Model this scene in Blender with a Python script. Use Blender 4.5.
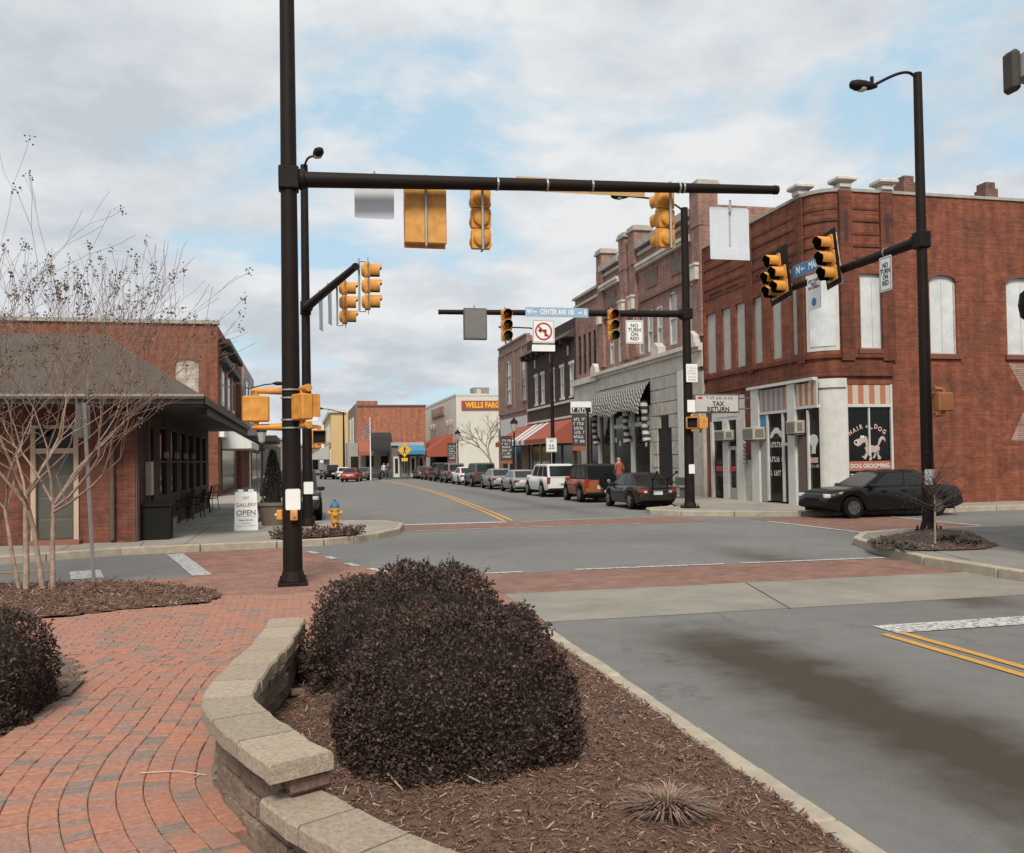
import bpy, bmesh, math, random
from mathutils import Vector, Matrix, Euler, noise
R = math.radians
rnd = random.Random(7)
for o in list(bpy.data.objects): bpy.data.objects.remove(o)
sc = bpy.context.scene
C = sc.collection

# ------------------------------------------------------------------ camera
FPX, W, H, CH = 900.0, 1024, 853, 1.9
YAW, PIT, ROLL, SHP = R(13.2), R(1.2), R(-.9), 13.6
CR = Matrix.Rotation(-YAW, 3, 'Z') @ Matrix.Rotation(math.pi/2+PIT, 3, 'X') @ Matrix.Rotation(ROLL, 3, 'Z')
cd = bpy.data.cameras.new('camera'); cam = bpy.data.objects.new('camera', cd); C.objects.link(cam)
cam.matrix_world = Matrix.Translation((0, 0, CH)) @ CR.to_4x4()
cd.sensor_fit = 'HORIZONTAL'; cd.sensor_width = 36; cd.lens = FPX/W*36; cd.shift_y = SHP/W
cd.clip_start = .05; cd.clip_end = 5000
sc.camera = cam
sc.render.resolution_x, sc.render.resolution_y = W, H
CP = Vector((0, 0, CH)); SKYZ = 6.1
def ray(px, py): return CR @ Vector(((px-W/2)/FPX, (H/2-py+SHP)/FPX, -1))
def gnd(px, py, z=0.0):            # pixel -> point on the level z
    d = ray(px, py); return CP + d*((z-CH)/d.z)
def onv(px, py, v): d = ray(px, py); return CP + d*(v/d.y)
def onu(px, py, u): d = ray(px, py); return CP + d*(u/d.x)

# ------------------------------------------------------------------ light
SUN_EL, SUN_AZ = R(48), R(194)      # azimuth clockwise from +Y
w = bpy.data.worlds.new('World'); sc.world = w; w.use_nodes = True
nt = w.node_tree; N = nt.nodes; Lk = nt.links; N.clear()
def wn(t, **k):
    n = N.new(t)
    for a, b in k.items(): setattr(n, a, b)
    return n
out = wn('ShaderNodeOutputWorld'); bg = wn('ShaderNodeBackground'); Lk.new(bg.outputs[0], out.inputs[0])
sky = wn('ShaderNodeTexSky', sky_type='NISHITA', sun_disc=False); sky.sun_elevation = SUN_EL; sky.sun_rotation = SUN_AZ
sky.air_density = 1.0; sky.dust_density = 1.2; sky.ozone_density = 1.5
skm = wn('ShaderNodeVectorMath', operation='MULTIPLY'); Lk.new(sky.outputs[0], skm.inputs[0]); skm.inputs[1].default_value = (.125, .125, .108)
tc = wn('ShaderNodeTexCoord'); sep = wn('ShaderNodeSeparateXYZ'); Lk.new(tc.outputs['Generated'], sep.inputs[0])
zm = wn('ShaderNodeMath', operation='MAXIMUM'); Lk.new(sep.outputs[2], zm.inputs[0]); zm.inputs[1].default_value = 0
za = wn('ShaderNodeMath', operation='ADD'); Lk.new(zm.outputs[0], za.inputs[0]); za.inputs[1].default_value = .22
dx = wn('ShaderNodeMath', operation='DIVIDE'); Lk.new(sep.outputs[0], dx.inputs[0]); Lk.new(za.outputs[0], dx.inputs[1])
dy = wn('ShaderNodeMath', operation='DIVIDE'); Lk.new(sep.outputs[1], dy.inputs[0]); Lk.new(za.outputs[0], dy.inputs[1])
cb = wn('ShaderNodeCombineXYZ'); Lk.new(dx.outputs[0], cb.inputs[0]); Lk.new(dy.outputs[0], cb.inputs[1])
cb.inputs[2].default_value = SKYZ
n1 = wn('ShaderNodeTexNoise'); n1.inputs['Scale'].default_value = 1.9; n1.inputs['Detail'].default_value = 9; n1.inputs['Roughness'].default_value = .55; n1.inputs['Distortion'].default_value = .25
Lk.new(cb.outputs[0], n1.inputs['Vector'])
mk = wn('ShaderNodeValToRGB'); mk.color_ramp.elements[0].position = .37; mk.color_ramp.elements[1].position = .48
Lk.new(n1.outputs[0], mk.inputs[0])
n2 = wn('ShaderNodeTexNoise'); n2.inputs['Scale'].default_value = 2.2; n2.inputs['Detail'].default_value = 8; n2.inputs['Roughness'].default_value = .6
Lk.new(cb.outputs[0], n2.inputs['Vector'])
cr = wn('ShaderNodeValToRGB'); cr.color_ramp.elements[0].position = .36; cr.color_ramp.elements[0].color = (.47, .515, .56, 1)
cr.color_ramp.elements[1].position = .60; cr.color_ramp.elements[1].color = (.69, .70, .71, 1)
Lk.new(n2.outputs[0], cr.inputs[0])
vl = wn('ShaderNodeMix', data_type='RGBA'); vl.inputs[0].default_value = .8; Lk.new(skm.outputs[0], vl.inputs[6]); vl.inputs[7].default_value = (.45, .62, .74, 1)   # thin high veil in front of the blue
mx = wn('ShaderNodeMix', data_type='RGBA'); Lk.new(mk.outputs[0], mx.inputs[0]); Lk.new(vl.outputs[2], mx.inputs[6]); Lk.new(cr.outputs[0], mx.inputs[7])
Lk.new(mx.outputs[2], bg.inputs[0]); bg.inputs[1].default_value = 1.0
sl = bpy.data.lights.new('sun', 'SUN'); so = bpy.data.objects.new('sun', sl); C.objects.link(so)
sl.energy = 3.0; sl.angle = R(18); sl.color = (1, .93, .83)
sd = Vector((math.sin(SUN_AZ)*math.cos(SUN_EL), math.cos(SUN_AZ)*math.cos(SUN_EL), math.sin(SUN_EL)))
so.rotation_euler = (-sd).to_track_quat('-Z', 'Y').to_euler(); so.location = (0, -20, 30)
vs = sc.view_settings; vs.view_transform = 'Standard'; vs.look = 'None'; vs.exposure = 0.25; vs.gamma = 1; vs.use_curve_mapping = False

# ------------------------------------------------------------------ materials
MT = {}
def M(name, col, rough=.7, metal=0, var=.12, scale=6, bump=0, bscale=60, emit=None, island=0, spec=.5, coat=0):
    if name in MT: return MT[name]
    m = bpy.data.materials.new(name); m.use_nodes = True; t = m.node_tree; n = t.nodes; b = n['Principled BSDF']
    b.inputs['Roughness'].default_value = rough; b.inputs['Metallic'].default_value = metal
    b.inputs['Specular IOR Level'].default_value = spec; b.inputs['Coat Weight'].default_value = coat
    c = n.new('ShaderNodeTexCoord'); ns = n.new('ShaderNodeTexNoise'); ns.inputs['Scale'].default_value = scale; ns.inputs['Detail'].default_value = 6; ns.inputs['Roughness'].default_value = .65
    t.links.new(c.outputs['Object'], ns.inputs['Vector'])
    mr = n.new('ShaderNodeMapRange'); mr.inputs[1].default_value = .25; mr.inputs[2].default_value = .75; mr.inputs[3].default_value = 1-var; mr.inputs[4].default_value = 1+var
    t.links.new(ns.outputs[0], mr.inputs[0])
    fac = mr.outputs[0]
    if island:
        g = n.new('ShaderNodeNewGeometry'); m2 = n.new('ShaderNodeMapRange'); m2.inputs[3].default_value = 1-island; m2.inputs[4].default_value = 1+island
        t.links.new(g.outputs['Random Per Island'], m2.inputs[0]); mm = n.new('ShaderNodeMath'); mm.operation = 'MULTIPLY'
        t.links.new(fac, mm.inputs[0]); t.links.new(m2.outputs[0], mm.inputs[1]); fac = mm.outputs[0]
    v = n.new('ShaderNodeVectorMath'); v.operation = 'SCALE'; v.inputs[0].default_value = col[:3]; t.links.new(fac, v.inputs['Scale'])
    t.links.new(v.outputs[0], b.inputs['Base Color'])
    if bump:
        nb = n.new('ShaderNodeTexNoise'); nb.inputs['Scale'].default_value = bscale; nb.inputs['Detail'].default_value = 4
        t.links.new(c.outputs['Object'], nb.inputs['Vector']); bp = n.new('ShaderNodeBump'); bp.inputs['Strength'].default_value = bump; bp.inputs['Distance'].default_value = .01
        t.links.new(nb.outputs[0], bp.inputs['Height']); t.links.new(bp.outputs[0], b.inputs['Normal'])
    if emit: b.inputs['Emission Color'].default_value = (*emit[:3], 1); b.inputs['Emission Strength'].default_value = emit[3]
    MT[name] = m; return m
def brickmat(name, c1, c2, mortar, bw=.22, rh=.075, msize=.01, stain=.35, ground=False, stcol=(.05, .035, .03)):
    if name in MT: return MT[name]
    m = bpy.data.materials.new(name); m.use_nodes = True; t = m.node_tree; n = t.nodes; b = n['Principled BSDF']; b.inputs['Roughness'].default_value = .85
    b.inputs['Specular IOR Level'].default_value = .25
    c = n.new('ShaderNodeTexCoord'); s = n.new('ShaderNodeSeparateXYZ'); t.links.new(c.outputs['Object'], s.inputs[0])
    cv = n.new('ShaderNodeCombineXYZ')
    if ground: t.links.new(s.outputs[0], cv.inputs[0]); t.links.new(s.outputs[1], cv.inputs[1])
    else:
        a = n.new('ShaderNodeMath'); t.links.new(s.outputs[0], a.inputs[0]); t.links.new(s.outputs[1], a.inputs[1])
        t.links.new(a.outputs[0], cv.inputs[0]); t.links.new(s.outputs[2], cv.inputs[1])
    br = n.new('ShaderNodeTexBrick'); t.links.new(cv.outputs[0], br.inputs['Vector'])
    br.inputs['Color1'].default_value = (*c1, 1); br.inputs['Color2'].default_value = (*c2, 1); br.inputs['Mortar'].default_value = (*mortar, 1)
    br.inputs['Scale'].default_value = 1; br.inputs['Brick Width'].default_value = bw; br.inputs['Row Height'].default_value = rh; br.inputs['Mortar Size'].default_value = msize; br.inputs['Mortar Smooth'].default_value = .2
    # broad weathering: dark stains and pale repairs with shapes of their own
    ns = n.new('ShaderNodeTexNoise'); ns.inputs['Scale'].default_value = .9; ns.inputs['Detail'].default_value = 9; ns.inputs['Roughness'].default_value = .7; t.links.new(c.outputs['Object'], ns.inputs['Vector'])
    rp = n.new('ShaderNodeValToRGB'); rp.color_ramp.elements[0].position = .46; rp.color_ramp.elements[1].position = .74; t.links.new(ns.outputs[0], rp.inputs[0])
    ms = n.new('ShaderNodeMath'); ms.operation = 'MULTIPLY'; ms.inputs[1].default_value = stain; t.links.new(rp.outputs[0], ms.inputs[0])
    mxx = n.new('ShaderNodeMix'); mxx.data_type = 'RGBA'; t.links.new(ms.outputs[0], mxx.inputs[0]); t.links.new(br.outputs[0], mxx.inputs[6]); mxx.inputs[7].default_value = (*stcol, 1)
    n3 = n.new('ShaderNodeTexNoise'); n3.inputs['Scale'].default_value = 2.7; n3.inputs['Detail'].default_value = 8; n3.inputs['Roughness'].default_value = .75; t.links.new(c.outputs['Object'], n3.inputs['Vector'])
    m3 = n.new('ShaderNodeMapRange'); m3.inputs[1].default_value = .3; m3.inputs[2].default_value = .7; m3.inputs[3].default_value = .66; m3.inputs[4].default_value = 1.36; t.links.new(n3.outputs[0], m3.inputs[0])
    sv = n.new('ShaderNodeVectorMath'); sv.operation = 'SCALE'; t.links.new(mxx.outputs[2], sv.inputs[0]); t.links.new(m3.outputs[0], sv.inputs['Scale'])
    last = sv.outputs[0]
    if not ground:      # rows of odd bricks and drip streaks
        mp = n.new('ShaderNodeMapping'); mp.inputs['Scale'].default_value = (.6,.6,13.33); t.links.new(c.outputs['Object'], mp.inputs[0]); n4 = n.new('ShaderNodeTexNoise'); n4.inputs['Scale'].default_value = 1.0; n4.inputs['Detail'].default_value = 5; n4.inputs['Roughness'].default_value = .7; t.links.new(mp.outputs[0], n4.inputs['Vector'])
        m4 = n.new('ShaderNodeMapRange'); m4.inputs[1].default_value = .3; m4.inputs[2].default_value = .7; m4.inputs[3].default_value = .74; m4.inputs[4].default_value = 1.24; t.links.new(n4.outputs[0], m4.inputs[0])
        mp2 = n.new('ShaderNodeMapping'); mp2.inputs['Scale'].default_value = (3.5,3.5,.22); t.links.new(c.outputs['Object'], mp2.inputs[0]); n5 = n.new('ShaderNodeTexNoise'); n5.inputs['Scale'].default_value = 1.0; n5.inputs['Detail'].default_value = 6; t.links.new(mp2.outputs[0], n5.inputs['Vector'])
        m5 = n.new('ShaderNodeMapRange'); m5.inputs[1].default_value = .35; m5.inputs[2].default_value = .65; m5.inputs[3].default_value = .82; m5.inputs[4].default_value = 1.12; t.links.new(n5.outputs[0], m5.inputs[0])
        mu = n.new('ShaderNodeMath'); mu.operation = 'MULTIPLY'; t.links.new(m4.outputs[0], mu.inputs[0]); t.links.new(m5.outputs[0], mu.inputs[1]); s5 = n.new('ShaderNodeVectorMath'); s5.operation = 'SCALE'; t.links.new(last, s5.inputs[0]); t.links.new(mu.outputs[0], s5.inputs['Scale']); last = s5.outputs[0]
    t.links.new(last, b.inputs['Base Color'])
    bp = n.new('ShaderNodeBump'); bp.inputs['Strength'].default_value = .5; bp.inputs['Distance'].default_value = .01; iv = n.new('ShaderNodeMath'); iv.operation = 'SUBTRACT'; iv.inputs[0].default_value = 1
    t.links.new(br.outputs['Fac'], iv.inputs[1]); t.links.new(iv.outputs[0], bp.inputs['Height']); t.links.new(bp.outputs[0], b.inputs['Normal'])
    MT[name] = m; return m
def rampmat(name, stops, rough=.85, nscale=30, bump=.3, dist=.006, lo=.75):   # colour picked per piece
    if name in MT: return MT[name]
    m = bpy.data.materials.new(name); m.use_nodes = True; t = m.node_tree; n = t.nodes; b = n['Principled BSDF']; b.inputs['Roughness'].default_value = rough; b.inputs['Specular IOR Level'].default_value = .3
    g = n.new('ShaderNodeNewGeometry'); oi = n.new('ShaderNodeObjectInfo'); a = n.new('ShaderNodeMath'); fr = n.new('ShaderNodeMath'); fr.operation = 'FRACT'
    t.links.new(g.outputs['Random Per Island'], a.inputs[0]); t.links.new(oi.outputs['Random'], a.inputs[1]); t.links.new(a.outputs[0], fr.inputs[0])
    rp = n.new('ShaderNodeValToRGB'); rp.color_ramp.interpolation = 'LINEAR'; e = rp.color_ramp.elements
    while len(e) < len(stops): e.new(.5)
    for q, (p, col) in zip(e, stops): q.position = p; q.color = (*col, 1)
    t.links.new(fr.outputs[0], rp.inputs[0])
    c = n.new('ShaderNodeTexCoord'); ns = n.new('ShaderNodeTexNoise'); ns.inputs['Scale'].default_value = nscale; ns.inputs['Detail'].default_value = 7; ns.inputs['Roughness'].default_value = .7; t.links.new(g.outputs['Position'], ns.inputs['Vector'])
    mr = n.new('ShaderNodeMapRange'); mr.inputs[1].default_value = .25; mr.inputs[2].default_value = .75; mr.inputs[3].default_value = lo; mr.inputs[4].default_value = 2-lo; t.links.new(ns.outputs[0], mr.inputs[0])
    sv = n.new('ShaderNodeVectorMath'); sv.operation = 'SCALE'; t.links.new(rp.outputs[0], sv.inputs[0]); t.links.new(mr.outputs[0], sv.inputs['Scale']); t.links.new(sv.outputs[0], b.inputs['Base Color'])
    bp = n.new('ShaderNodeBump'); bp.inputs['Strength'].default_value = bump; bp.inputs['Distance'].default_value = dist; t.links.new(ns.outputs[0], bp.inputs['Height']); t.links.new(bp.outputs[0], b.inputs['Normal'])
    MT[name] = m; return m
def stripemat(name, cols, period, axis=0, wob=0.0):      # painted / woven stripes along one axis
    m = bpy.data.materials.new(name); m.use_nodes = True; t = m.node_tree; n = t.nodes; b = n['Principled BSDF']; b.inputs['Roughness'].default_value = .85
    c = n.new('ShaderNodeTexCoord'); s = n.new('ShaderNodeSeparateXYZ'); t.links.new(c.outputs['Object'], s.inputs[0])
    src = s.outputs[axis] if axis < 3 else None
    if axis == 3:
        a = n.new('ShaderNodeMath'); t.links.new(s.outputs[0], a.inputs[0]); t.links.new(s.outputs[2], a.inputs[1]); src = a.outputs[0]
    d = n.new('ShaderNodeMath'); d.operation = 'DIVIDE'; d.inputs[1].default_value = period; t.links.new(src, d.inputs[0])
    f = n.new('ShaderNodeMath'); f.operation = 'FRACT'; t.links.new(d.outputs[0], f.inputs[0])
    rp = n.new('ShaderNodeValToRGB'); rp.color_ramp.interpolation = 'CONSTANT'; e = rp.color_ramp.elements
    while len(e) < len(cols): e.new(.5)
    for i, (q, col) in enumerate(zip(e, cols)): q.position = i/len(cols); q.color = (*col, 1)
    t.links.new(f.outputs[0], rp.inputs[0]); t.links.new(rp.outputs[0], b.inputs['Base Color']); MT[name] = m; return m

# ------------------------------------------------------------------ mesh helpers
class MB:
    def __init__(s, T=None): s.v = []; s.f = []; s.T = T
    def add(s, vs, fs):
        o = len(s.v)
        for p in vs:
            p = Vector(p); s.v.append(s.T @ p if s.T else p)
        s.f += [tuple(i+o for i in f) for f in fs]
    def box(s, x0, x1, y0, y1, z0, z1):
        s.add([(x0,y0,z0),(x1,y0,z0),(x1,y1,z0),(x0,y1,z0),(x0,y0,z1),(x1,y0,z1),(x1,y1,z1),(x0,y1,z1)],
              [(3,2,1,0),(4,5,6,7),(0,1,5,4),(1,2,6,5),(2,3,7,6),(3,0,4,7)]); return s
    def cb(s, x, y, z, sx, sy, sz): return s.box(x-sx/2, x+sx/2, y-sy/2, y+sy/2, z-sz/2, z+sz/2)
    def obox(s, c, sz, rot):       # oriented box
        q = rot.to_matrix() if not isinstance(rot, Matrix) else rot
        pts = [Vector(c)+q@Vector((a*sz[0]/2, b*sz[1]/2, d*sz[2]/2)) for d in (-1,1) for a,b in ((-1,-1),(1,-1),(1,1),(-1,1))]
        s.add(pts, [(3,2,1,0),(4,5,6,7),(0,1,5,4),(1,2,6,5),(2,3,7,6),(3,0,4,7)]); return s
    def quad(s, a, b, c, d): s.add([a,b,c,d], [(0,1,2,3)]); return s
    def tube(s, pts, rad, n=10, cap=True):
        pts = [Vector(p) for p in pts]; k = len(pts); rad = rad if isinstance(rad, (list, tuple)) else [rad]*k
        vs = []; fs = []; prev = None
        for i, p in enumerate(pts):
            d = (pts[min(i+1,k-1)]-pts[max(i-1,0)]).normalized()
            if prev is None:
                a = Vector((0,0,1)) if abs(d.z) < .9 else Vector((1,0,0)); u = d.cross(a).normalized()
            else: u = (prev-d*prev.dot(d)).normalized()
            prev = u; q = d.cross(u)
            for j in range(n):
                t = 2*math.pi*j/n; vs.append(p+(u*math.cos(t)+q*math.sin(t))*rad[i])
        for i in range(k-1):
            for j in range(n): fs.append((i*n+j, i*n+(j+1)%n, (i+1)*n+(j+1)%n, (i+1)*n+j))
        if cap: fs.append(tuple(range(n-1,-1,-1))); fs.append(tuple((k-1)*n+j for j in range(n)))
        s.add(vs, fs); return s
    def lathe(s, prof, c=(0,0,0), n=16, axis='Z'):
        vs = []; fs = []
        for r, z in prof:
            for j in range(n):
                t = 2*math.pi*j/n; p = (r*math.cos(t), r*math.sin(t), z)
                if axis == 'Y': p = (p[0], p[2], p[1])
                if axis == 'X': p = (p[2], p[0], p[1])
                vs.append((p[0]+c[0], p[1]+c[1], p[2]+c[2]))
        k = len(prof)
        for i in range(k-1):
            for j in range(n): fs.append((i*n+j, i*n+(j+1)%n, (i+1)*n+(j+1)%n, (i+1)*n+j))
        fs.append(tuple(range(n-1,-1,-1))); fs.append(tuple((k-1)*n+j for j in range(n)))
        s.add(vs, fs); return s
    def prism(s, pts, y0, y1, plane='XZ'):      # outline extruded
        k = len(pts)
        if plane == 'XZ': a = [(x,y0,z) for x,z in pts]; b = [(x,y1,z) for x,z in pts]
        elif plane == 'YZ': a = [(y0,x,z) for x,z in pts]; b = [(y1,x,z) for x,z in pts]
        else: a = [(x,y,y0) for x,y in pts]; b = [(x,y,y1) for x,y in pts]
        s.add(a+b, [tuple(range(k)), tuple(range(2*k-1,k-1,-1))]+[(i,(i+1)%k,k+(i+1)%k,k+i) for i in range(k)]); return s
    def mesh(s, name, mat, smooth=None, bevel=0, recalc=True):
        me = bpy.data.meshes.new(name); me.from_pydata([tuple(p) for p in s.v], [], s.f)
        if recalc or bevel:
            bm = bmesh.new(); bm.from_mesh(me)
            if bevel:
                bmesh.ops.remove_doubles(bm, verts=bm.verts, dist=1e-5)
                bmesh.ops.bevel(bm, geom=[e for e in bm.edges if len(e.link_faces)==2 and e.calc_face_angle(0) > .5], offset=bevel, segments=1, affect='EDGES')
            bmesh.ops.recalc_face_normals(bm, faces=bm.faces); bm.to_mesh(me); bm.free()
        if mat: me.materials.append(mat)
        if smooth:
            me.polygons.foreach_set('use_smooth', [True]*len(me.polygons)); me.set_sharp_from_angle(angle=R(smooth))
        return me
    def build(s, name, mat, parent=None, smooth=None, bevel=0, recalc=True):
        return link(name, s.mesh(name, mat, smooth, bevel, recalc), parent)
def link(name, me, parent=None):
    o = bpy.data.objects.new(name, me); C.objects.link(o)
    if parent: o.parent = parent
    return o
def tag(o, label, cat, group=None):
    o['label'] = label; o['category'] = cat
    if group: o['group'] = group
    return o
def thing(name, label, cat, loc=(0,0,0), rz=0, group=None):
    o = bpy.data.objects.new(name, None); C.objects.link(o); o.location = loc; o.rotation_euler = (0,0,rz); o.empty_display_size = .1
    return tag(o, label, cat, group)
def struct(o): o['kind'] = 'structure'; return o
def stuff(o): o['kind'] = 'stuff'; return o
def bx(name, mat, parent, *a, bevel=0): return MB().box(*a).build(name, mat, parent, bevel=bevel)
def rawmesh(name, vs, fs, mat, parent=None, smooth=False):
    me = bpy.data.meshes.new(name); me.from_pydata(vs, [], fs); me.materials.append(mat)
    if smooth: me.polygons.foreach_set('use_smooth', [True]*len(me.polygons))
    return link(name, me, parent)
def text(s, size, mat, parent, loc, rot=(R(90),0,0), name='lettering', sx=1.0, align='CENTER', bold=0, ext=.002, spacing=1):
    cu = bpy.data.curves.new('txt', 'FONT'); cu.body = s; cu.size = size; cu.align_x = align; cu.align_y = 'CENTER'; cu.extrude = ext; cu.offset = bold; cu.space_character = spacing; cu.resolution_u = 3; cu.space_line = .85
    t = bpy.data.objects.new('txt', cu); C.objects.link(t)
    me = bpy.data.meshes.new_from_object(t.evaluated_get(bpy.context.evaluated_depsgraph_get())); bpy.data.objects.remove(t); bpy.data.curves.remove(cu)
    me.materials.clear(); me.materials.append(mat); o = link(name, me, parent); o.location = loc; o.rotation_euler = rot; o.scale = (sx,1,1); return o
def scribble(parent, mat, T, w_, h_, rows=1, seed=1, name='lettering'):     # print too small to read: rows of uneven marks
    r = random.Random(seed); m = MB(T); rh = h_/rows
    for k in range(rows):
        x = -w_/2*r.uniform(.75,1); e = w_/2*r.uniform(.75,1); z = h_/2-rh*(k+.5); q = rh*.33
        while x < e:
            g = q*r.uniform(.7,1.2); t_ = r.random(); m.box(x,x+g*.35,-.003,0,z-q,z+q)
            if t_ < .6: m.box(x+g*.351,x+g,-.003,0,z+q*(.5 if t_ < .3 else -.1),z+q*(.95 if t_ < .3 else .3))
            if t_ > .3: m.box(x+g*.351,x+g*.9,-.003,0,z-q*.95,z-q*.5)
            x += g*1.35+(q*1.2 if r.random() < .15 else 0)
    return m.build(name, mat, parent)
def sheet(name, pts, z, mat, parent=None):
    bm = bmesh.new(); f = bm.faces.new([bm.verts.new((p[0],p[1],z)) for p in pts]); f.normal_update()
    if f.normal.z < 0: f.normal_flip()
    bmesh.ops.triangulate(bm, faces=bm.faces); me = bpy.data.meshes.new(name); bm.to_mesh(me); bm.free(); me.materials.append(mat); return link(name, me, parent)
def slab(name, pts, z0, z1, mat, parent=None): return MB().prism([(p[0],p[1]) for p in pts], z0, z1, 'XY').build(name, mat, parent)
def spline(P, n):
    o = []; P = [Vector(p) for p in P]; Q = [P[0]*2-P[1]]+P+[P[-1]*2-P[-2]]
    for i in range(1, len(Q)-2):
        for k in range(n):
            t = k/n; a,b,c,d = Q[i-1:i+3]
            o.append(.5*((2*b)+(c-a)*t+(2*a-5*b+4*c-d)*t*t+(3*b-a-3*c+d)*t**3))
    o.append(P[-1]); return o

# ------------------------------------------------------------------ ground materials
def asphalt():
    m = bpy.data.materials.new('asphalt'); m.use_nodes = True; t = m.node_tree; n = t.nodes; b = n['Principled BSDF']; b.inputs['Roughness'].default_value = .9; b.inputs['Specular IOR Level'].default_value = .2
    g = n.new('ShaderNodeNewGeometry'); s = n.new('ShaderNodeSeparateXYZ'); t.links.new(g.outputs['Position'], s.inputs[0])
    def ma(op, a, bb, c=None):
        q = n.new('ShaderNodeMath'); q.operation = op
        for i, x in enumerate((a, bb, c)):
            if x is None: continue
            if isinstance(x, (int, float)): q.inputs[i].default_value = x
            else: t.links.new(x, q.inputs[i])
        return q.outputs[0]
    def nz(sc_, det=6, ro=.6):
        q = n.new('ShaderNodeTexNoise'); q.inputs['Scale'].default_value = sc_; q.inputs['Detail'].default_value = det; q.inputs['Roughness'].default_value = ro; t.links.new(g.outputs['Position'], q.inputs['Vector']); return q.outputs[0]
    x, y = s.outputs[0], s.outputs[1]; nb = nz(1.6, 5, .6); wob = ma('MULTIPLY', ma('SUBTRACT', nb, .5), 1.0)
    def stain(x0, wd, ya, yb, fa, fb):
        d = ma('DIVIDE', ma('SUBTRACT', ma('ADD', x, wob), x0), wd); ga = ma('MINIMUM', 1.0, ma('MULTIPLY', 1.12, ma('POWER', 2.718, ma('MULTIPLY', ma('MULTIPLY', d, d), -1.0))))
        yy = ma('ADD', y, ma('MULTIPLY', wob, 2.0))
        def sm(e0, e1):
            q = n.new('ShaderNodeMapRange'); q.interpolation_type = 'SMOOTHSTEP'; q.inputs[1].default_value = e0; q.inputs[2].default_value = e1; t.links.new(yy, q.inputs[0]); return q.outputs[0]
        return ma('MULTIPLY', ma('MULTIPLY', ga, sm(ya, ya+fa)), ma('SUBTRACT', 1.0, sm(yb-fb, yb)))
    st = ma('MAXIMUM', ma('MULTIPLY', stain(4.1, .68, -20, 10.3, 2, 2.2), .95), ma('MULTIPLY', stain(8.35, .5, 8.6, 19.5, 1.5, 6), .7))
    st = ma('MAXIMUM', st, ma('MULTIPLY', stain(9.6, .55, 27, 60, 3, 10), .3)); st = ma('MULTIPLY', st, ma('ADD', .72, ma('MULTIPLY', nz(60, 4, .8), .5)))
    sp = nz(160, 3, .8); big = nz(.35, 6, .65); mid = nz(3.5, 7, .7)
    vo = n.new('ShaderNodeTexVoronoi'); vo.feature = 'DISTANCE_TO_EDGE'; vo.inputs['Scale'].default_value = .33
    dn = n.new('ShaderNodeTexNoise'); dn.inputs['Scale'].default_value = 1.3; dn.inputs['Detail'].default_value = 7; dn.inputs['Roughness'].default_value = .7; t.links.new(g.outputs['Position'], dn.inputs['Vector'])
    av = n.new('ShaderNodeVectorMath'); av.operation = 'MULTIPLY_ADD'; t.links.new(dn.outputs['Color'], av.inputs[0]); av.inputs[1].default_value = (1.6,1.6,0); t.links.new(g.outputs['Position'], av.inputs[2]); t.links.new(av.outputs[0], vo.inputs['Vector'])
    ck = n.new('ShaderNodeMapRange'); ck.inputs[1].default_value = .003; ck.inputs[2].default_value = .009; ck.inputs[3].default_value = .80; ck.inputs[4].default_value = 1.0; t.links.new(vo.outputs['Distance'], ck.inputs[0])
    cm_ = n.new('ShaderNodeMapRange'); cm_.inputs[1].default_value = .48; cm_.inputs[2].default_value = .56; t.links.new(nz(.5, 3, .5), cm_.inputs[0]); crk = ma('SUBTRACT', 1.0, ma('MULTIPLY', ma('SUBTRACT', 1.0, ck.outputs[0]), cm_.outputs[0]))
    fl = nz(420, 2, .6)
    base = ma('ADD', ma('ADD', .172, ma('MULTIPLY', ma('SUBTRACT', sp, .5), .16)), ma('ADD', ma('MULTIPLY', ma('SUBTRACT', big, .5), .08), ma('MULTIPLY', ma('SUBTRACT', mid, .5), .075)))
    base = ma('ADD', base, ma('MULTIPLY', ma('SUBTRACT', nz(48, 5, .75), .5), .09)); base = ma('MULTIPLY', ma('ADD', base, ma('MULTIPLY', ma('SUBTRACT', fl, .5), .11)), crk)
    col = n.new('ShaderNodeVectorMath'); col.operation = 'SCALE'; col.inputs[0].default_value = (1.03, 1.0, .95); t.links.new(base, col.inputs['Scale'])
    mxx = n.new('ShaderNodeMix'); mxx.data_type = 'RGBA'; t.links.new(st, mxx.inputs[0]); t.links.new(col.outputs[0], mxx.inputs[6]); mxx.inputs[7].default_value = (.052, .040, .028, 1)
    t.links.new(mxx.outputs[2], b.inputs['Base Color'])
    bp = n.new('ShaderNodeBump'); bp.inputs['Strength'].default_value = .35; bp.inputs['Distance'].default_value = .01; t.links.new(sp, bp.inputs['Height']); t.links.new(bp.outputs[0], b.inputs['Normal'])
    return m
ASPH = asphalt()
CONC = M('concrete', (.30, .275, .235), .9, var=.28, scale=1.3, bump=.2)
CONCD = M('concrete_band', (.235, .215, .18), .9, var=.3, scale=.9, bump=.2)
KERB = M('kerb_concrete', (.37, .32, .245), .9, var=.25, scale=5, bump=.4)
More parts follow.
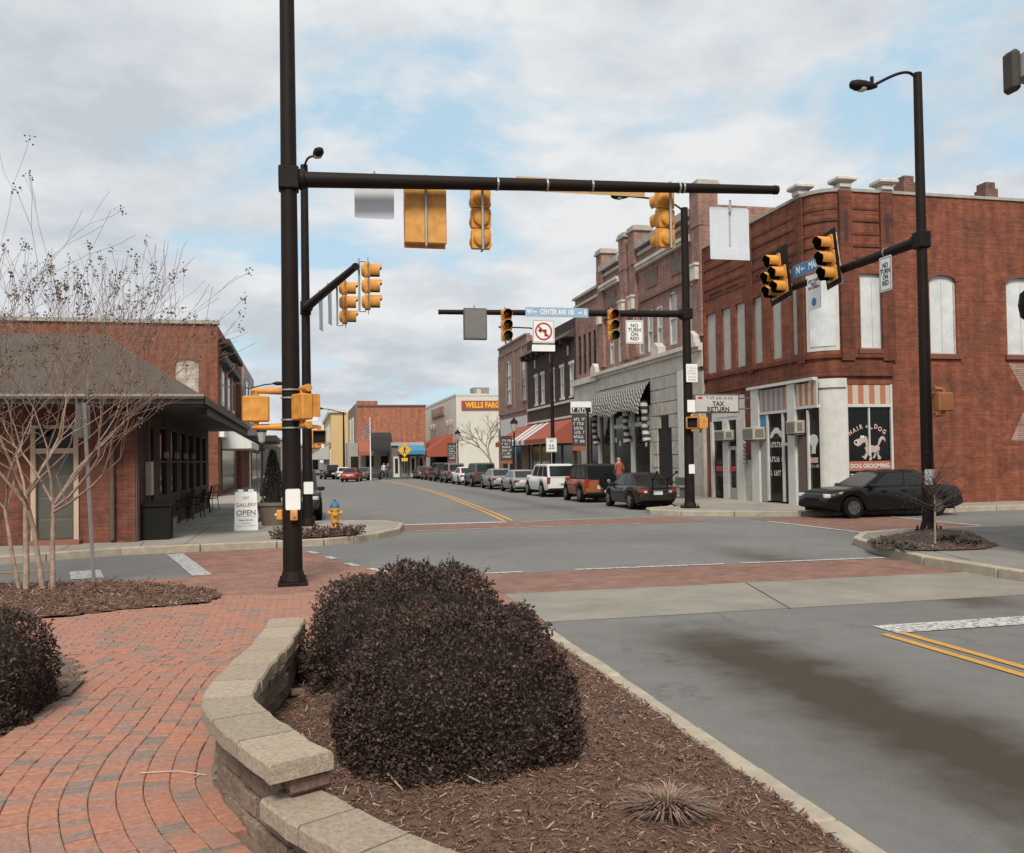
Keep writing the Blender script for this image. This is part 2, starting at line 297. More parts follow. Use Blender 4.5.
def worn(name, col, wear=.45):       # road paint, worn through in flecks
    m = M(name, col, .7, var=.1, scale=30); t = m.node_tree; n = t.nodes; b = n['Principled BSDF']
    g = n.new('ShaderNodeNewGeometry'); ns = n.new('ShaderNodeTexNoise'); ns.inputs['Scale'].default_value = 14; ns.inputs['Detail'].default_value = 8; ns.inputs['Roughness'].default_value = .8; t.links.new(g.outputs['Position'], ns.inputs['Vector'])
    rp = n.new('ShaderNodeValToRGB'); rp.color_ramp.elements[0].position = wear+.12; rp.color_ramp.elements[1].position = wear+.2; t.links.new(ns.outputs[0], rp.inputs[0])
    mxx = n.new('ShaderNodeMix'); mxx.data_type = 'RGBA'; t.links.new(rp.outputs[0], mxx.inputs[0]); src = b.inputs['Base Color'].links[0].from_socket
    t.links.new(src, mxx.inputs[6]); mxx.inputs[7].default_value = (.16, .15, .135, 1); t.links.new(mxx.outputs[2], b.inputs['Base Color']); return m
WPAINT = worn('white_paint', (.55, .54, .52), .36); YPAINT = worn('yellow_paint', (.55, .29, .05), .43)
XBRICK = brickmat('crossing_brick', (.265, .135, .10), (.21, .12, .095), (.17, .12, .095), .2, .1, .008, .3, True, (.07, .05, .04))
PLBRICK = brickmat('plaza_brick', (.31, .15, .11), (.24, .135, .105), (.19, .13, .10), .2, .1, .008, .2, True, (.09, .06, .05))
MULCH = M('mulch_soil', (.10, .058, .040), .95, var=.6, scale=14, bump=1, bscale=45)

# ------------------------------------------------------------------ ground, roads, pavements
struct(sheet('ground', [(-900,-300),(1500,-300),(1500,2500),(-900,2500)], -.05, M('far_earth', (.12,.11,.09), .95, var=.3, scale=.05)))
road = struct(sheet('road', [(-60,-30),(80,-30),(80,260),(-60,260)], 0, ASPH))
PLZ = [(-14,-6),(2.52,-6),(2.52,9.6),(2.74,10.1),(2.74,14.55),(1.5,15.35),(.80,17.2),(.35,18.8),(-.05,20.35),(-.6,20.65),(-2.78,20.4),(-1.76,16.0),(-4.7,15.75),(-14,15.2)]
plaza = struct(sheet('plaza', PLZ, .005, PLBRICK))
struct(sheet('concrete_band', [(2.75,10.12),(10.28,10.05),(10.3,12.25),(2.75,12.4)], .004, CONCD))
struct(sheet('brick_crossing', [(2.75,12.41),(10.3,12.26),(10.45,14.3),(2.75,14.62)], .004, XBRICK))
struct(sheet('brick_crossing', [(2.75,24.35),(11.6,24.1),(11.3,26.3),(2.6,26.35)], .004, XBRICK))
struct(sheet('brick_crossing', [(13.15,18.4),(16.85,18.6),(16.95,24.5),(13.0,24.6)], .006, XBRICK))
def line(name, a, b, wd, mat, z=.009):
    a = Vector((a[0],a[1])); b = Vector((b[0],b[1])); d = (b-a).normalized(); q = Vector((-d.y,d.x))*wd/2
    return struct(sheet(name, [a+q,b+q,b-q,a-q], z, mat))
for a, b in [((2.9,14.72),(3.6,14.70)),((4.5,14.68),(7.2,14.55)),((7.5,14.54),(10.3,14.4))]: line('painted_line', a, b, .13, WPAINT)
line('painted_line', (2.75,24.25),(9.4,24.1), .1, WPAINT); line('painted_line', (6.4,26.35),(11.6,26.9), .12, WPAINT)
line('stop_line', (2.55,26.65),(6.0,26.5), .4, WPAINT)
line('stop_line', (6.08,8.55),(10.1,8.55), .42, WPAINT)
line('painted_line', (13.08,18.5),(12.95,23.4), .14, WPAINT, .011); line('painted_line', (16.85,18.7),(17.1,24.3), .14, WPAINT, .011)
line('stop_line', (-2.62,20.2),(-1.66,16.15), .32, WPAINT, .010)
for a, b in [((1.42,15.5),(1.15,16.1)),((.98,16.5),(.8,17.1)),((.62,17.9),(.5,18.4)),((.3,19.1),(.15,19.6))]: line('painted_line', a, b, .14, WPAINT, .011)
s0 = struct(sheet('painted_box', [gnd(x,y) for x,y in ((69,572),(100,570),(104,578),(71,580))], .008, WPAINT))
line('painted_line', (-12,17.4),(-4.4,17.85), .1, YPAINT)
for du in (0,.22): line('centre_line', (5.92+du,-20),(5.92+du,8.33), .1, YPAINT)
yl = [(6.02,26.9),(6.35,31),(6.8,38),(7.3,47),(7.7,58),(7.8,78),(7.2,110)]
for du in (0,.26):
    P = spline([(x+du,y,0) for x,y in yl], 6); bmv = []; fs = []
    for i, p in enumerate(P):
        d = (P[min(i+1,len(P)-1)]-P[max(i-1,0)]).normalized(); q = Vector((d.y,-d.x,0))*.06; bmv += [tuple(p-q+Vector((0,0,.009))), tuple(p+q+Vector((0,0,.009)))]
        if i: fs.append((2*i-2,2*i-1,2*i+1,2*i))
    struct(rawmesh('centre_line', bmv, fs, YPAINT))
JT = M('joint_dark', (.07,.06,.05), .95)
line('joint', gnd(746,583), gnd(790,609), .025, JT, .007)
for k in range(9): line('joint', (-3.55,22.6+k*1.7),(-1.5,22.6+k*1.7), .02, JT, .1535)
for k in range(6): line('joint', (-3.4-k*1.5,20.75-k*.3),(-3.5-k*1.5,21.9), .02, JT, .1535)
line('joint', (-2.5,20.8),(-2.5,36), .02, JT, .154)
for k in range(12): line('joint', (13.5,31+k*1.8),(16.7,31+k*1.8), .02, JT, .1535)
for k in range(8): line('joint', (10.5+k*1.6,12.5-k*.1),(11.2+k*1.6,17.6 if k > 1 else 15), .02, JT, .1535)
for y in (29.2,35.2,41.3,47.5,53.6,59.5): line('parking_line', (10.9,y),(13.1,y-.1), .1, WPAINT)
# raised pavements with kerbs
KP = M('pavement_concrete', (.29,.262,.222), .9, var=.22, scale=.8, bump=.15)
def pavement(pts, name='pavement', kerb=None, mat=KP, h=.15):
    o = struct(slab(name, pts, -.04, h, mat))
    if kerb:     # separate kerb stones along the road edge
        P = [Vector((x,y,0)) for x,y in kerb]; k = struct(MB().tube([p+Vector((0,0,-.1)) for p in P], .05, 4).build('kerb', CONC))
        for i in range(len(P)-1):
            a, b = P[i], P[i+1]; d = (b-a); L = d.length
            if L < .05: continue
            nseg = max(1, round(L/1.6))
            for j in range(nseg):
                c = a+d*((j+.5)/nseg); me = MB().obox((0,0,.062), (L/nseg-.014, .16, .2), Matrix.Identity(3)).mesh('kerb_stone', KERB, bevel=.02)
                s = link('kerb_stone', me, k); s.location = c; s.rotation_euler.z = math.atan2(d.y,d.x)
    return o
pavement([(10.3,-10),(10.3,13.2),(10.7,14.9),(11.35,16.6),(12.2,17.6),(13.4,18.0),(60,18.0),(60,-10)], kerb=[(10.24,0),(10.24,13.2),(10.62,14.9),(11.25,16.65),(12.15,17.7),(13.4,18.08),(40,18.1)], mat=M('pavement_grey',(.205,.19,.165),.9,var=.25,scale=.9,bump=.15))
pavement([(13.3,62),(13.3,31),(12.9,29.6),(11.6,28.9),(11.35,27.9),(11.9,26.9),(13.2,25.9),(15,25.0),(17,24.75),(60,24.6),(60,62)], kerb=[(13.24,62),(13.24,31),(12.7,29.7),(11.55,29.0),(11.26,27.9),(11.82,26.83),(13.15,25.82),(14.97,24.92),(17,24.66),(45,24.5)])
struct(slab('pavement', [(13.3,62.01),(60,62.01),(60,130),(13.6,130)], -.04, .15, KP))
pavement([(-.55,20.85),(.45,21.05),(1.1,21.45),(1.65,22.1),(2.3,23.4),(2.62,25.2),(2.3,26.5),(1.2,27.0),(-1.35,27.3),(-1.35,120),(-40,120),(-40,16),(-6.3,19.3),(-3.75,20.55)],
         kerb=[(-1.42,60),(-1.42,27.3),(1.2,27.08),(2.36,26.55),(2.7,25.2),(2.38,23.37),(1.71,22.05),(1.15,21.38),(.47,20.97),(-.55,20.77),(-3.75,20.47),(-6.3,19.22),(-14,15.9)])
# near kerb between the bed and the road
nk = struct(MB().box(2.5,2.6,-3,9.7,-.03,.02).build('kerb', CONC)); y = 9.66; i = 0
while y > .5:
    L = .82+rnd.uniform(-.06,.08); me = MB().box(2.49+rnd.uniform(-.006,.006),2.63+rnd.uniform(-.008,.008),y-L+.008,y,-.02,.055+rnd.uniform(-.005,.004)).mesh('kerb_stone', KERB, bevel=.014)
    bm = bmesh.new(); bm.from_mesh(me); bmesh.ops.subdivide_edges(bm, edges=[e for e in bm.edges if abs(e.verts[0].co.y-e.verts[1].co.y) > .3], cuts=3)
    for v in bm.verts: v.co += Vector((rnd.gauss(0,.002),0,rnd.gauss(0,.001)))
    bm.to_mesh(me); bm.free(); link('kerb_stone', me, nk); y -= L

# ------------------------------------------------------------------ pavers of the plaza
PAV = rampmat('paver', [(0,(.375,.172,.115)),(.22,(.33,.160,.114)),(.42,(.39,.175,.110)),(.55,(.285,.168,.132)),(.70,(.335,.172,.128)),(.84,(.28,.178,.142)),(.95,(.195,.158,.134)),(1,(.25,.175,.14))], nscale=28, bump=.6, dist=.012, lo=.66)
WALLB = spline([(-.22,9.3,0),(-.26,8.3,0),(-.36,7.3,0),(-.46,6.7,0),(-.54,6.15,0),(-.565,5.7,0),(-.52,5.4,0),(-.40,5.02,0),(-.22,4.56,0),(0,4.1,0),(.22,3.74,0),(.5,3.35,0),(.8,2.95,0)], 10)
def near_wall(p):      # signed side: True when the point lies inside (bed side) of the wall foot
    b = min(range(len(WALLB)), key=lambda i: (WALLB[i].x-p.x)**2+(WALLB[i].y-p.y)**2); a = WALLB[max(b-1,0)]; c = WALLB[min(b+1,len(WALLB)-1)]; d = c-a
    return d.x*(p.y-WALLB[b].y)-d.y*(p.x-WALLB[b].x) > .03*d.length and WALLB[0].y > p.y
LB = [gnd(x,y) for x,y in ((-60,640),(40,652),(75,662),(86,672),(84,684),(60,703),(28,724),(0,738),(-60,770))]     # bare soil round the left bush
TB = [gnd(x,y) for x,y in ((-80,588),(60,585),(120,584),(175,587),(212,592),(222,599),(205,606),(130,612),(60,620),(-80,628))]
def inpoly(p, P):
    r = False; j = len(P)-1
    for i in range(len(P)):
        if (P[i].y > p.y) != (P[j].y > p.y) and p.x < (P[j].x-P[i].x)*(p.y-P[i].y)/(P[j].y-P[i].y)+P[i].x: r = not r
        j = i
    return r
def inview(p):
    q = CR.transposed() @ (p-CP)
    if q.z > -.5: return False
    x = W/2+FPX*q.x/-q.z; yy = H/2+SHP-FPX*q.y/-q.z; return -60 < x < W+40 and yy < H+60
MC = spline([(.35,3.2,0),(-.1,3.75,0),(-.42,4.25,0),(-.63,4.7,0),(-.75,5.0,0),(-.87,5.4,0),(-.92,5.7,0),(-.94,6.1,0),(-.93,6.4,0),(-.89,6.85,0),(-.86,7.5,0),(-.83,8.1,0),(-.78,8.6,0),(-.66,9.1,0),(-.45,9.55,0)], 12)
spots = []
for k in range(-3, 24):
    off = k*.143; L = []
    for i in range(len(MC)):
        d = (MC[min(i+1,len(MC)-1)]-MC[max(i-1,0)]).normalized(); L.append(MC[i]+Vector((-d.y,d.x,0))*(off+.071))
    acc = rnd.uniform(0,.1); 
    step = .102 if k > -2 else .078
    for i in range(len(L)-1):
        a, b = L[i], L[i+1]; d = b-a; ln = d.length
        while acc < ln:
            p = a+d*(acc/ln); acc += step
            if p.y > 9.72 or near_wall(p) or inpoly(p, LB) or not inview(p): continue
            spots.append((p, math.atan2(d.y,d.x)+rnd.gauss(0,.015), .0))
        acc -= ln
for r_ in range(34):        # straight rows beyond the curved ones
    yy = 9.8+r_*.104
    for c_ in range(32):
        p = Vector((-4.0+c_*.204+(r_%2)*.102, yy+.02*(0), 0))
        if p.x > 2.35 or (p.x > -.15 and p.y < 9.85) or inpoly(p, TB) or inpoly(p, LB) or not inview(p): continue
        spots.append((p, R(90)+rnd.gauss(0,.008), 1))
spots.sort(key=lambda s: s[0].length)
def brickgeo(a, b): 
    m = MB(); h = .03; e = .005
    m.add([(x*(a/2),y*(b/2),0) for x,y in ((-1,-1),(1,-1),(1,1),(-1,1))]+[(x*(a/2),y*(b/2),h-e) for x,y in ((-1,-1),(1,-1),(1,1),(-1,1))]+[(x*(a/2-e),y*(b/2-e),h) for x,y in ((-1,-1),(1,-1),(1,1),(-1,1))],
          [(8,9,10,11)]+[(i,(i+1)%4,4+(i+1)%4,4+i) for i in range(4)]+[(4+i,4+(i+1)%4,8+(i+1)%4,8+i) for i in range(4)]); return m
bA = brickgeo(.0985,.1395); bAm = [bA.mesh('paver_brick', PAV, recalc=False)]
bB = brickgeo(.101,.201); rest = MB()
SAND = M('joint_sand', (.16,.11,.085), .95, var=.3, scale=20)
struct(sheet('joint_sand', [(-4.4,-1),(2.4,-1),(2.4,13.3),(-4.4,13.3)], .009, SAND))
for i, (p, a, kind) in enumerate(spots):
    dz = rnd.uniform(-.006,.003)
    if i < 300 and not kind:
        o = link('paver_brick', bAm[0], plaza); o.location = (p.x,p.y,.006+dz); o.rotation_euler = (rnd.gauss(0,.012),rnd.gauss(0,.012),a)
    else:
        rest.T = Matrix.Translation((p.x,p.y,.006+dz)) @ Matrix.Rotation(a,4,'Z') @ Matrix.Rotation(rnd.gauss(0,.01),4,'X'); g = bB if kind else bA; rest.add(g.v, g.f)
stuff(rest.build('paver_bricks', PAV, plaza, recalc=False))

# ------------------------------------------------------------------ block wall round the bed
COPE = rampmat('coping_stone', [(0,(.40,.32,.235)),(.4,(.33,.27,.20)),(.7,(.415,.34,.255)),(1,(.355,.28,.215))], nscale=40, bump=.8, dist=.02, lo=.62)
BLK = rampmat('wall_block', [(0,(.26,.20,.15)),(.35,(.21,.15,.11)),(.6,(.30,.22,.165)),(.8,(.25,.15,.115)),(1,(.21,.165,.125))], nscale=26, bump=1.0, dist=.03, lo=.55)
gw = thing('garden_wall', 'low curved concrete block wall with tan coping stones beside the brick walk', 'wall', (-.5,5.7,0))
O = Vector((-.5,5.7,0))
def arc(P):
    s = [0]
    for i in range(1,len(P)): s.append(s[-1]+(P[i]-P[i-1]).length)
    return s
WS = arc(WALLB)
def wat(s):
    s = max(0, min(WS[-1]-1e-4, s)); i = max(j for j in range(len(WS)-1) if WS[j] <= s); t = (s-WS[i])/(WS[i+1]-WS[i]); p = WALLB[i].lerp(WALLB[i+1], t); d = (WALLB[i+1]-WALLB[i]).normalized(); return p, d, Vector((-d.y,d.x,0))
s_step = min(WS, key=lambda s: abs(wat(s)[0].y-4.44)); s_far = min(WS, key=lambda s: abs(wat(s)[0].y-8.25))
def rough_block(c, d, sz, mat, name, j=.008, cuts=2):
    bm = bmesh.new(); bmesh.ops.create_cube(bm, size=1)
    for v in bm.verts: v.co = Vector((v.co.x*sz[0],v.co.y*sz[1],v.co.z*sz[2]))
    bmesh.ops.bevel(bm, geom=list(bm.edges), offset=.012, segments=1, affect='EDGES')
    for v in bm.verts: v.co += Vector((rnd.gauss(0,j*.6),rnd.gauss(0,j),rnd.gauss(0,j*.4)))
    me = bpy.data.meshes.new(name); bm.to_mesh(me); bm.free(); me.materials.append(mat)
    o = link(name, me, gw); o.location = c-O; o.rotation_euler.z = math.atan2(d.y,d.x)
for lvl in range(4):
    z0, z1 = [(-.02,.10),(.103,.215),(.218,.325),(.328,.415)][lvl]; s = s_far+rnd.uniform(0,.05)-.05; end = s_step+.02 if lvl >= 2 else WS[-1]-.1
    while s < end:
        L = rnd.choice((.2,.26,.3,.36)); L = min(L, max(end-s,.08)); p, d, n = wat(s+L/2)
        rough_block(p+n*(.14+.012*lvl)+Vector((0,0,(z0+z1)/2)), d, (L-.008,.2+rnd.uniform(-.012,.018),z1-z0), BLK, 'wall_block'); s += L
def coping(s0, s1, z, wd=.31, out=.03):
    k = 4; V = []; n_ = []
    for i in range(k+1):
        t = s0+.008+(s1-s0-.016)*i/k; p, d, n = wat(t); a = p-n*(out+rnd.gauss(0,.006)); b = p+n*(wd-out+rnd.gauss(0,.006)); V.append((a,b))
    m = MB(); vs = []
    e = .012
    for a, b in V:
        q = (b-a).normalized()
        vs += [a-O+Vector((0,0,z)), a-O+Vector((0,0,z+.075)), a-O+q*e+Vector((0,0,z+.09)), b-O-q*e+Vector((0,0,z+.09)), b-O+Vector((0,0,z+.075)), b-O+Vector((0,0,z))]
    fs = []
    for i in range(k):
        for j in range(6): fs.append((i*6+j, i*6+(j+1)%6, (i+1)*6+(j+1)%6, (i+1)*6+j))
    fs += [tuple(range(5,-1,-1)), tuple(k*6+j for j in range(6))]
    m.add(vs, fs); o = m.build('coping_stone', COPE, gw)
s = s_far-.06; L8 = (s_step+.1-s)/9
for i in range(9): coping(s, s+L8, .418); s += L8
s = s_step-.06
for i in range(4): coping(s, s+.42, .222, .30, .035); s += .42

# ------------------------------------------------------------------ mulch beds
CHIP = rampmat('mulch_chip', [(0,(.11,.055,.037)),(.3,(.18,.085,.054)),(.45,(.065,.042,.033)),(.66,(.23,.115,.075)),(.82,(.15,.11,.085)),(.92,(.30,.20,.145)),(1,(.46,.36,.28))], nscale=60, bump=.2)
def chips(name, poly, zf, n, L=(.02,.07), wd=(.003,.010), parent=None, seed=3):
    r = random.Random(seed); x0 = min(p.x for p in poly); x1 = max(p.x for p in poly); y0 = min(p.y for p in poly); y1 = max(p.y for p in poly); vs = []; fs = []; c = 0; tries = 0
    while c < n and tries < n*6:
        tries += 1; t = r.random(); p = Vector((r.uniform(x0,x1), y0+(y1-y0)*t**1.5, 0))
        if not inpoly(p, poly): continue
        a = r.uniform(0,6.28); l = r.uniform(*L)*(.6+r.random()*.8)/2; ww = r.uniform(*wd)/2; tl = r.gauss(0,.35); d = Vector((math.cos(a)*math.cos(tl),math.sin(a)*math.cos(tl),math.sin(tl))); q = Vector((-math.sin(a),math.cos(a),r.gauss(0,.7))).normalized(); nn = d.cross(q)
        z = zf(p)+.006+abs(math.sin(tl))*l; b = Vector((p.x,p.y,z)); k = len(vs)
        vs += [tuple(b-d*l-q*ww), tuple(b+d*l-q*ww*.6), tuple(b+d*l*.9+q*ww), tuple(b-d*l*.8+q*ww*.8), tuple(b+nn*ww)]; fs += [(k,k+1,k+4),(k+1,k+2,k+4),(k+2,k+3,k+4),(k+3,k,k+4)]; c += 1
    return stuff(rawmesh(name, vs, fs, CHIP, parent))
def bed(name, poly, zf, step, mat=MULCH):
    x0 = min(p.x for p in poly); x1 = max(p.x for p in poly); y0 = min(p.y for p in poly); y1 = max(p.y for p in poly); nx = int((x1-x0)/step)+2; ny = int((y1-y0)/step)+2; vs = []; fs = []
    idx = {}
    for j in range(ny):
        for i in range(nx):
            p = Vector((x0+i*step,y0+j*step,0)); idx[i,j] = len(vs); ins = inpoly(p,poly); vs.append((p.x,p.y,zf(p)+noise.noise(p*9)*.014+noise.noise(p*30)*.006))
    for j in range(ny-1):
        for i in range(nx-1):
            if inpoly(Vector((x0+(i+.5)*step,y0+(j+.5)*step,0)), poly): fs.append((idx[i,j],idx[i+1,j],idx[i+1,j+1],idx[i,j+1]))
    return struct(rawmesh(name, vs, fs, mat, smooth=True))
BEDP = [Vector((2.5,-1,0)),Vector((2.5,9.62,0)),Vector((-.1,9.3,0))]+[wat(s)[0]+wat(s)[2]*.16 for s in [s_far+i*(WS[-1]-s_far)/24 for i in range(25)]]+[Vector((1.1,-1,0))]
zb = lambda p: .035+.03*min(1,max(0,(2.5-p.x)/.8))+.05*math.exp(-((p.x-1.1)**2+(p.y-6.4)**2)/2.2)+.02*noise.noise(p*1.7)
bed('mulch_bed', BEDP, zb, .06); chips('mulch_chips', BEDP, zb, 42000, (.014,.062), (.003,.012))
zt = lambda p: .05+.02*noise.noise(p*1.5)
bed('mulch_bed', TB, zt, .1); chips('mulch_chips', TB, zt, 6000, (.04,.12), (.006,.016), seed=5)
zl = lambda p: .03
bed('soil_bed', LB, zl, .06, M('pale_soil', (.15,.105,.08), .95, var=.5, scale=9, bump=1)); chips('mulch_chips', LB, zl, 1500, seed=6)
ISL = [gnd(x,y,.16) for x,y in ((867,541),(882,537),(930,533),(972,537),(999,545),(985,549),(930,551),(884,549),(869,545))]
zi = lambda p: .17+.10*math.exp(-((p.x-ISL[2].x)**2+(p.y-16.2)**2)/1.0)
bed('mulch_bed', ISL, zi, .08, M('island_soil', (.062,.047,.038), .95, var=.5, scale=9, bump=1)); chips('mulch_chips', ISL, zi, 1200, (.05,.12), (.006,.014), seed=8)
CRN = [gnd(x,y,.16) for x,y in ((272,538),(285,533),(312,530),(340,530),(362,533),(352,536),(320,538),(285,540))]
zc = lambda p: .19
bed('soil_bed', CRN, zc, .1, MULCH); chips('mulch_chips', CRN, zc, 500, (.06,.14), (.01,.02), seed=9)
# small loose things on the bed
TWIG = M('dry_twig', (.42,.34,.27), .8, var=.2)
tw = [gnd(x,y,.04) for x,y in ((140,773),(178,771),(206,775))]; t0 = MB().tube(tw, [.006,.005,.004], 5); t0.tube([tw[1]*.2+tw[2]*.8, gnd(192,779,.04), gnd(176,783,.04)], [.005,.004,.003], 5)
tag(t0.build('twig', TWIG), 'pale forked twig lying on the brick walk by the wall', 'twig')
for a, b, lb in (((388,774),(402,789),'pale straight stick lying in the mulch below the big bush'),((464,774),(480,782),'short stick lying in the mulch just under the big bush')):
    tag(MB().tube([gnd(*a,.12), gnd(*b,.13)], [.007,.004], 5).build('stick', TWIG), lb, 'stick')
tag(MB().obox(gnd(297,692,.12), (.11,.07,.05), Euler((0,.1,.4))).build('brick_piece', BLK, bevel=.008), 'small loose paving block in the mulch behind the wall', 'paving block')
def tuft(c, n, h, sp, mat, name, label, r):
    vs = []; fs = []
    for i in range(n):
        a = r.uniform(0,6.28); rr = sp*r.random()**.7; p = c+Vector((math.cos(a)*rr*.5,math.sin(a)*rr*.5,0)); q = c+Vector((math.cos(a)*rr*1.5+r.gauss(0,.02),math.sin(a)*rr*1.5+r.gauss(0,.02),h*r.uniform(.25,1)*(1-rr/sp*.55))); s_ = Vector((-math.sin(a),math.cos(a),0))*.003; m_ = (p+q)/2+Vector((0,0,h*.25)); k = len(vs)
        vs += [tuple(p-s_),tuple(p+s_),tuple(m_+s_),tuple(m_-s_),tuple(q)]; fs += [(k,k+1,k+2,k+3),(k+3,k+2,k+4)]
    return tag(rawmesh(name, vs, fs, mat), label, 'grass clump')
tuft(gnd(668,806,.1), 520, .085, .22, M('dry_grass', (.22,.145,.105), .8, var=.4, scale=20, island=.5), 'grass_clump', 'dry tan grass clump in the mulch near the kerb', random.Random(4))

# ------------------------------------------------------------------ bushes and trees
def leafmat(name, stops):
    m = rampmat(name, stops, rough=.75, nscale=25, bump=.1); return m
LORO = leafmat('purple_leaf', [(0,(.022,.014,.011)),(.35,(.044,.028,.022)),(.65,(.068,.043,.034)),(.9,(.10,.064,.050)),(.98,(.15,.082,.058)),(1,(.20,.10,.06))])
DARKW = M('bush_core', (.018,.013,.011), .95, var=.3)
def bush(label, c, a, b, h, n, leaf, mat, rz=0, sq=.72, lump=.085, seed=1, sprigs=120, low=-.0):
    r = random.Random(seed); t = thing('bush', label, 'bush', c, rz); vs = []; fs = []
    def surf(d):
        e_ = 2/sq; p = d*((abs(d.x)/a)**e_+(abs(d.y)/b)**e_+(abs(d.z)/h)**e_)**(-1/e_); p.z = max(p.z,0); nn = 1+lump*noise.noise(Vector((d.x,d.y,d.z))*2.4+Vector((seed*7,0,0)))*1.6+lump*.7*noise.noise(d*6+Vector((0,seed*3,0))); return Vector((p.x*nn,p.y*nn,p.z*(nn if p.z > .2*h else 1)))
    def lf(p, d, L):
        ax = Vector((r.gauss(0,1),r.gauss(0,1),r.gauss(.25,.8))).normalized(); ax = (ax+d*.5).normalized(); q = ax.cross(Vector((r.gauss(0,1),r.gauss(0,1),r.gauss(0,1)))).normalized(); k = len(vs); nn = ax.cross(q)*L*.18
        vs.extend([tuple(p), tuple(p+ax*L*.5+q*L*.3-nn), tuple(p+ax*L), tuple(p+ax*L*.5-q*L*.3-nn)]); fs.extend([(k,k+1,k+2),(k,k+2,k+3)])
    for i in range(n):
        d = Vector((r.gauss(0,1),r.gauss(0,1),r.gauss(0,1))).normalized(); 
        if d.z < 0: d.z = -d.z if r.random() < .7 else -d.z*.25
        d.normalize(); p = surf(d)*(1-abs(r.gauss(0,.04))+.012+.045*noise.noise(d*7+Vector((seed,0,0)))+.02*noise.noise(d*17)); p.z = max(p.z, .015+low); lf(p, d, leaf*r.uniform(.6,1.25))
    tw = MB()
    for i in range(sprigs):
        d = Vector((r.gauss(0,1),r.gauss(0,1),abs(r.gauss(.7,.6)))).normalized(); p = surf(d); g = (d+Vector((r.gauss(0,.3),r.gauss(0,.3),.6))).normalized(); L = r.uniform(.04,.16)*a
        tw.tube([p*.95,p+g*L], [.003,.0015], 4)
        for j in range(8): lf(p+g*L*(.2+j*.1), g, leaf*.8)
    rawmesh('foliage', vs, fs, mat, t); stuff(tw.build('twigs', M('twig_brown',(.09,.055,.04)), t))
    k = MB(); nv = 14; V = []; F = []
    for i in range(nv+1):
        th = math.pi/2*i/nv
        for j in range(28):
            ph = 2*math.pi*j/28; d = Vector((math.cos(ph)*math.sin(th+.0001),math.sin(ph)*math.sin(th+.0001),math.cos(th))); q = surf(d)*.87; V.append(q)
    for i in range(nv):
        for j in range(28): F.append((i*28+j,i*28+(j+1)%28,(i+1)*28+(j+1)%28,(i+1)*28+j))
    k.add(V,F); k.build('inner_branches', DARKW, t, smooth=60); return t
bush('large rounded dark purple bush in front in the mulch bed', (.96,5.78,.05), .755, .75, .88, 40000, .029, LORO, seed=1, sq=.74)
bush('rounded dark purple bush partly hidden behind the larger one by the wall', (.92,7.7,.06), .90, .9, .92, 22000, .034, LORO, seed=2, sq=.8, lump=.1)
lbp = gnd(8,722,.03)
bush('dark bush cut off by the left edge of the picture', (lbp.x-.49,lbp.y+.22,.02), .68, .60, .80, 17000, .033, LORO, seed=3, sq=.6)

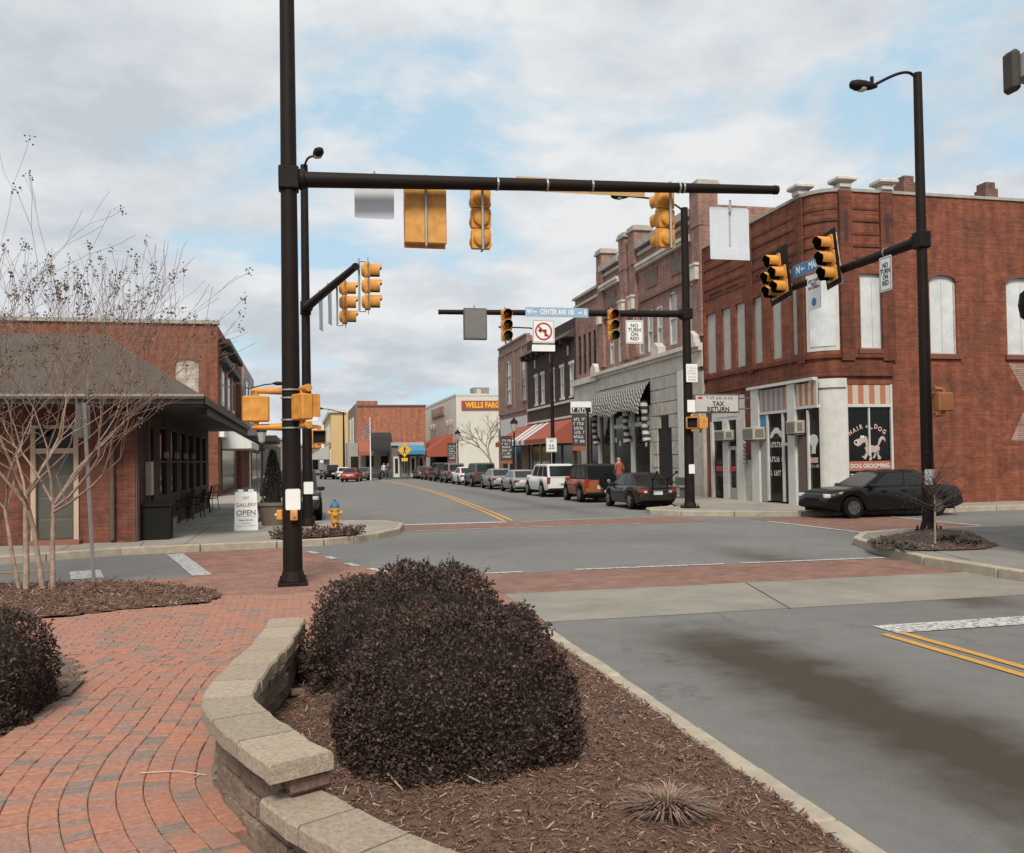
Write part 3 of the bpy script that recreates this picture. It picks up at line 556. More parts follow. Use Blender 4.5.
BARK = M('smooth_bark', (.33,.235,.175), .75, var=.55, scale=7, bump=.3, bscale=12); TWG = M('red_twig', (.25,.165,.125), .8, var=.35); SEED = leafmat('seed_head', [(0,(.075,.058,.045)),(.5,(.13,.105,.078)),(1,(.21,.175,.125))])
def crape(label, base, stems, seed, hgt, limbs=()):
    r = random.Random(seed); t = thing('crape_myrtle_tree', label, 'tree', base, 0, 'bare multi-stemmed trees by the brick walk'); tk = [MB() for _ in stems]; tw = MB(); sv = []; sf = []
    def cluster(p, d):
        for i in range(r.randint(6,14)):
            q = p+Vector((r.gauss(0,.03),r.gauss(0,.03),r.gauss(0,.04)))+d*r.uniform(-.06,.06); s = r.uniform(.006,.022); k = len(sv); a = Vector((r.gauss(0,1),r.gauss(0,1),r.gauss(0,1))).normalized(); b = a.cross(Vector((r.gauss(0,1),r.gauss(0,1),r.gauss(0,1)))).normalized(); c = a.cross(b)
            sv.extend([tuple(q+a*s),tuple(q+b*s),tuple(q-a*s),tuple(q-b*s),tuple(q+c*s),tuple(q-c*s)]); sf.extend([(k,k+1,k+4),(k+1,k+2,k+4),(k+2,k+3,k+4),(k+3,k,k+4),(k+1,k,k+5),(k+2,k+1,k+5),(k+3,k+2,k+5),(k,k+3,k+5)])
    def grow(mb, p, d, L, rad, depth):
        n = 4 if depth > 2 else 3; pts = [p]; rr = [rad]; q = p.copy(); dd = d.copy(); jit = .05 if depth > 5 else .13
        for i in range(n):
            dd = (dd+Vector((r.gauss(0,jit),r.gauss(0,jit),r.gauss(.05,.06)))).normalized(); q = q+dd*L/n; pts.append(q.copy()); rr.append(max(rad*(1-.30*(i+1)/n),.0028))
        mb.tube(pts, rr, 7 if rad > .02 else 4, cap=False)
        if depth == 0:
            if r.random() < .42: cluster(q, dd)
            return
        k = 3 if depth > 5 else r.choice((2,2,3)) if depth > 1 else 2
        a0 = r.uniform(0,6.28)
        for j in range(k):
            a = a0+j*6.283/k+r.gauss(0,.35); sp = r.uniform(.45,.9) if depth > 3 else r.uniform(.35,.8) if depth > 1 else r.uniform(.25,.7)
            u = dd.cross(Vector((.3,.2,1))).normalized(); v_ = dd.cross(u); e = (dd+(u*math.cos(a)+v_*math.sin(a))*sp)
            out_ = Vector((q.x,q.y,0)); e = (e+(out_.normalized()*.16 if out_.length > .05 else Vector((0,0,0)))).normalized(); e.z = max(e.z,.12); e = (e+Vector((0,0,.17))).normalized()
            grow(tw if depth < 5 else mb, q, e, L*(r.uniform(.76,.98) if depth < 6 else r.uniform(.62,.8)), rr[-1]*r.uniform(.62,.78), depth-1)
        if depth in (2,3,4):
            for j in range(1):
                i = r.randint(1,n-1); e = (Vector((r.gauss(0,1),r.gauss(0,1),.4)).normalized()+dd*.5).normalized(); grow(tw, pts[i], e, L*.5, rr[i]*.4, 0 if depth == 2 else 1)
    for mb, (ox, oy, dx_, dy_, L, rad) in zip(tk, stems):
        grow(mb, Vector((ox,oy,-.02)), Vector((dx_,dy_,1)).normalized(), L, rad, 6)
    for p_, d_, L_, rad_, dep_ in limbs: grow(tw, Vector(p_), Vector(d_).normalized(), L_, rad_, dep_)
    for mb in tk: mb.build('trunk', BARK, t, smooth=60)
    tw.build('branches', TWG, t, smooth=60, recalc=False); rawmesh('seed_heads', sv, sf, SEED, t)
g1 = gnd(26,592); g2 = gnd(47,592)
crape('bare tan multi-stemmed tree nearer the picture left edge in the mulch', (g1.x,g1.y,.05), [(0,0,-.04,.02,1.45,.05),(-.12,.1,-.2,.1,1.25,.034)], 21, 5.3, [((-.04,.02,1.4),(-.8,.2,.9),1.0,.022,4),((-.03,.02,1.35),(.6,-.3,1),.95,.022,4)])
crape('bare tan twin-trunked tree nearer the thin signpost with limbs sweeping right', (g2.x,g2.y,.05), [(-.06,0,-.03,.0,1.25,.046),(.07,.05,.04,-.02,1.3,.046)], 33, 5.3, [((.1,.05,1.22),(1.0,.1,.62),1.0,.026,4),((.08,.04,1.15),(1.0,-.3,.42),.95,.022,4),((.1,.05,1.28),(.75,.3,1.0),.95,.024,4)])
# slender shrub on the traffic island in front of the pole
isl = gnd(935,541,.24)
def scrub(label, base, h, sp, n, mat, seed, name='young_tree', cat='tree', trunk=.022, z0=.35):
    r = random.Random(seed); t = thing(name, label, cat, base); k = MB().tube([(0,0,-.03),(.02,0,h*.4),(0,.02,h*.7)], [trunk,trunk*.8,trunk*.4], 7); tw = MB(); vs = []; fs = []
    for i in range(n):
        z = h*r.uniform(z0,.75); a = r.uniform(0,6.28); e = Vector((math.cos(a)*sp*r.uniform(.3,1),math.sin(a)*sp*r.uniform(.3,1),z+h*r.uniform(.05,.3))); tw.tube([(0,0,z*.9),e*.5+Vector((0,0,z*.5)),e], [.006,.004,.002], 4, cap=False)
        for j in range(9):
            p = e*(1-.06*j)+Vector((r.gauss(0,.05),r.gauss(0,.05),r.gauss(0,.05))); q = Vector((r.gauss(0,1),r.gauss(0,1),r.gauss(0,1))).normalized()*.035; s_ = q.cross(Vector((0,0,1)))*.3; kk = len(vs); vs += [tuple(p),tuple(p+q*.5+s_),tuple(p+q),tuple(p+q*.5-s_)]; fs.append((kk,kk+1,kk+2,kk+3))
    k.build('trunk', BARK, t, smooth=60); tw.build('branches', M('scrub_twig',(.07,.055,.045),.85), t, recalc=False); rawmesh('foliage', vs, fs, mat, t); return t
DRYLEAF = leafmat('dull_leaf', [(0,(.03,.03,.022)),(.6,(.06,.055,.04)),(1,(.10,.085,.06))])
scrub('slender shrubby young tree on the traffic island in front of the pole', (isl.x,isl.y,isl.z-.02), 1.75, .85, 75, DRYLEAF, 12)
def groundplants(pts, mat, h, label, seed, name='low_plant'):
    r = random.Random(seed)
    for i, p in enumerate(pts):
        vs = []; fs = []
        vs += [(-.03,-.03,0),(.03,-.03,0),(.0,.03,0),(0,0,h*.8)]; fs += [(0,1,3),(1,2,3),(2,0,3)]
        for j in range(90):
            a = r.uniform(0,6.28); rr = r.random()**.6*.24; q = Vector((math.cos(a)*rr,math.sin(a)*rr,r.uniform(.0,h)*(1-rr*2))); d = Vector((r.gauss(0,1),r.gauss(0,1),r.gauss(.4,.8))).normalized()*.085; s_ = d.cross(Vector((r.gauss(0,1),r.gauss(0,1),r.gauss(0,1)))).normalized()*.028; k = len(vs); vs += [tuple(q),tuple(q+d*.5+s_),tuple(q+d),tuple(q+d*.5-s_)]; fs.append((k,k+1,k+2,k+3))
        o = rawmesh(name, vs, fs, mat); o.location = p; tag(o, label, 'plant', label)
COL = leafmat('corner_leaf', [(0,(.045,.035,.03)),(.5,(.10,.07,.055)),(.8,(.16,.09,.06)),(1,(.22,.13,.09))])
groundplants([gnd(x,y,.19) for x,y in ((279,537),(292,534),(301,537),(315,534),(326,536),(338,533),(347,535),(356,534))], COL, .25, 'low dry reddish plant in the corner bed by the hydrant', 3)
groundplants([gnd(x,y,.20) for x,y in ((885,545),(948,540),(968,544),(905,549))], DRYLEAF, .10, 'low dark plant in the traffic island bed', 5)

# bare street tree far along, in front of the pale bank wall
def bare_tree(label, base, h, seed, spread=.55):
    r = random.Random(seed); t = thing('bare_tree', label, 'tree', base); tk = MB(); br = MB()
    def grow(p, d, L, rad, dep):
        q = p; pts = [p]; dd = d
        for i in range(3): dd = (dd+Vector((r.gauss(0,.12),r.gauss(0,.12),r.gauss(.03,.08)))).normalized(); q = q+dd*L/3; pts.append(q)
        (tk if dep > 3 else br).tube(pts, [rad,rad*.9,rad*.8,rad*.7], 6 if dep > 2 else 4, cap=False)
        if dep == 0: return
        for j in range(3):
            a = r.uniform(0,6.28)+j*2.1; u = dd.cross(Vector((.3,.2,1))).normalized(); v_ = dd.cross(u); grow(q, (dd+(u*math.cos(a)+v_*math.sin(a))*r.uniform(.4,.9)*spread*1.6).normalized(), L*r.uniform(.62,.85), rad*.62, dep-1)
    grow(Vector((0,0,-.02)), Vector((0,0,1)), h*.26, h*.02, 5); tk.build('trunk', BARK, t, smooth=60); br.build('crown', M('grey_twig',(.24,.19,.15),.9,var=.3), t, recalc=False); return t
bare_tree('bare pinkish tree in front of the pale bank wall', (17.8,83,.15), 7.0, 5)

# ------------------------------------------------------------------ signal poles
POLE = M('bronze_pole', (.014,.009,.007), .6, 0, var=.3, scale=3, spec=.18); STEEL = M('galvanised', (.42,.42,.41), .45, .7, var=.15); YEL = M('signal_yellow', (.60,.265,.045), .65, var=.3, scale=7, bump=.2, bscale=40); YELB = M('signal_yellow_faded', (.58,.285,.065), .7, var=.32, scale=5)
BLACK = M('signal_black', (.009,.008,.007), .6, spec=.2); LENSD = [M('lens_red',(.10,.012,.010),.25), M('lens_amber',(.12,.05,.008),.25), M('lens_green',(.008,.06,.045),.25)]
ALU = M('sign_back', (.47,.47,.46), .5, .35, var=.1); WHITE = M('sign_white', (.78,.78,.76), .5, var=.04); SBLK = M('sign_black', (.015,.015,.015), .5); SRED = M('sign_red', (.45,.035,.025), .5); BLUE = M('street_sign_blue', (.035,.19,.38), .5); LBLUE = M('street_sign_pale_blue', (.27,.42,.55), .5, var=.05); PANELW = M('sign_panel_pale', (.60,.64,.69), .55, var=.06); DGREY = M('box_grey', (.11,.105,.10), .6)
GLASSL = M('lamp_lens', (.55,.55,.5), .3)
def pole(label, base, z1, r0, r1, arm_z, arm_end, lum=None, extra=0, bands=()):
    t = thing('signal_pole', label, 'pole', base); b = Vector(base)
    MB().tube([(0,0,0),(0,0,z1-base[2])], [r0,r1], 16).build('shaft', POLE, t, smooth=50)
    f = MB().box(-r0*1.5,r0*1.5,-r0*1.5,r0*1.5,0,.05); f.tube([(0,0,.05),(0,0,.22)], [r0*1.35,r0*1.06], 14); f.build('base_plate', POLE, t, bevel=.01)
    for sx in (-1,1):
        for sy in (-1,1): MB().tube([(sx*r0*1.2,sy*r0*1.2,.04),(sx*r0*1.2,sy*r0*1.2,.12)], .025, 6).build('anchor_bolt', POLE, t)
    if arm_end is not None:
        e = Vector(arm_end)-b; s = Vector((0,0,arm_z-b.z)); d = (e-s).normalized()
        a = MB().tube([s, e], [.125,.075], 14).build('mast_arm', POLE, t, smooth=50)
        MB().tube([e-d*.02,e+d*.05], [.085,.08], 12).build('end_cap', POLE, a)
        cl = MB().cb(s.x,s.y,s.z,r0*2.08,r0*2.08,.36); cl.tube([s+d*r0, s+d*(r0+.09)], .17, 12); cl.build('arm_clamp', POLE, a, bevel=.02)
        for q in bands: MB().tube([s+d*(q-.015),s+d*(q+.015)], .134-.05*q/(e-s).length, 14).build('band', STEEL, a)
    if lum is not None:
        l = Vector(lum)-b; top = Vector((0,0,z1-b.z-.12)); m = (top+l)/2+Vector((0,0,.16)); P = spline([top,top*.6+m*.4+Vector((0,0,.10)),m,l], 5); dd = (P[-1]-P[-2]).normalized()
        la = MB().tube(P, .032, 8).build('lamp_arm', POLE, t, smooth=50); dd = (l-top); dd.z = 0; dd.normalize(); an = math.atan2(dd.y,dd.x)
        h = MB(Matrix.Translation(l)@Matrix.Rotation(an,4,'Z')); h.lathe([(.03,-.12),(.08,0),(.125,.2),(.13,.38),(.09,.5),(.02,.54)], axis='X', n=12)
        for v in h.v:
            if v.z > l.z+.05: v.z = l.z+.05+(v.z-l.z-.05)*.6
        lh = h.build('lamp_head', POLE, la, smooth=50); g = MB(Matrix.Translation(l)@Matrix.Rotation(an,4,'Z')); g.lathe([(.02,-.15),(.09,-.12),(.105,-.08)], c=(.25,0,0), n=12); g.build('lamp_lens', GLASSL, lh, smooth=60)
        h2 = MB(Matrix.Translation(l)).tube([(0,0,.08),(0,0,.2)], .04, 8).build('photocell', POLE, lh)
    return t
p1 = gnd(293,585); A1z = onv(302,180,p1.y).z; A1e = onv(775,190,p1.y+.1)
pole('tall dark bronze signal pole with long mast arm on the brick walk', (p1.x,p1.y,.006), 11.2, .15, .105, A1z, A1e, lum=(p1.x-.3,p1.y-2.2,11.6), bands=(3.35,4.2,5.0,6.6,6.68))
p2 = gnd(929,531,.2); A2z = onv(920,240,p2.y).z; A2e = onu(764,289,p2.x)
pole('dark street light and signal pole standing on the planted traffic island', (p2.x,p2.y,.19), onv(916,73,p2.y).z, .135, .09, A2z, (p2.x,p2.y+6.3,A2z-.05), lum=onv(872,86,p2.y), bands=(1.2,3.4,3.5))
p3 = gnd(690,508,.15); A3z = onv(686,314,p3.y).z
pole('dark signal pole at the far right corner with arm pointing left', (p3.x,p3.y,.15), onv(686,208,p3.y).z, .17, .12, A3z, onv(440,312,p3.y), lum=onv(626,196,p3.y), bands=(2.5,))
p4 = gnd(308,526,.15); A4z = onv(303,308,p4.y).z; A4e = onu(354,266,p4.x)
A4e = Vector((1.2,19.9,A4z+.02)); A4d = (A4e-Vector((p4.x,p4.y,A4z)))
pole('dark signal pole behind the near pole with arm reaching forward', (p4.x,p4.y,.15), onv(301,165,p4.y).z, .14, .10, A4z, A4e, lum=onv(316,156,p4.y-1.6))

def signal(label, top, rz, cells, back=None, bsize=None, hmat=YEL, vmat=None, group=None, vis=.24, backmat=None, mount=None):
    # front = local -Y, origin at the middle of the top cell
    t = thing('traffic_signal', label, 'traffic light', top, rz, group); S = .34; vmat = vmat or hmat
    hb = MB()
    for i, (x, z) in enumerate(cells):
        s = MB(); s.prism([(x-S/2+.02,z-S/2+.006),(x+S/2-.02,z-S/2+.006),(x+S/2-.004,z-S/2+.03),(x+S/2-.004,z+S/2-.03),(x+S/2-.02,z+S/2-.006),(x-S/2+.02,z+S/2-.006),(x-S/2+.004,z+S/2-.03),(x-S/2+.004,z-S/2+.03)], 0, .12); s.lathe([(.15,.12),(.125,.17),(.07,.19)], c=(x,0,z), axis='Y', n=14)
        for q in (-.09,.09): s.box(x-S/2-.012,x-S/2+.006,.03,.07,z+q-.02,z+q+.02)
        c = s.build('signal_section', hmat, t, smooth=35)
        v = []; f = []; fi = []; n = 18
        for k in range(n+1):
            a = R(-48)+R(276)*k/n
            for yy in (0,-vis if R(20) < a < R(160) else -vis*.82): v += [(x+math.cos(a)*.152,yy,z+math.sin(a)*.152),(x+math.cos(a)*.145,yy,z+math.sin(a)*.145)]
        for k in range(n):
            o = k*4; f += [(o,o+4,o+6,o+2),(o+2,o+6,o+7,o+3)]; fi.append((o+1,o+3,o+7,o+5))
        vz = rawmesh('visor', v, f, vmat, c); rawmesh('visor_lining', v, fi, BLACK, vz); li = 0 if z > -.1 else (1 if z > -.45 else 2)
        MB().lathe([(.145,-.004),(.12,-.02),(.05,-.032)], c=(x,0,z), axis='Y', n=16).build('lens', LENSD[li], c, smooth=60)
    if back:
        x0,x1,z0,z1 = bsize; MB().box(x0,x1,.035,.05,z0,z1).build('backplate', back, t)
    zs = [z for _,z in cells]; hi, lo = max(zs)+S/2+.1, min(zs)-S/2-.04
    br = MB().tube([(0,.24,hi),(0,.24,lo)], .024, 8); br.tube([(0,.24,lo),(0,.1,lo)], .02, 6); br.tube([(0,.24,hi-.05),(0,.1,hi-.06)], .02, 6); br.build('bracket', STEEL, t, smooth=50); return t
def arrow(t, x, d, mat, k=1): MB().box(x-.07*k,x+.07*k,-.007,-.004,-.018,.018).prism([(x+d*.06*k,-.06),(x+d*.06*k,.06),(x+d*.13*k,0)], -.007, -.004).build('arrow', mat, t)
three = [(0,0),(0,-.345),(0,-.69)]; dog = [(0,0),(-.18,-.36),(.18,-.36),(-.18,-.705),(.18,-.705)]
def panel(name, label, cat, c, rz, w_, h_, face=WHITE, back=ALU, t_=.006, border=None, group=None, rod=None):
    # sign plate, front = local -Y
    t = thing(name, label, cat, c, rz, group); MB().prism([(-w_/2+.03,-h_/2),(w_/2-.03,-h_/2),(w_/2,-h_/2+.03),(w_/2,h_/2-.03),(w_/2-.03,h_/2),(-w_/2+.03,h_/2),(-w_/2,h_/2-.03),(-w_/2,-h_/2+.03)], 0, t_).build('plate', back, t)
    MB().box(-w_/2+.008,w_/2-.008,-.003,-.0002,-h_/2+.008,h_/2-.008).build('face', face, t)
    if border: 
        b = MB(); e = .03; k = .012
        for q in ((-w_/2+e,w_/2-e,h_/2-e-k,h_/2-e),(-w_/2+e,w_/2-e,-h_/2+e,-h_/2+e+k),(-w_/2+e,-w_/2+e+k,-h_/2+e+k+.001,h_/2-e-k-.001),(w_/2-e-k,w_/2-e,-h_/2+e+k+.001,h_/2-e-k-.001)): b.box(q[0],q[1],-.006,-.0032,q[2],q[3])
        b.build('border', border, t)
    if rod: MB().tube([(0,.05,h_/2-.1),(0,.05,h_/2+rod)], .02, 6).tube([(0,.05,h_/2-.1),(0,.004,h_/2-.1)], .02, 6).build('hanger', STEEL, t)
    return t
# --- near arm (seen from behind, faces +v)
v1 = p1.y+.17
def top_at(px, py, v, dz=.17): q = onv(px, py, v); return (q.x, q.y, q.z-dz)
a = onv(374.5,196,v1+.1); panel('hanging_sign', 'pale sign seen from behind, nearest the pole on the near arm', 'sign', (a.x,v1+.14,a.z-.03), R(180), .64, .66, back=PANELW, rod=.1)
a = onv(425.5,214,v1+.12); t = signal('traffic light seen from behind with wide yellow back panel', (a.x,v1+.3,a.z+.36), R(180), three, YELB, (-.345,.345,-.90,.2))
bx('back_panel', YELB, t, -.345,.345,.05,.22,-.85,.05, bevel=.012)
for px, lb in ((482,'plain yellow traffic light seen from behind in mid near arm'),(667,'yellow traffic light seen from behind toward the near arm tip')):
    a = onv(px,218,v1+.12); signal(lb, (a.x,v1+.3,a.z+.36), R(180) if px < 600 else R(192), three)
a = onv(516,184,v1+.1); b = onv(646,187.5,v1+.1)
n_ = panel('street_name_sign', 'long street name sign seen edge-on behind the near arm', 'sign', ((a.x+b.x)/2,v1+.16,(a.z+b.z)/2), R(180), b.x-a.x, .24, face=LBLUE, back=M('sign_back_warm',(.55,.36,.14),.5))
a = onv(731,233,v1); nb = panel('hanging_sign', 'large white sign seen from behind near the arm tip', 'sign', (a.x,v1+.06,a.z), R(180), .76, .94, back=PANELW, rod=.12)
bx('stiffener', ALU, nb, -.012,.012,.007,.022,-.22,.36); bx('lower_plate', PANELW, nb, -.38,.38,.008,.016,-.465,-.27)
# --- far right corner arm, faces us
v3 = p3.y-.16
for px, lb in ((505.5,'yellow three-lamp traffic light on the far arm left of the street name sign'),(611.5,'yellow three-lamp traffic light on the far arm beside its pole')):
    a = onv(px,326,v3); signal(lb, (a.x,v3-.2,a.z+.345), 0, three)
a = onv(474,325,v3); t = thing('signal_box', 'dark grey flat sign box hanging near the far arm tip', 'sign box', (a.x,v3-.2,a.z)); MB().box(-.37,.37,-.08,.1,-.5,.5).build('case', DGREY, t, bevel=.015); MB().box(-.33,.33,-.09,-.081,-.45,.45).build('face', M('box_face',(.16,.15,.14),.6), t); MB().tube([(0,.13,-.3),(0,.13,.62)], .025, 6).build('hanger', STEEL, t)
a = onv(556,313,v3); t = panel('street_name_sign', 'pale blue street name sign reading CENTER AVE on the far arm', 'sign', (a.x,v3-.13,a.z), 0, 2.12, .31, face=LBLUE); text('CENTER AVE 100', .23, WHITE, t, (0,-.006,0), bold=.006, sx=.66); text('W', .23, WHITE, t, (-.93,-.006,0), bold=.006, sx=.7); text('E', .23, WHITE, t, (.96,-.006,0), bold=.006, sx=.8); arrow(t, -.73, -1, WHITE, .7); arrow(t, .76, 1, WHITE, .7)
a = onv(542.5,332,v3); t = panel('no_left_turn_sign', 'white no left turn sign with red slashed circle on the far arm', 'sign', (a.x,v3-.13,a.z), 0, .74, .76, border=SBLK)
rg = MB(); V = []; F = []
for k in range(28):
    an = 2*math.pi*k/28
    for rr in (.29,.235): V.append((math.cos(an)*rr,-.0075,math.sin(an)*rr))
for k in range(28): F.append((2*k,2*k+1,(2*k+3)%56,(2*k+2)%56))
rg.add(V,F); rg.obox((0,-.0085,0), (.50,.002,.055), Euler((0,R(45),0))); rg.build('prohibition_ring', SRED, t)
ar = MB().box(.03,.1,-.0072,-.0062,-.16,.06); ar.box(-.08,.03,-.0072,-.0062,0,.06); ar.prism([(-.08,-.06),(-.08,.12),(-.19,.03)], -.0072, -.0062); ar.build('arrow', SBLK, t)
a = onv(542.5,348.5,v3); panel('blank_sign', 'small blank white plate under the no left turn sign', 'sign', (a.x,v3-.13,a.z), 0, .78, .22)
a = onv(633,332.5,v3); t = panel('turn_sign', 'white NO TURN ON RED sign on the far arm beside its pole', 'sign', (a.x,v3-.13,a.z), 0, .61, .78, border=SBLK, rod=.1); text('NO\nTURN\nON\nRED', .17, SBLK, t, (0,-.006,-.01), bold=.003)
# --- right arm, lights face left
u2 = p2.x
def dv(px): # depth on the arm for a pixel column
    return onu(px,270,u2).y
a = onu(781,268,u2-.2); signal('five-lamp yellow traffic light on black backplate at the right arm tip', (u2-.28,dv(785),onu(785,262,u2).z), R(-88), dog, BLACK, (-.46,.46,-.98,.28), vis=.3)
signal('three-lamp yellow traffic light on black backplate on the right arm', (u2-.28,dv(838),onu(838,244,u2).z), R(-88), three, BLACK, (-.26,.26,-.96,.28), vis=.3)
y0, y1 = dv(803), dv(832); t = panel('street_name_sign', 'blue street name sign reading MAIN between the two right lights', 'sign', (u2-.12,(y0+y1)/2,onu(817,265,u2).z), R(-90), abs(y0-y1)+.7, .34, face=BLUE, rod=None); text('N', .26, WHITE, t, (-.72,-.006,0), bold=.008); arrow(t, -.46, -1, WHITE, .9); text('MAIN ST', .26, WHITE, t, (.22,-.006,0), bold=.008, sx=.85)
for o_ in C.objects:
    if o_.name.startswith('traffic_signal') and abs(o_.rotation_euler.z-R(-88)) < .01: o_.scale = (1.16,)*3; o_.rotation_euler.y = -.16
t = panel('yield_sign', 'white LEFT TURN YIELD ON GREEN sign with round disc on the right arm', 'sign', (u2-.12,dv(817.5),onu(817.5,292,u2).z), R(-90), .62, .92, border=None, rod=.1); text('LEFT TURN\nYIELD\nON GREEN', .105, SBLK, t, (0,-.006,.2), bold=.002); MB().lathe([(.11,-.008),(.108,-.0035)], c=(0,0,-.27), axis='Y', n=20).build('disc', BLUE, t)
t = panel('turn_sign', 'narrow white NO TURN ON RED sign on the right arm beside its pole', 'sign', (u2-.12,dv(890),onu(890,274,u2).z), R(-90), .45, .80, border=SBLK, rod=.2); text('NO\nTURN\nON\nRED', .16, SBLK, t, (0,-.006,-.01), bold=.003, sx=.8)
# --- arm reaching forward on the left, lights face right
def on4(t_): return Vector((p4.x,p4.y,A4z))+A4d*t_
for t_, lb in ((.985,'yellow three-lamp traffic light in profile at the forward arm tip on the left'),(.60,'yellow three-lamp traffic light in profile further back on the left arm')):
    q = on4(t_); signal(lb, (q.x+.34,q.y,q.z-.06), R(86), three, DGREY, (-.22,.22,-.93,.25), vis=.26)
for t_, h_, lb in ((.46,.85,'pale sign seen edge-on beside the rear light of the left arm'),(.27,.85,'pale sign seen edge-on close to the pole of the left arm')):
    q = on4(t_); panel('hanging_sign', lb, 'sign', (q.x+.10,q.y,q.z-.40), R(78), .5, h_, back=PANELW, face=PANELW, rod=.2)

# --- pedestrian signals, push buttons and small notices on the poles
def ped(label, c, rz, arm=.3, w_=.40, h_=.40, fm=YEL, side=1):
    # box faces local -Y; brackets run along local X to the pole
    t = thing('pedestrian_signal', label, 'pedestrian signal', c, rz); MB().box(-w_/2,w_/2,-.08,.1,-h_/2,h_/2).build('case', fm, t, bevel=.02)
    MB().box(-w_/2+.02,w_/2-.02,-.20,-.08,h_/2-.03,h_/2-.01).box(-w_/2+.01,-w_/2+.03,-.20,-.08,-h_/2+.04,h_/2-.03).box(w_/2-.03,w_/2-.01,-.20,-.08,-h_/2+.04,h_/2-.03).build('hood', fm, t); MB().box(-w_/2+.04,w_/2-.04,-.085,-.081,-h_/2+.04,h_/2-.05).build('screen', BLACK, t)
    for s_ in (1,-1): MB().tube([(0,.0,s_*(h_/2-.01)),(0,.0,s_*(h_/2+.055)),(side*.06,0,s_*(h_/2+.08)),(side*arm,0,s_*(h_/2+.08))], [.045,.045,.04,.06], 8).build('bracket', fm, t, smooth=50)
    return t
def bandset(owner_loc, r_, zs, name='pole_strap'): pass
a = onv(256,409,p1.y); ped('yellow pedestrian signal left of the near pole, seen from behind', (a.x,p1.y,a.z), R(180), arm=-(p1.x-a.x-.14), fm=YEL)
a = onv(304,407,p1.y-.3); t = ped('yellow pedestrian signal on the near side of the near pole', (a.x-.02,p1.y-.33,a.z), R(115), arm=-.22, fm=YEL)
ZP = [onv(285,y_,p1.y).z for y_ in (390,398,420,428)]
for i, zz in enumerate(ZP): tag(MB(Matrix.Translation((p1.x,p1.y,zz))).lathe([(.150,-.012),(.156,-.012),(.156,.012),(.150,.012)], n=20).build('steel_strap', STEEL), 'thin steel strap around the near pole holding the pedestrian signals', 'strap', 'steel straps on the near pole')
def notice(label, c, rz, w_, h_, lines=None, sz=.05): 
    t = panel('notice', label, 'sign', c, rz, w_, h_)
    if lines: text(lines, sz, SBLK, t, (0,-.006,0))
    LASTN[0] = t; return t
def C_last(): return [o for o in C.objects if o.name.startswith('notice')][-1] if False else LASTN[0]
LASTN = [None]
def button(label, c, rz):
    t = thing('push_button', label, 'push button', c, rz); MB().box(-.055,.055,-.09,.0,-.08,.08).build('housing', YEL, t, bevel=.015); MB().lathe([(.028,-.115),(.03,-.09)], axis='Y', n=12).build('button', STEEL, t)
a = onv(293,499.5,p1.y-.16); notice('white blank notice plate on the near pole', (a.x,p1.y-.165,a.z), 0, .23, .33)
a = onv(294,515,p1.y-.16); button('yellow push button facing us on the near pole', (a.x,p1.y-.148,a.z-.005), 0)
a = onv(280,515,p1.y); button('yellow push button on the left side of the near pole', (p1.x-.146,p1.y,a.z), R(-90))
a = onv(308.5,488,p4.y-.16); notice('small white notice on the pole behind the near pole', (a.x,p4.y-.16,a.z), 0, .26, .34)
a = onv(313,437,p4.y); ped('yellow pedestrian signal on the pole behind the near pole', (p4.x+.33,p4.y,a.z), 0, arm=-.2)
a = onv(311,417,p4.y-.2); notice('white plate on the rear left pole above its pedestrian signal', (p4.x+.05,p4.y-.18,a.z), 0, .5, .24)
a = onv(692,373,p3.y-.2); notice('white regulation sign with small print high on the far right pole', (a.x,p3.y-.19,a.z), 0, .42, .62); scribble(C_last(), M('print_tan',(.35,.27,.2)), Matrix.Translation((0,-.0035,-.02)), .34, .5, 5, 6)
a = onv(691.5,406,p3.y-.2); notice('white small sign below the regulation sign on the far right pole', (a.x,p3.y-.19,a.z), 0, .3, .42)
a = onv(692,469,p3.y-.2); notice('white notice plate low on the far right pole', (a.x,p3.y-.19,a.z), 0, .22, .32)
a = onv(705,423,p3.y); ped('yellow pedestrian signal right of the far right pole', (p3.x+.42,p3.y-.05,a.z), R(80), arm=.0)
a = onv(690,423,p3.y-.25); ped('yellow pedestrian signal in front of the far right pole', (a.x+.04,p3.y-.32,a.z), R(-20), arm=.05)
a = onv(942,402,p2.y); ped('faded orange pedestrian signal right of the island pole', (a.x,p2.y-.04,a.z), R(185), arm=.25, fm=M('signal_orange',(.47,.19,.075),.6))
a = onv(931,477,p2.y-.15); t = notice('white square notice with black pattern low on the island pole', (a.x-.02,p2.y-.145,a.z), 0, .26, .34)
# thin post with sign seen from behind, by the bare trees
sp = gnd(94,585); tp = onv(84,405,sp.y); t = thing('sign_post', 'thin grey leaning sign post beside the bare tree', 'sign post', (sp.x,sp.y,.03)); MB().tube([(0,0,0),(tp.x-sp.x,0,tp.z)], .03, 6).build('post', STEEL, t)
l_ = MB(Matrix.Rotation(R(62),4,'Z')); l_.box(-.16,.16,.035,.041,tp.z-.55,tp.z-.02); q = l_.build('plate', M('plate_weathered',(.22,.22,.21),.7), t); q.location = ((tp.x-sp.x)*.9,0,0)

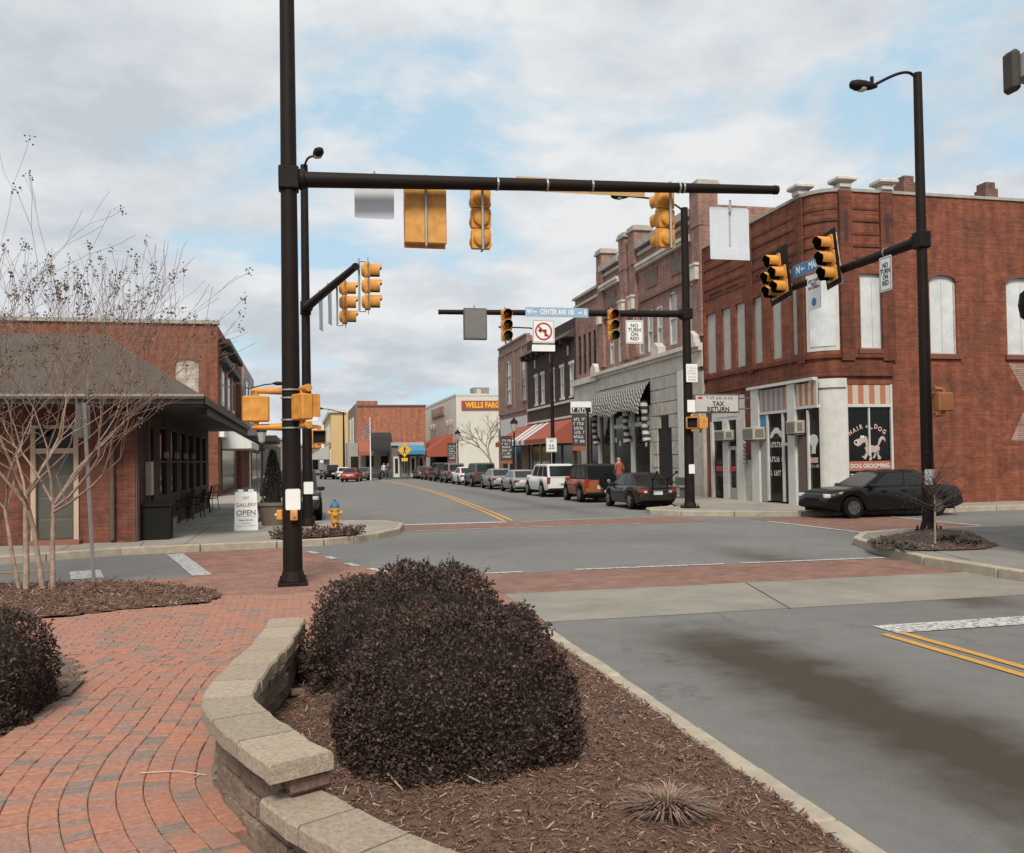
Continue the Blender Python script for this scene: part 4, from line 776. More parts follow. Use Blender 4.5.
# ------------------------------------------------------------------ buildings
RB = brickmat('red_painted_brick', (.262,.081,.042), (.185,.058,.032), (.205,.08,.052), .22, .075, .010, .85, stcol=(.085,.042,.03))
RB2 = brickmat('pink_brown_brick', (.34,.185,.142), (.27,.145,.113), (.30,.22,.185), .22, .075, .008, .35)
DB = brickmat('dark_brick', (.072,.042,.032), (.052,.032,.026), (.075,.053,.045), .22, .075, .008, .2)
PB = brickmat('dusty_pink_brick', (.31,.19,.155), (.26,.165,.135), (.30,.23,.20), .22, .075, .009, .2)
OB = brickmat('orange_brick', (.38,.145,.085), (.33,.125,.075), (.36,.19,.13), .3, .09, .008, .2)
SB = brickmat('station_brick', (.22,.068,.038), (.14,.05,.033), (.13,.075,.06), .22, .075, .009, .6)
STONE = M('grey_stone', (.55,.51,.445), .85, var=.25, scale=2.2, bump=.3); STONED = M('grey_ashlar', (.39,.36,.31), .85, var=.25, scale=3, bump=.4); CREAM = M('cream_wall', (.58,.555,.49), .85, var=.08, scale=.6); OFFW = M('off_white_paint', (.56,.55,.51), .65, var=.14, scale=3); BOARD = M('white_board', (.58,.59,.59), .7, var=.2, scale=1.6); BOARD_SHADE = M('shade_toned_board', (.43,.415,.37), .7, var=.12, scale=1.5)  # last board: the white one again, shade of the left-facing front in its colour
GLS = M('dark_glass', (.007,.007,.007), .08, var=.05, spec=.22); GLS2 = M('shop_glass', (.022,.019,.016), .12, var=.4, scale=1.2, spec=.22); DARK = M('dark_interior', (.012,.010,.009), .9); TAR = M('roof_tar', (.05,.048,.045), .9); COPM = M('coping_grey', (.33,.31,.28), .85, var=.3, scale=3); DWOOD = M('dark_wood', (.045,.035,.028), .7, var=.3); ACM = M('air_con_beige', (.40,.36,.30), .6, var=.1)
def FT(u, v, rz, z=0): return Matrix.Translation((u,v,z)) @ Matrix.Rotation(rz,4,'Z')
def facade(m, L, z0, z1, ops, d=.22):
    ss = sorted({0,L}|{q for o in ops for q in o[:2]}); zz = sorted({z0,z1}|{q for o in ops for q in o[2:4]})
    for i in range(len(ss)-1):
        for j in range(len(zz)-1):
            cs, cz = (ss[i]+ss[i+1])/2, (zz[j]+zz[j+1])/2
            if not any(o[0] < cs < o[1] and o[2] < cz < o[3] for o in ops): m.quad((ss[i],0,zz[j]),(ss[i+1],0,zz[j]),(ss[i+1],0,zz[j+1]),(ss[i],0,zz[j+1]))
    for o in ops:
        a,b,c,e = o[:4]; m.quad((a,0,c),(a,d,c),(a,d,e),(a,0,e)); m.quad((b,0,c),(b,0,e),(b,d,e),(b,d,c)); m.quad((a,0,c),(b,0,c),(b,d,c),(a,d,c)); m.quad((a,0,e),(a,d,e),(b,d,e),(b,0,e))
        if len(o) > 4:      # arched head: fill the spandrels
            r_ = o[4]; k = 8; cx = (a+b)/2; w2 = (b-a)/2; pts = [(cx+w2*math.cos(math.pi*q/k), e-r_+r_*math.sin(math.pi*q/k)) for q in range(k+1)]
            for q in range(k):
                (xa,za_),(xb,zb_) = pts[q],pts[q+1]; m.quad((xa,0.001,za_),(xa,.001,e),(xb,.001,e),(xb,.001,zb_)); m.quad((xa,.001,za_),(xb,.001,zb_),(xb,d,zb_),(xa,d,za_))
def PT(T): return MB(T)
def window(par, T, a, b, c, e, frame=OFFW, glass=GLS, nx=1, nz=2, y=.045, fw=.05, arch=0, sill=None):
    m = PT(T)
    for q in (a,b-fw): m.box(q,q+fw,y-.04,y+.03,c,e)
    for k in range(nz+1):
        z = c+(e-c-fw)*k/nz; m.box(a+fw+.001,b-fw-.001,y-.035,y+.025,z,z+fw)
    for k in range(1,nx):
        x = a+(b-a)*k/nx; m.box(x-fw/2,x+fw/2,y-.03,y+.02,c+fw+.001,e-fw-.001)
    f = m.build('window', frame, par); PT(T).box(a+.002,b-.002,y+.031,y+.05,c+.002,e-.002).build('pane', glass, f)
    if sill: PT(T).box(a-.08,b+.08,-.07,.10,c-.14,c-.002).build('sill', sill, f)
    return f
def pbox(par, T, name, mat, *a, bevel=0): return PT(T).box(*a).build(name, mat, par, bevel=bevel)
def rowbldg(name, label, v_far, v_near, u, Hh, wall, ops, depth=14, parapet=.45, cat='building'):
    t = thing(name, label, cat, (u,v_far,.12), R(-90)); L = v_far-v_near-.02; m = MB(); facade(m, L, 0, Hh, ops); m.quad((0,0,0),(0,depth,0),(0,depth,Hh),(0,0,Hh)); m.quad((L,0,0),(L,0,Hh),(L,depth,Hh),(L,depth,0)); m.quad((0,depth,0),(L,depth,0),(L,depth,Hh),(0,depth,Hh)); m.quad((0,0,Hh-parapet),(L,0,Hh-parapet),(L,depth,Hh-parapet),(0,depth,Hh-parapet))
    m.build('wall', wall, t, recalc=False); bx('interior', DARK, t, .03,L-.03,.28,depth-.1,.01,Hh-parapet-.05); return t, L
UF = 16.8
def sV(px): return onu(px,450,UF).y
def zV(px, py): return onu(px,py,UF).z-.12
I4 = None
# ---- corner building (painted red brick, rounded corner)
VS = 26.7; VF = 35.3; CRD = 1.05; HA = 10.6
tA = thing('corner_shop_building', 'two-storey red painted brick corner building with boarded white upper windows', 'building', (UF,VS,.12))
T1 = FT(0,VF-VS,R(-90)); L1 = VF-VS-CRD; T2 = FT(CRD,0,0); L2 = 24.0
sA = lambda px: VF-sV(px)
def s2(px): return onv(px,400,VS).x-UF-CRD
ops1 = []; 
for pa, pb in ((708.5,718),(724,733),(738,747.5),(755,764.5),(774,784),(794,803.5)): ops1.append((sA(pa),sA(pb),5.25,7.75))
shops1 = [(sA(712),sA(746),.05,4.15),(sA(753.5),L1-.01,.05,4.25)]
m = MB(T1); facade(m, L1, 0, HA, ops1+shops1, .25)
m.T = T2; ops2 = [(s2(862.5),s2(889),5.3,7.85),(s2(932),s2(959),5.15,7.9,.22),(s2(1009),s2(1041),5.15,7.9,.22),(s2(1085),s2(1120),5.15,7.9,.22)]; shop2 = [(s2(845.5),s2(892),.75,4.1)]
facade(m, L2, 0, HA, ops2+shop2, .25)
m.T = None; NC = 12; arcp = [(CRD-CRD*math.cos(math.pi/2*k/NC), CRD-CRD*math.sin(math.pi/2*k/NC)) for k in range(NC+1)]
def arcwall(mm, off, z0, z1, k0=0, k1=NC):
    P = [(CRD-(CRD+off)*math.cos(math.pi/2*k/NC), CRD-(CRD+off)*math.sin(math.pi/2*k/NC)) for k in range(k0,k1+1)]
    for i in range(len(P)-1): mm.quad((*P[i],z0),(*P[i+1],z0),(*P[i+1],z1),(*P[i],z1))
    return P
def arcband(mm, off, z0, z1, k0=0, k1=NC):
    P = arcwall(mm, off, z0, z1, k0, k1); Q = [(CRD-(CRD-.02)*math.cos(math.pi/2*k/NC), CRD-(CRD-.02)*math.sin(math.pi/2*k/NC)) for k in range(k0,k1+1)]
    for i in range(len(P)-1):
        for z in (z0,z1): mm.quad((*P[i],z),(*P[i+1],z),(*Q[i+1],z),(*Q[i],z))
arcwall(m, 0, 4.2, HA)
m.add([(0,VF-VS,0),(18,VF-VS,0),(18,VF-VS,HA),(0,VF-VS,HA)], [(0,1,2,3)]); m.add([(CRD+L2,0,0),(CRD+L2,9,0),(CRD+L2,9,HA),(CRD+L2,0,HA)], [(0,1,2,3)])
m.quad((0,CRD,HA-.5),(CRD,0,HA-.5),(CRD+L2,0,HA-.5),(CRD+L2,VF-VS,HA-.5)); m.quad((0,CRD,HA-.5),(CRD+L2,VF-VS,HA-.5),(0,VF-VS,HA-.5),(0,CRD+.1,HA-.5))
m.build('wall', RB, tA, recalc=False)
MB().prism([(.3,CRD+.15),(CRD+.15,.3),(CRD+L2-.1,.3),(CRD+L2-.1,8.5),(.3,8.5)], .01, HA-.6, 'XY').build('interior', DARK, tA)
for i, o in enumerate(ops1): pbox(tA, T1, 'window_board', BOARD_SHADE, o[0]+.003,o[1]-.003,.09,.12,o[2]+.003,o[3]-.003)
for o in ops2:
    wb = pbox(tA, T2, 'window_board', BOARD, o[0]+.003,o[1]-.003,.10,.13,o[2]+.003,o[3]-.003); fm_ = PT(T2)
    for q_ in ((o[0]+.004,o[0]+.07),(o[1]-.07,o[1]-.004)): fm_.box(q_[0],q_[1],.07,.098,o[2]+.004,o[3]-(.25 if len(o) > 4 else .004))
    fm_.box(o[0]+.071,o[1]-.071,.07,.098,o[2]+.004,o[2]+.06); MB(T2).box((o[0]+o[1])/2-.006,(o[0]+o[1])/2+.006,.094,.0995,o[2]+.07,o[3]-.25).build('board_seam', M('seam_grey',(.30,.29,.27),.9), wb); fm_.build('board_frame', M('frame_dirty',(.42,.38,.32),.8,var=.35,scale=5), wb)
    if len(o) > 4:
        am = PT(T2); w2 = (o[1]-o[0])/2+.1; cx = (o[0]+o[1])/2; k = 8
        for q in range(k):
            P = [(cx+(w2-e_)*math.cos(math.pi*(q+f_)/k), o[3]-.22+(.34-e_)*math.sin(math.pi*(q+f_)/k)) for e_,f_ in ((0,0),(0,1),(.13,1),(.13,0))]; am.prism(P, -.02, .0)
        am.build('arch_brick', M('arch_brick',(.17,.055,.035),.85,var=.2), tA)
    pbox(tA, T2, 'sill', M('sill_red',(.17,.06,.042),.85,var=.2,scale=3), o[0]-.12,o[1]+.12,-.09,.09,o[2]-.16,o[2]-.002)
cm = MB(); arcband(cm, .02, 5.25, 7.85, 2, 10); cm.build('window_frame', OFFW, tA); cm = MB(); arcband(cm, .045, 5.4, 7.7, 3, 9); cm.build('window_board', BOARD, tA)
BAND = brickmat('moulded_brick_band', (.18,.055,.029), (.13,.042,.024), (.14,.052,.035), .22, .075, .010, .8)
def bandA(name, mat, proud, z0, z1):
    x = MB(T1).box(0,L1-.01,-proud,-.003,z0,z1); x.T = None; arcband(x, proud, z0, z1); x.T = T2; x.box(.01,s2(893),-proud,-.003,z0,z1); return x.build(name, mat, tA)
bandA('shop_cornice', BAND, .10, 4.38, 4.52); bandA('shop_frieze', BAND, .05, 4.53, 4.86); bandA('sill_course', BAND, .09, 5.0, 5.12)
for i, z in enumerate((8.35,8.75,9.15,9.6,10.0)): bandA('brick_course', BAND, .04 if i % 2 else .025, z, z+.09)
for pa, pb in ((752,755),(803.5,806.5),(705,707)): pbox(tA, T1, 'pilaster', BAND, sA(pa)-.1,sA(pb)+.1,-.08,.0,4.9,10.6)
for pa, pb in ((712,745),(759,800)):
    for k in range(2):
        q0 = sA(pa)+(sA(pb)-sA(pa))*k/2+.1; q1 = q0+(sA(pb)-sA(pa))/2-.3; pbox(tA, T1, 'brick_panel', BAND, q0,q1,-.045,-.004,8.52,8.68)
for px, par in ((848,0),(889,1)):
    q = s2(px)+.02; pbox(tA, T2, 'pilaster', BAND, q-.24,q+.24,-.10,0,4.9,10.62); pbox(tA, T2, 'panel_recess', M('recess_dark',(.06,.024,.018),.9), q-.07,q+.07,-.104,-.1005,8.9,9.9)
capm = STONE
for T, q in ((T1,L1-.06),(T2,s2(849)),(T2,s2(891))):
    c = PT(T).box(q-.22,q+.22,-.12,.32,HA+.10,HA+.28); c.box(q-.36,q+.36,-.24,.44,HA+.32,HA+.46); c.box(q-.29,q+.29,-.18,.38,HA+.281,HA+.319); c.build('parapet_cap', capm, tA, bevel=.03)
x = MB(T1).box(0,L1-.02,-.06,.3,HA+.002,HA+.10); x.T = T2; x.box(.02,L2,-.05,.3,HA+.002,HA+.10); x.T = None; arcband(x, .06, HA-.02, HA+.10); x.build('coping', COPM, tA)
for px, h_ in ((905,1.05),(986,1.0)):
    q = onv(px,190,VS+3); c = MB().box(q.x-UF-.28,q.x-UF+.28,2.7,3.3,HA-.55,HA+h_+.35); c.box(q.x-UF-.22,q.x-UF+.2,2.75,3.25,HA+h_+.352,HA+h_+.6); c.build('chimney', brickmat('chimney_brick',(.21,.10,.075),(.14,.07,.05),(.2,.15,.12)), tA)
pm = MB(T2); a_ = s2(1010); b_ = s2(1032); pm.quad((a_,-.004,4.85),(b_+.6,-.004,4.85),(b_+.6,-.004,3.4),(a_+.55,-.004,3.9)); pm.quad((a_+.5,-.004,3.1),(b_+.6,-.004,3.5),(b_+.6,-.004,2.15),(a_,-.004,2.15)); pm.build('faded_wall_paint', brickmat('faded_paint',(.40,.29,.24),(.33,.22,.18),(.24,.14,.11),.22,.075,.01,.3), tA, recalc=False)
# ground-floor shop on the side street: window, lettering, striped transom
a, b, c, e = shop2[0]
f = pbox(tA, T2, 'shop_window', GLS, a+.06,b-.06,.06,.08,.8,3.35)
fr = PT(T2); fr.box(a,a+.07,-.02,.12,.75,4.1); fr.box(b-.07,b,-.02,.12,.75,4.1); fr.box(a+.071,b-.071,-.02,.12,.75,.82); fr.box(a+.071,b-.071,-.03,.12,3.34,3.44); fr.box((a+b)/2-.025,(a+b)/2+.025,0,.1,1.7,3.339); fr.build('window_frame', OFFW, tA)
ST_O = stripemat('orange_cream_stripe', [(.40,.15,.085),(.50,.44,.36)], .42); ST_B = stripemat('orange_blue_stripe', [(.42,.16,.09),(.12,.24,.36),(.40,.36,.30)], .36, 1)
o = MB().box(0,b-a-.142,0,.05,3.45,4.09).build('striped_transom', ST_O, tA); o.location = (CRD+a+.071,.02,0)
PINK = M('decal_pink', (.55,.36,.31), .6); LW = M('decal_white', (.62,.62,.6), .6)
wc = CRD+(a+b)/2; ww_ = b-a
ZX = lambda zx: CRD+a+.06+(zx-30)/475*(b-a-.12)
ZZ = lambda zy: 3.35-(zy-60)/287.0
for s_, zx, zy, rot in (('H',66,312,.5),('A',110,288,.42),('I',145,272,.36),('R',182,256,.25),('D',346,254,-.2),('O',390,278,-.45),('G',436,304,-.5)): text(s_, .205, PINK, tA, (ZX(zx),.05,ZZ(zy)), (R(90),-rot,0), bold=.008, sx=.9)
text('of', .17, LW, tA, (ZX(252),.05,ZZ(248))); text('the', .12, LW, tA, (ZX(288),.05,ZZ(268)))
dg = MB(); GP = M('decal_grey_pink',(.46,.37,.33),.6)
for P_ in ([(118,395),(135,372),(165,365),(200,345),(240,345),(255,375),(256,432),(235,442),(225,400),(205,405),(180,425),(150,443),(125,430)],[(220,460),(235,435),(290,430),(330,440),(365,430),(385,455),(380,490),(350,505),(300,500),(270,515),(235,500)],[(235,500),(260,515),(225,570),(190,545),(188,530),(210,540)],[(262,510),(290,505),(295,575),(265,580),(270,545)],[(330,505),(345,520),(325,560),(295,550),(310,545)],[(345,500),(378,480),(370,520),(398,555),(390,568),(360,568),(362,545)],[(362,435),(375,380),(400,348),(430,345),(448,370),(445,405),(432,378),(413,378),(390,410),(378,435)]): dg.prism([(ZX(x_),ZZ(y_)) for x_,y_ in P_], .050, .056)
de = dg.build('dog_emblem', GP, tA); MB().lathe([(.09,.046),(.09,.0495)], c=(ZX(128),0,ZZ(403)), axis='Y', n=14).build('dog_nose', LW, de); MB().lathe([(.05,.043),(.05,.0455)], c=(ZX(126),0,ZZ(402)), axis='Y', n=14).build('dog_nose_hole', SBLK, de); MB().box(ZX(174),ZX(216),.046,.0495,ZZ(362),ZZ(338)).build('dog_eyes', LW, de)
wc = CRD+(a+b)/2
oe = MB(Matrix.Translation((wc+.02,0,1.36))); oe.prism([(-.8,-.1),(-.75,-.16),(.75,-.16),(.8,-.1),(.8,.1),(.75,.16),(-.75,.16),(-.8,.1)], .048, .054); oe.build('name_board', M('board_rust',(.38,.14,.09),.6), tA)
text('DOG GROOMING', .2, LW, tA, (wc+.02,.044,1.355), bold=.004, sx=.92); text('704', .24, LW, tA, (CRD+a+.34,.05,1.0), bold=.008); text('8', .2, LW, tA, (wc+.55,.05,1.02), bold=.008)
# shopfront on the main street
def sbox(name, mat, pa, pb, y0, y1, z0, z1, bevel=0): return pbox(tA, T1, name, mat, sA(pa),sA(pb),y0,y1,z0,z1,bevel=bevel)
sbox('shop_glass', GLS2, 712,746,.03,.05,.1,3.4); sbox('sign_panel', OFFW, 713,745.5,-.03,.1,3.2,4.15); sbox('sign_panel_inner', M('panel_ivory',(.62,.6,.56)), 719,739,-.045,-.031,3.35,3.95)
for pa, pb in ((712,714),(724,729.5),(738,745.8)): sbox('column', OFFW, pa,pb,-.06,.18,0,3.2)
sbox('door', M('grey_door',(.33,.32,.29)), 730,737.5,-.02,.028,.02,2.15); sbox('door_glass', GLS2, 731.5,736,-.03,-.021,.5,2.0); 
for pa, pb in ((717,723),(731,736)): sbox('red_notice', SRED, pa,pb,-.05,-.035,1.15,1.35)
sbox('grey_pier', STONED, 746.2,753.3,-.05,.1,0,1.6)
sbox('shop_glass', GLS2, 754,818.6,.03,.05,.1,4.2)
for pa, pb in ((753.5,761),(790,797.5)): sbox('column', OFFW, pa,pb,-.09,.15,0,4.25)
sbox('lintel', OFFW, 761.5,789.5,-.05,.1,3.28,3.38); sbox('lintel', OFFW, 798,819,-.05,.1,3.34,3.44); sbox('cornice_board', OFFW, 751,818.5,-.16,.02,4.26,4.36)
o = sbox('striped_transom', ST_B, 761.5,789.5,-.03,.028,3.39,4.2); o = sbox('striped_transom', stripemat('orange_cream_stripe_b',[(.40,.15,.085),(.50,.44,.36)],.36,1), 798,818.5,-.03,.028,3.45,4.2)
sbox('blue_panel', BLUE, 761.5,768,-.02,.028,2.75,3.25)
for pa, pb in ((767.5,769),(783,784.5),(808,809.5)): sbox('mullion', OFFW, pa,pb,-.04,.028,.1,3.27)
sbox('door', M('grey_door',(.33,.32,.29)), 762,767,-.02,.028,.05,2.3); sbox('door', M('door_brown',(.12,.09,.07)), 799,806.5,-.02,.028,.05,2.4); sbox('door_frame', OFFW, 784.6,789.8,-.02,.025,2.1,2.2)
RM = Matrix.Rotation(R(-90),4,'Z')
def dec(px, z): return Matrix.Translation((.022,VF-VS-sA(px),z)) @ RM
for z_, sd_ in ((2.15,3),(1.62,5),(1.12,8)): scribble(tA, LW, dec(776,z_), 1.0, .3, 1, sd_)
MB(dec(776,2.4)).prism([(-.46,0),(-.3,0),(-.1,.16),(.1,.16),(.3,0),(.46,0),(.36,.2),(.1,.36),(-.1,.36),(-.36,.2)], 0, .01).build('window_decal', LW, tA)
MB(dec(813,1.8)).prism([(-.12,0),(.1,0),(.12,.2),(.28,.42),(.2,.6),(.0,.66),(-.22,.6),(-.28,.42),(-.1,.25)], 0, .01).build('window_decal', LW, tA); MB(dec(813,1.58)).box(-.24,.24,0,.01,-.09,.09).build('window_decal', PINK, tA); scribble(tA, LW, dec(814,1.38), .55, .14, 1, 9)
def aircon(label, pa, pb, z0, z1, out_):
    t = thing('air_conditioner', label, 'air conditioner', (UF,sV((pa+pb)/2),.12), R(-90)); hw = abs(sV(pa)-sV(pb))/2+.05
    MB().box(-hw,hw,-out_,.12,z0,z1).build('case', ACM, t, bevel=.02); g = MB()
    for k in range(6): g.box(-hw+.06,hw-.06,-out_-.012,-out_-.001,z0+.06+k*(z1-z0-.1)/6,z0+.09+k*(z1-z0-.1)/6)
    g.build('grille', M('ac_grille',(.16,.15,.13),.6), t)
    MB().box(hw+.001,hw+.006,-out_+.08,-.08,z0+.08,z1-.08).build('side_grille', M('ac_grille',(.16,.15,.13)), t); MB().box(-hw+.04,-hw+.08,-out_+.05,.15,z0-.05,z0-.002).box(hw-.08,hw-.04,-out_+.05,.15,z0-.05,z0-.002).build('bracket', DGREY, t)
aircon('beige window air conditioner left of the striped shop transoms', 724,733,2.4,2.8,.4); aircon('large beige air conditioner under the blue and orange striped transom', 755,765,2.35,2.82,.5); aircon('beige window air conditioner beside the corner column', 796,804,2.5,2.95,.35)
# white corner column
x = MB(); arcband(x, .10, 0, 4.0, 4, 11); x.build('corner_column', OFFW, tA, smooth=40); x = MB(); arcband(x, .16, 4.002, 4.30, 3, 11); x.build('column_capital', OFFW, tA); x = MB(); arcwall(x, -.12, 0, 4.25); x.build('corner_backing', DWOOD, tA)
sgn = onu(704,403,14.6); t = thing('hanging_shop_sign', 'white TAX RETURN box sign hanging out over the pavement', 'sign', (UF-.1,sgn.y+.4,sgn.z), 0); MB().box(-2.35,-.5,-.09,.09,-.36,.36).build('case', DGREY, t, bevel=.02); MB().box(-2.29,-.56,-.1,-.092,-.30,.30).build('face', M('sign_dull_white',(.50,.49,.46)), t); text('TAX\nRETURN', .24, SBLK, t, (-1.38,-.104,-.12), bold=.006); scribble(t, SBLK, Matrix.Translation((-1.3,-.101,.21)), 1.3, .15, 1, 4); MB().box(-2.2,-2.02,-.104,-.101,.17,.25).build('mark', SRED, t); MB().tube([(-.5,0,.2),(.15,0,.2)], .03, 6).tube([(-.5,0,-.2),(.15,0,-.2)], .03, 6).build('bracket', DGREY, t)
bpl = onu(747,453,UF-.15); t = thing('barber_pole', 'small red white and blue barber pole on the pier', 'barber pole', (UF-.14,sV(748),bpl.z-.45)); MB().lathe([(.07,.0),(.07,.1)], n=12).lathe([(.07,.75),(.07,.85),(.03,.92)], n=12).build('caps', STEEL, t); MB().lathe([(.055,.1),(.055,.75)], n=12).build('cylinder', stripemat('barber_stripe',[(.5,.05,.05),(.6,.6,.6),(.08,.15,.4),(.6,.6,.6)],.3,3), t); MB().box(0,.14,-.02,.02,.4,.45).build('bracket', STEEL, t)

# ---- ornate brick building with drapery awning (two ranges)
V2n, V2m, V2f = 35.3, 49.0, 53.9; HB = 12.55
sB = lambda px: V2m-sV(px)
opsB = [(sB(pa),sB(pb),6.95,9.0) for pa,pb in ((604,607.5),(612,616),(620.5,624.5))]+[(sB(pa),sB(pb),6.95,9.0) for pa,pb in ((640.5,646),(650,655.5),(659.5,665))]+[(sB(672),sB(679.5),6.95,9.4,.45),(sB(692),sB(699),6.95,9.4,.45)]
shB = [(sB(599),sB(654),.05,5.6),(sB(661.5),sB(675),.05,3.6,.95)]
tB, LB_ = rowbldg('ornate_brick_building', 'ornate pinkish brown brick building with chimney-like parapet piers and striped drapery awning', V2m, V2n, UF, HB, RB2, opsB+shB)
for o in opsB: window(tB, None, o[0],o[1],o[2],o[3], OFFW, M('pale_blind',(.36,.36,.34),.4), 1, 2, fw=.1)
I = Matrix.Identity(4)
BROWN = M('moulded_pink_brick', (.20,.10,.08), .85, var=.25, scale=2)
for px in (601.5,628.5,638.5,703):
    q = sB(px); q = min(max(q,.5),LB_-.4); c = MB().box(q-.42,q+.42,-.16,-.002,6.9,HB-.9); c.box(q-.45,q+.45,-.2,.7,HB-.9,HB+.75); c.build('parapet_pier', RB2, tB); MB().box(q-.56,q+.56,-.3,.8,HB+.752,HB+.9).box(q-.5,q+.5,-.25,.75,HB+.902,HB+1.05).build('pier_cap', STONED, tB, bevel=.02)
    MB().box(q-.26,q+.26,-.34,-.16,9.35,9.95).box(q-.32,q+.32,-.38,-.16,9.951,10.06).build('stone_block', STONE, tB)
for pa, pb in ((603,627),(640,701)):
    q0, q1 = sB(pa)+.45, sB(pb)-.45; MB().box(q0,q1,-.12,-.004,9.55,9.7).build('brick_course', BROWN, tB); MB().box(q0,q1,-.30,-.004,11.35,11.5).box(q0,q1,-.22,-.004,11.2,11.349).build('ledge', STONE, tB); MB().box(q0,q1,-.14,-.004,11.95,12.1).box(q0,q1,-.26,.3,12.3,HB+.08).build('cornice', STONED, tB)
    k = max(1,round((q1-q0)/2.6))
    for i in range(k): 
        cx = q0+(q1-q0)*(i+.5)/k; MB().box(cx-.75,cx+.75,-.05,-.004,10.1,10.95).build('attic_panel_frame', BROWN, tB); MB().box(cx-.62,cx+.62,-.055,-.051,10.22,10.83).build('attic_panel', M('panel_grey_brown',(.15,.12,.10),.85,var=.4,scale=3), tB)
q0, q1 = sB(599), LB_-.1
en = MB().box(q0,q1,-.12,-.003,5.62,6.3); en.box(q0-.1,q1,-.42,-.003,6.45,6.62); en.box(q0-.05,q1,-.26,-.003,6.301,6.449); en.build('stone_entablature', STONE, tB)
for px in (600.5,664,700): MB().prism([(sB(px)-.45,6.621),(sB(px)+.45,6.621),(sB(px)+.45,6.95),(sB(px),7.2),(sB(px)-.45,6.95)], -.4, -.003).build('entablature_block', STONE, tB)
# arched ashlar bay: separate stones round the dark doorway
q0, q1 = sB(654.5), sB(684); z = 0; row = 0
ao = shB[1]
while z < 5.6:
    h_ = .62; s_ = q0+(0 if row % 2 else .0); L_ = (.9 if row % 2 else .55); cuts = [q0]
    while cuts[-1] < q1-.3: cuts.append(min(q1, cuts[-1]+(L_ if len(cuts) == 1 else .9)))
    for i in range(len(cuts)-1):
        a, b = cuts[i], cuts[i+1]; cz = z+h_/2; hw = (ao[1]-ao[0])/2+.06; cx = (ao[0]+ao[1])/2; top = 3.6
        if cz < top:
            if cz > 2.65: hw *= math.sqrt(max(0,1-((cz-2.65)/.95)**2))
            if a > cx-hw and b < cx+hw: continue
            if a < cx-hw < b: b = cx-hw
            elif a < cx+hw < b: a = cx+hw
            if b-a < .08: continue
        o = MB().box(a+.012,b-.012,-.16-rnd.random()*.03,-.003,z+.012,min(z+h_,5.61)-.012).build('ashlar_block', STONED, tB, bevel=.02)
    z += h_; row += 1
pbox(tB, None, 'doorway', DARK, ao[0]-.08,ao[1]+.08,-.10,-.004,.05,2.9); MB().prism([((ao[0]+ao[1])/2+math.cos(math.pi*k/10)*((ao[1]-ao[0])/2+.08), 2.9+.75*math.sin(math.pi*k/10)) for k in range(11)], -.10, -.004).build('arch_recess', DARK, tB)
MB().box(sB(684.5),sB(690),-.3,-.003,0,5.6).build('white_pilaster', OFFW, tB); MB().box(sB(697),LB_-.05,-.15,-.003,0,5.4).build('stone_pier', STONED, tB)
pbox(tB, None, 'shop_glass', GLS2, shB[0][0]+.01,shB[0][1]-.01,.03,.06,.5,5.5); pbox(tB, None, 'stall_riser', OFFW, shB[0][0]+.01,shB[0][1]-.01,.01,.09,.05,.5)
for px in (600.5,613,633.5,653): MB().box(sB(px)-.2,sB(px)+.2,-.08,.18,0,4.3).build('column', OFFW, tB)
MB().box(sB(613),sB(633),-.0,.15,3.35,3.55).build('transom_bar', OFFW, tB); MB().box(sB(634),sB(653),-.0,.15,3.35,3.55).build('transom_bar', OFFW, tB)
for px, z_ in ((616,2.6),(620,2.4),(624,2.55),(643,2.7),(646,2.3),(649,2.8)): MB().box(sB(px)-.12,sB(px)+.12,.015,.025,z_,z_+.26).build('window_poster', LW, tB)
# drapery awning: scalloped striped cloth with hanging swags
STR_BW = stripemat('black_white_cloth', [(.05,.047,.043),(.34,.325,.30)], .2, 3); STR_DR = stripemat('black_white_drape', [(.025,.024,.023),(.45,.43,.40)], .34, 2)
aw = thing('drapery_awning', 'black and white striped scalloped drapery awning over the shop window', 'awning', (UF,V2m,.12), R(-90)); V = []; F = []; n = 60; q0, q1 = sB(598), sB(655)
for i in range(n+1):
    s_ = q0+(q1-q0)*i/n; sw = abs(math.sin(math.pi*2*i/n)); fo = .06*math.sin(i*1.9)
    for j in range(6):
        t_ = j/5; V.append((s_, -.1-.75*t_**.6+fo*t_, 5.58-1.15*t_-.22*(1-sw)*t_+.08*math.sin(i*.8+j)*t_))
    V.append((s_, -.86+fo, 4.12-.22*(1-sw)+.06*math.sin(i*2.4)))
for i in range(n):
    for j in range(6): o = i*7+j; F.append((o,o+7,o+8,o+1))
rawmesh('canopy', V, F, STR_BW, aw, True)
for px in (602,634,653):
    d = MB(); P = []; rr = []; s_ = sB(px)
    for j in range(9): P.append((s_+.10*math.sin(j*.9), -.5+.18*j/8, 4.45-1.9*j/8)); rr.append(.22-.09*math.sin(j/8*3.1)+.03*(j % 2))
    d.tube(P, rr, 9); d.build('swag', STR_DR, aw, smooth=60)
MB().tube([(q0,-.12,5.4),(q1,-.12,5.4)], .04, 6).build('rail', DGREY, aw)
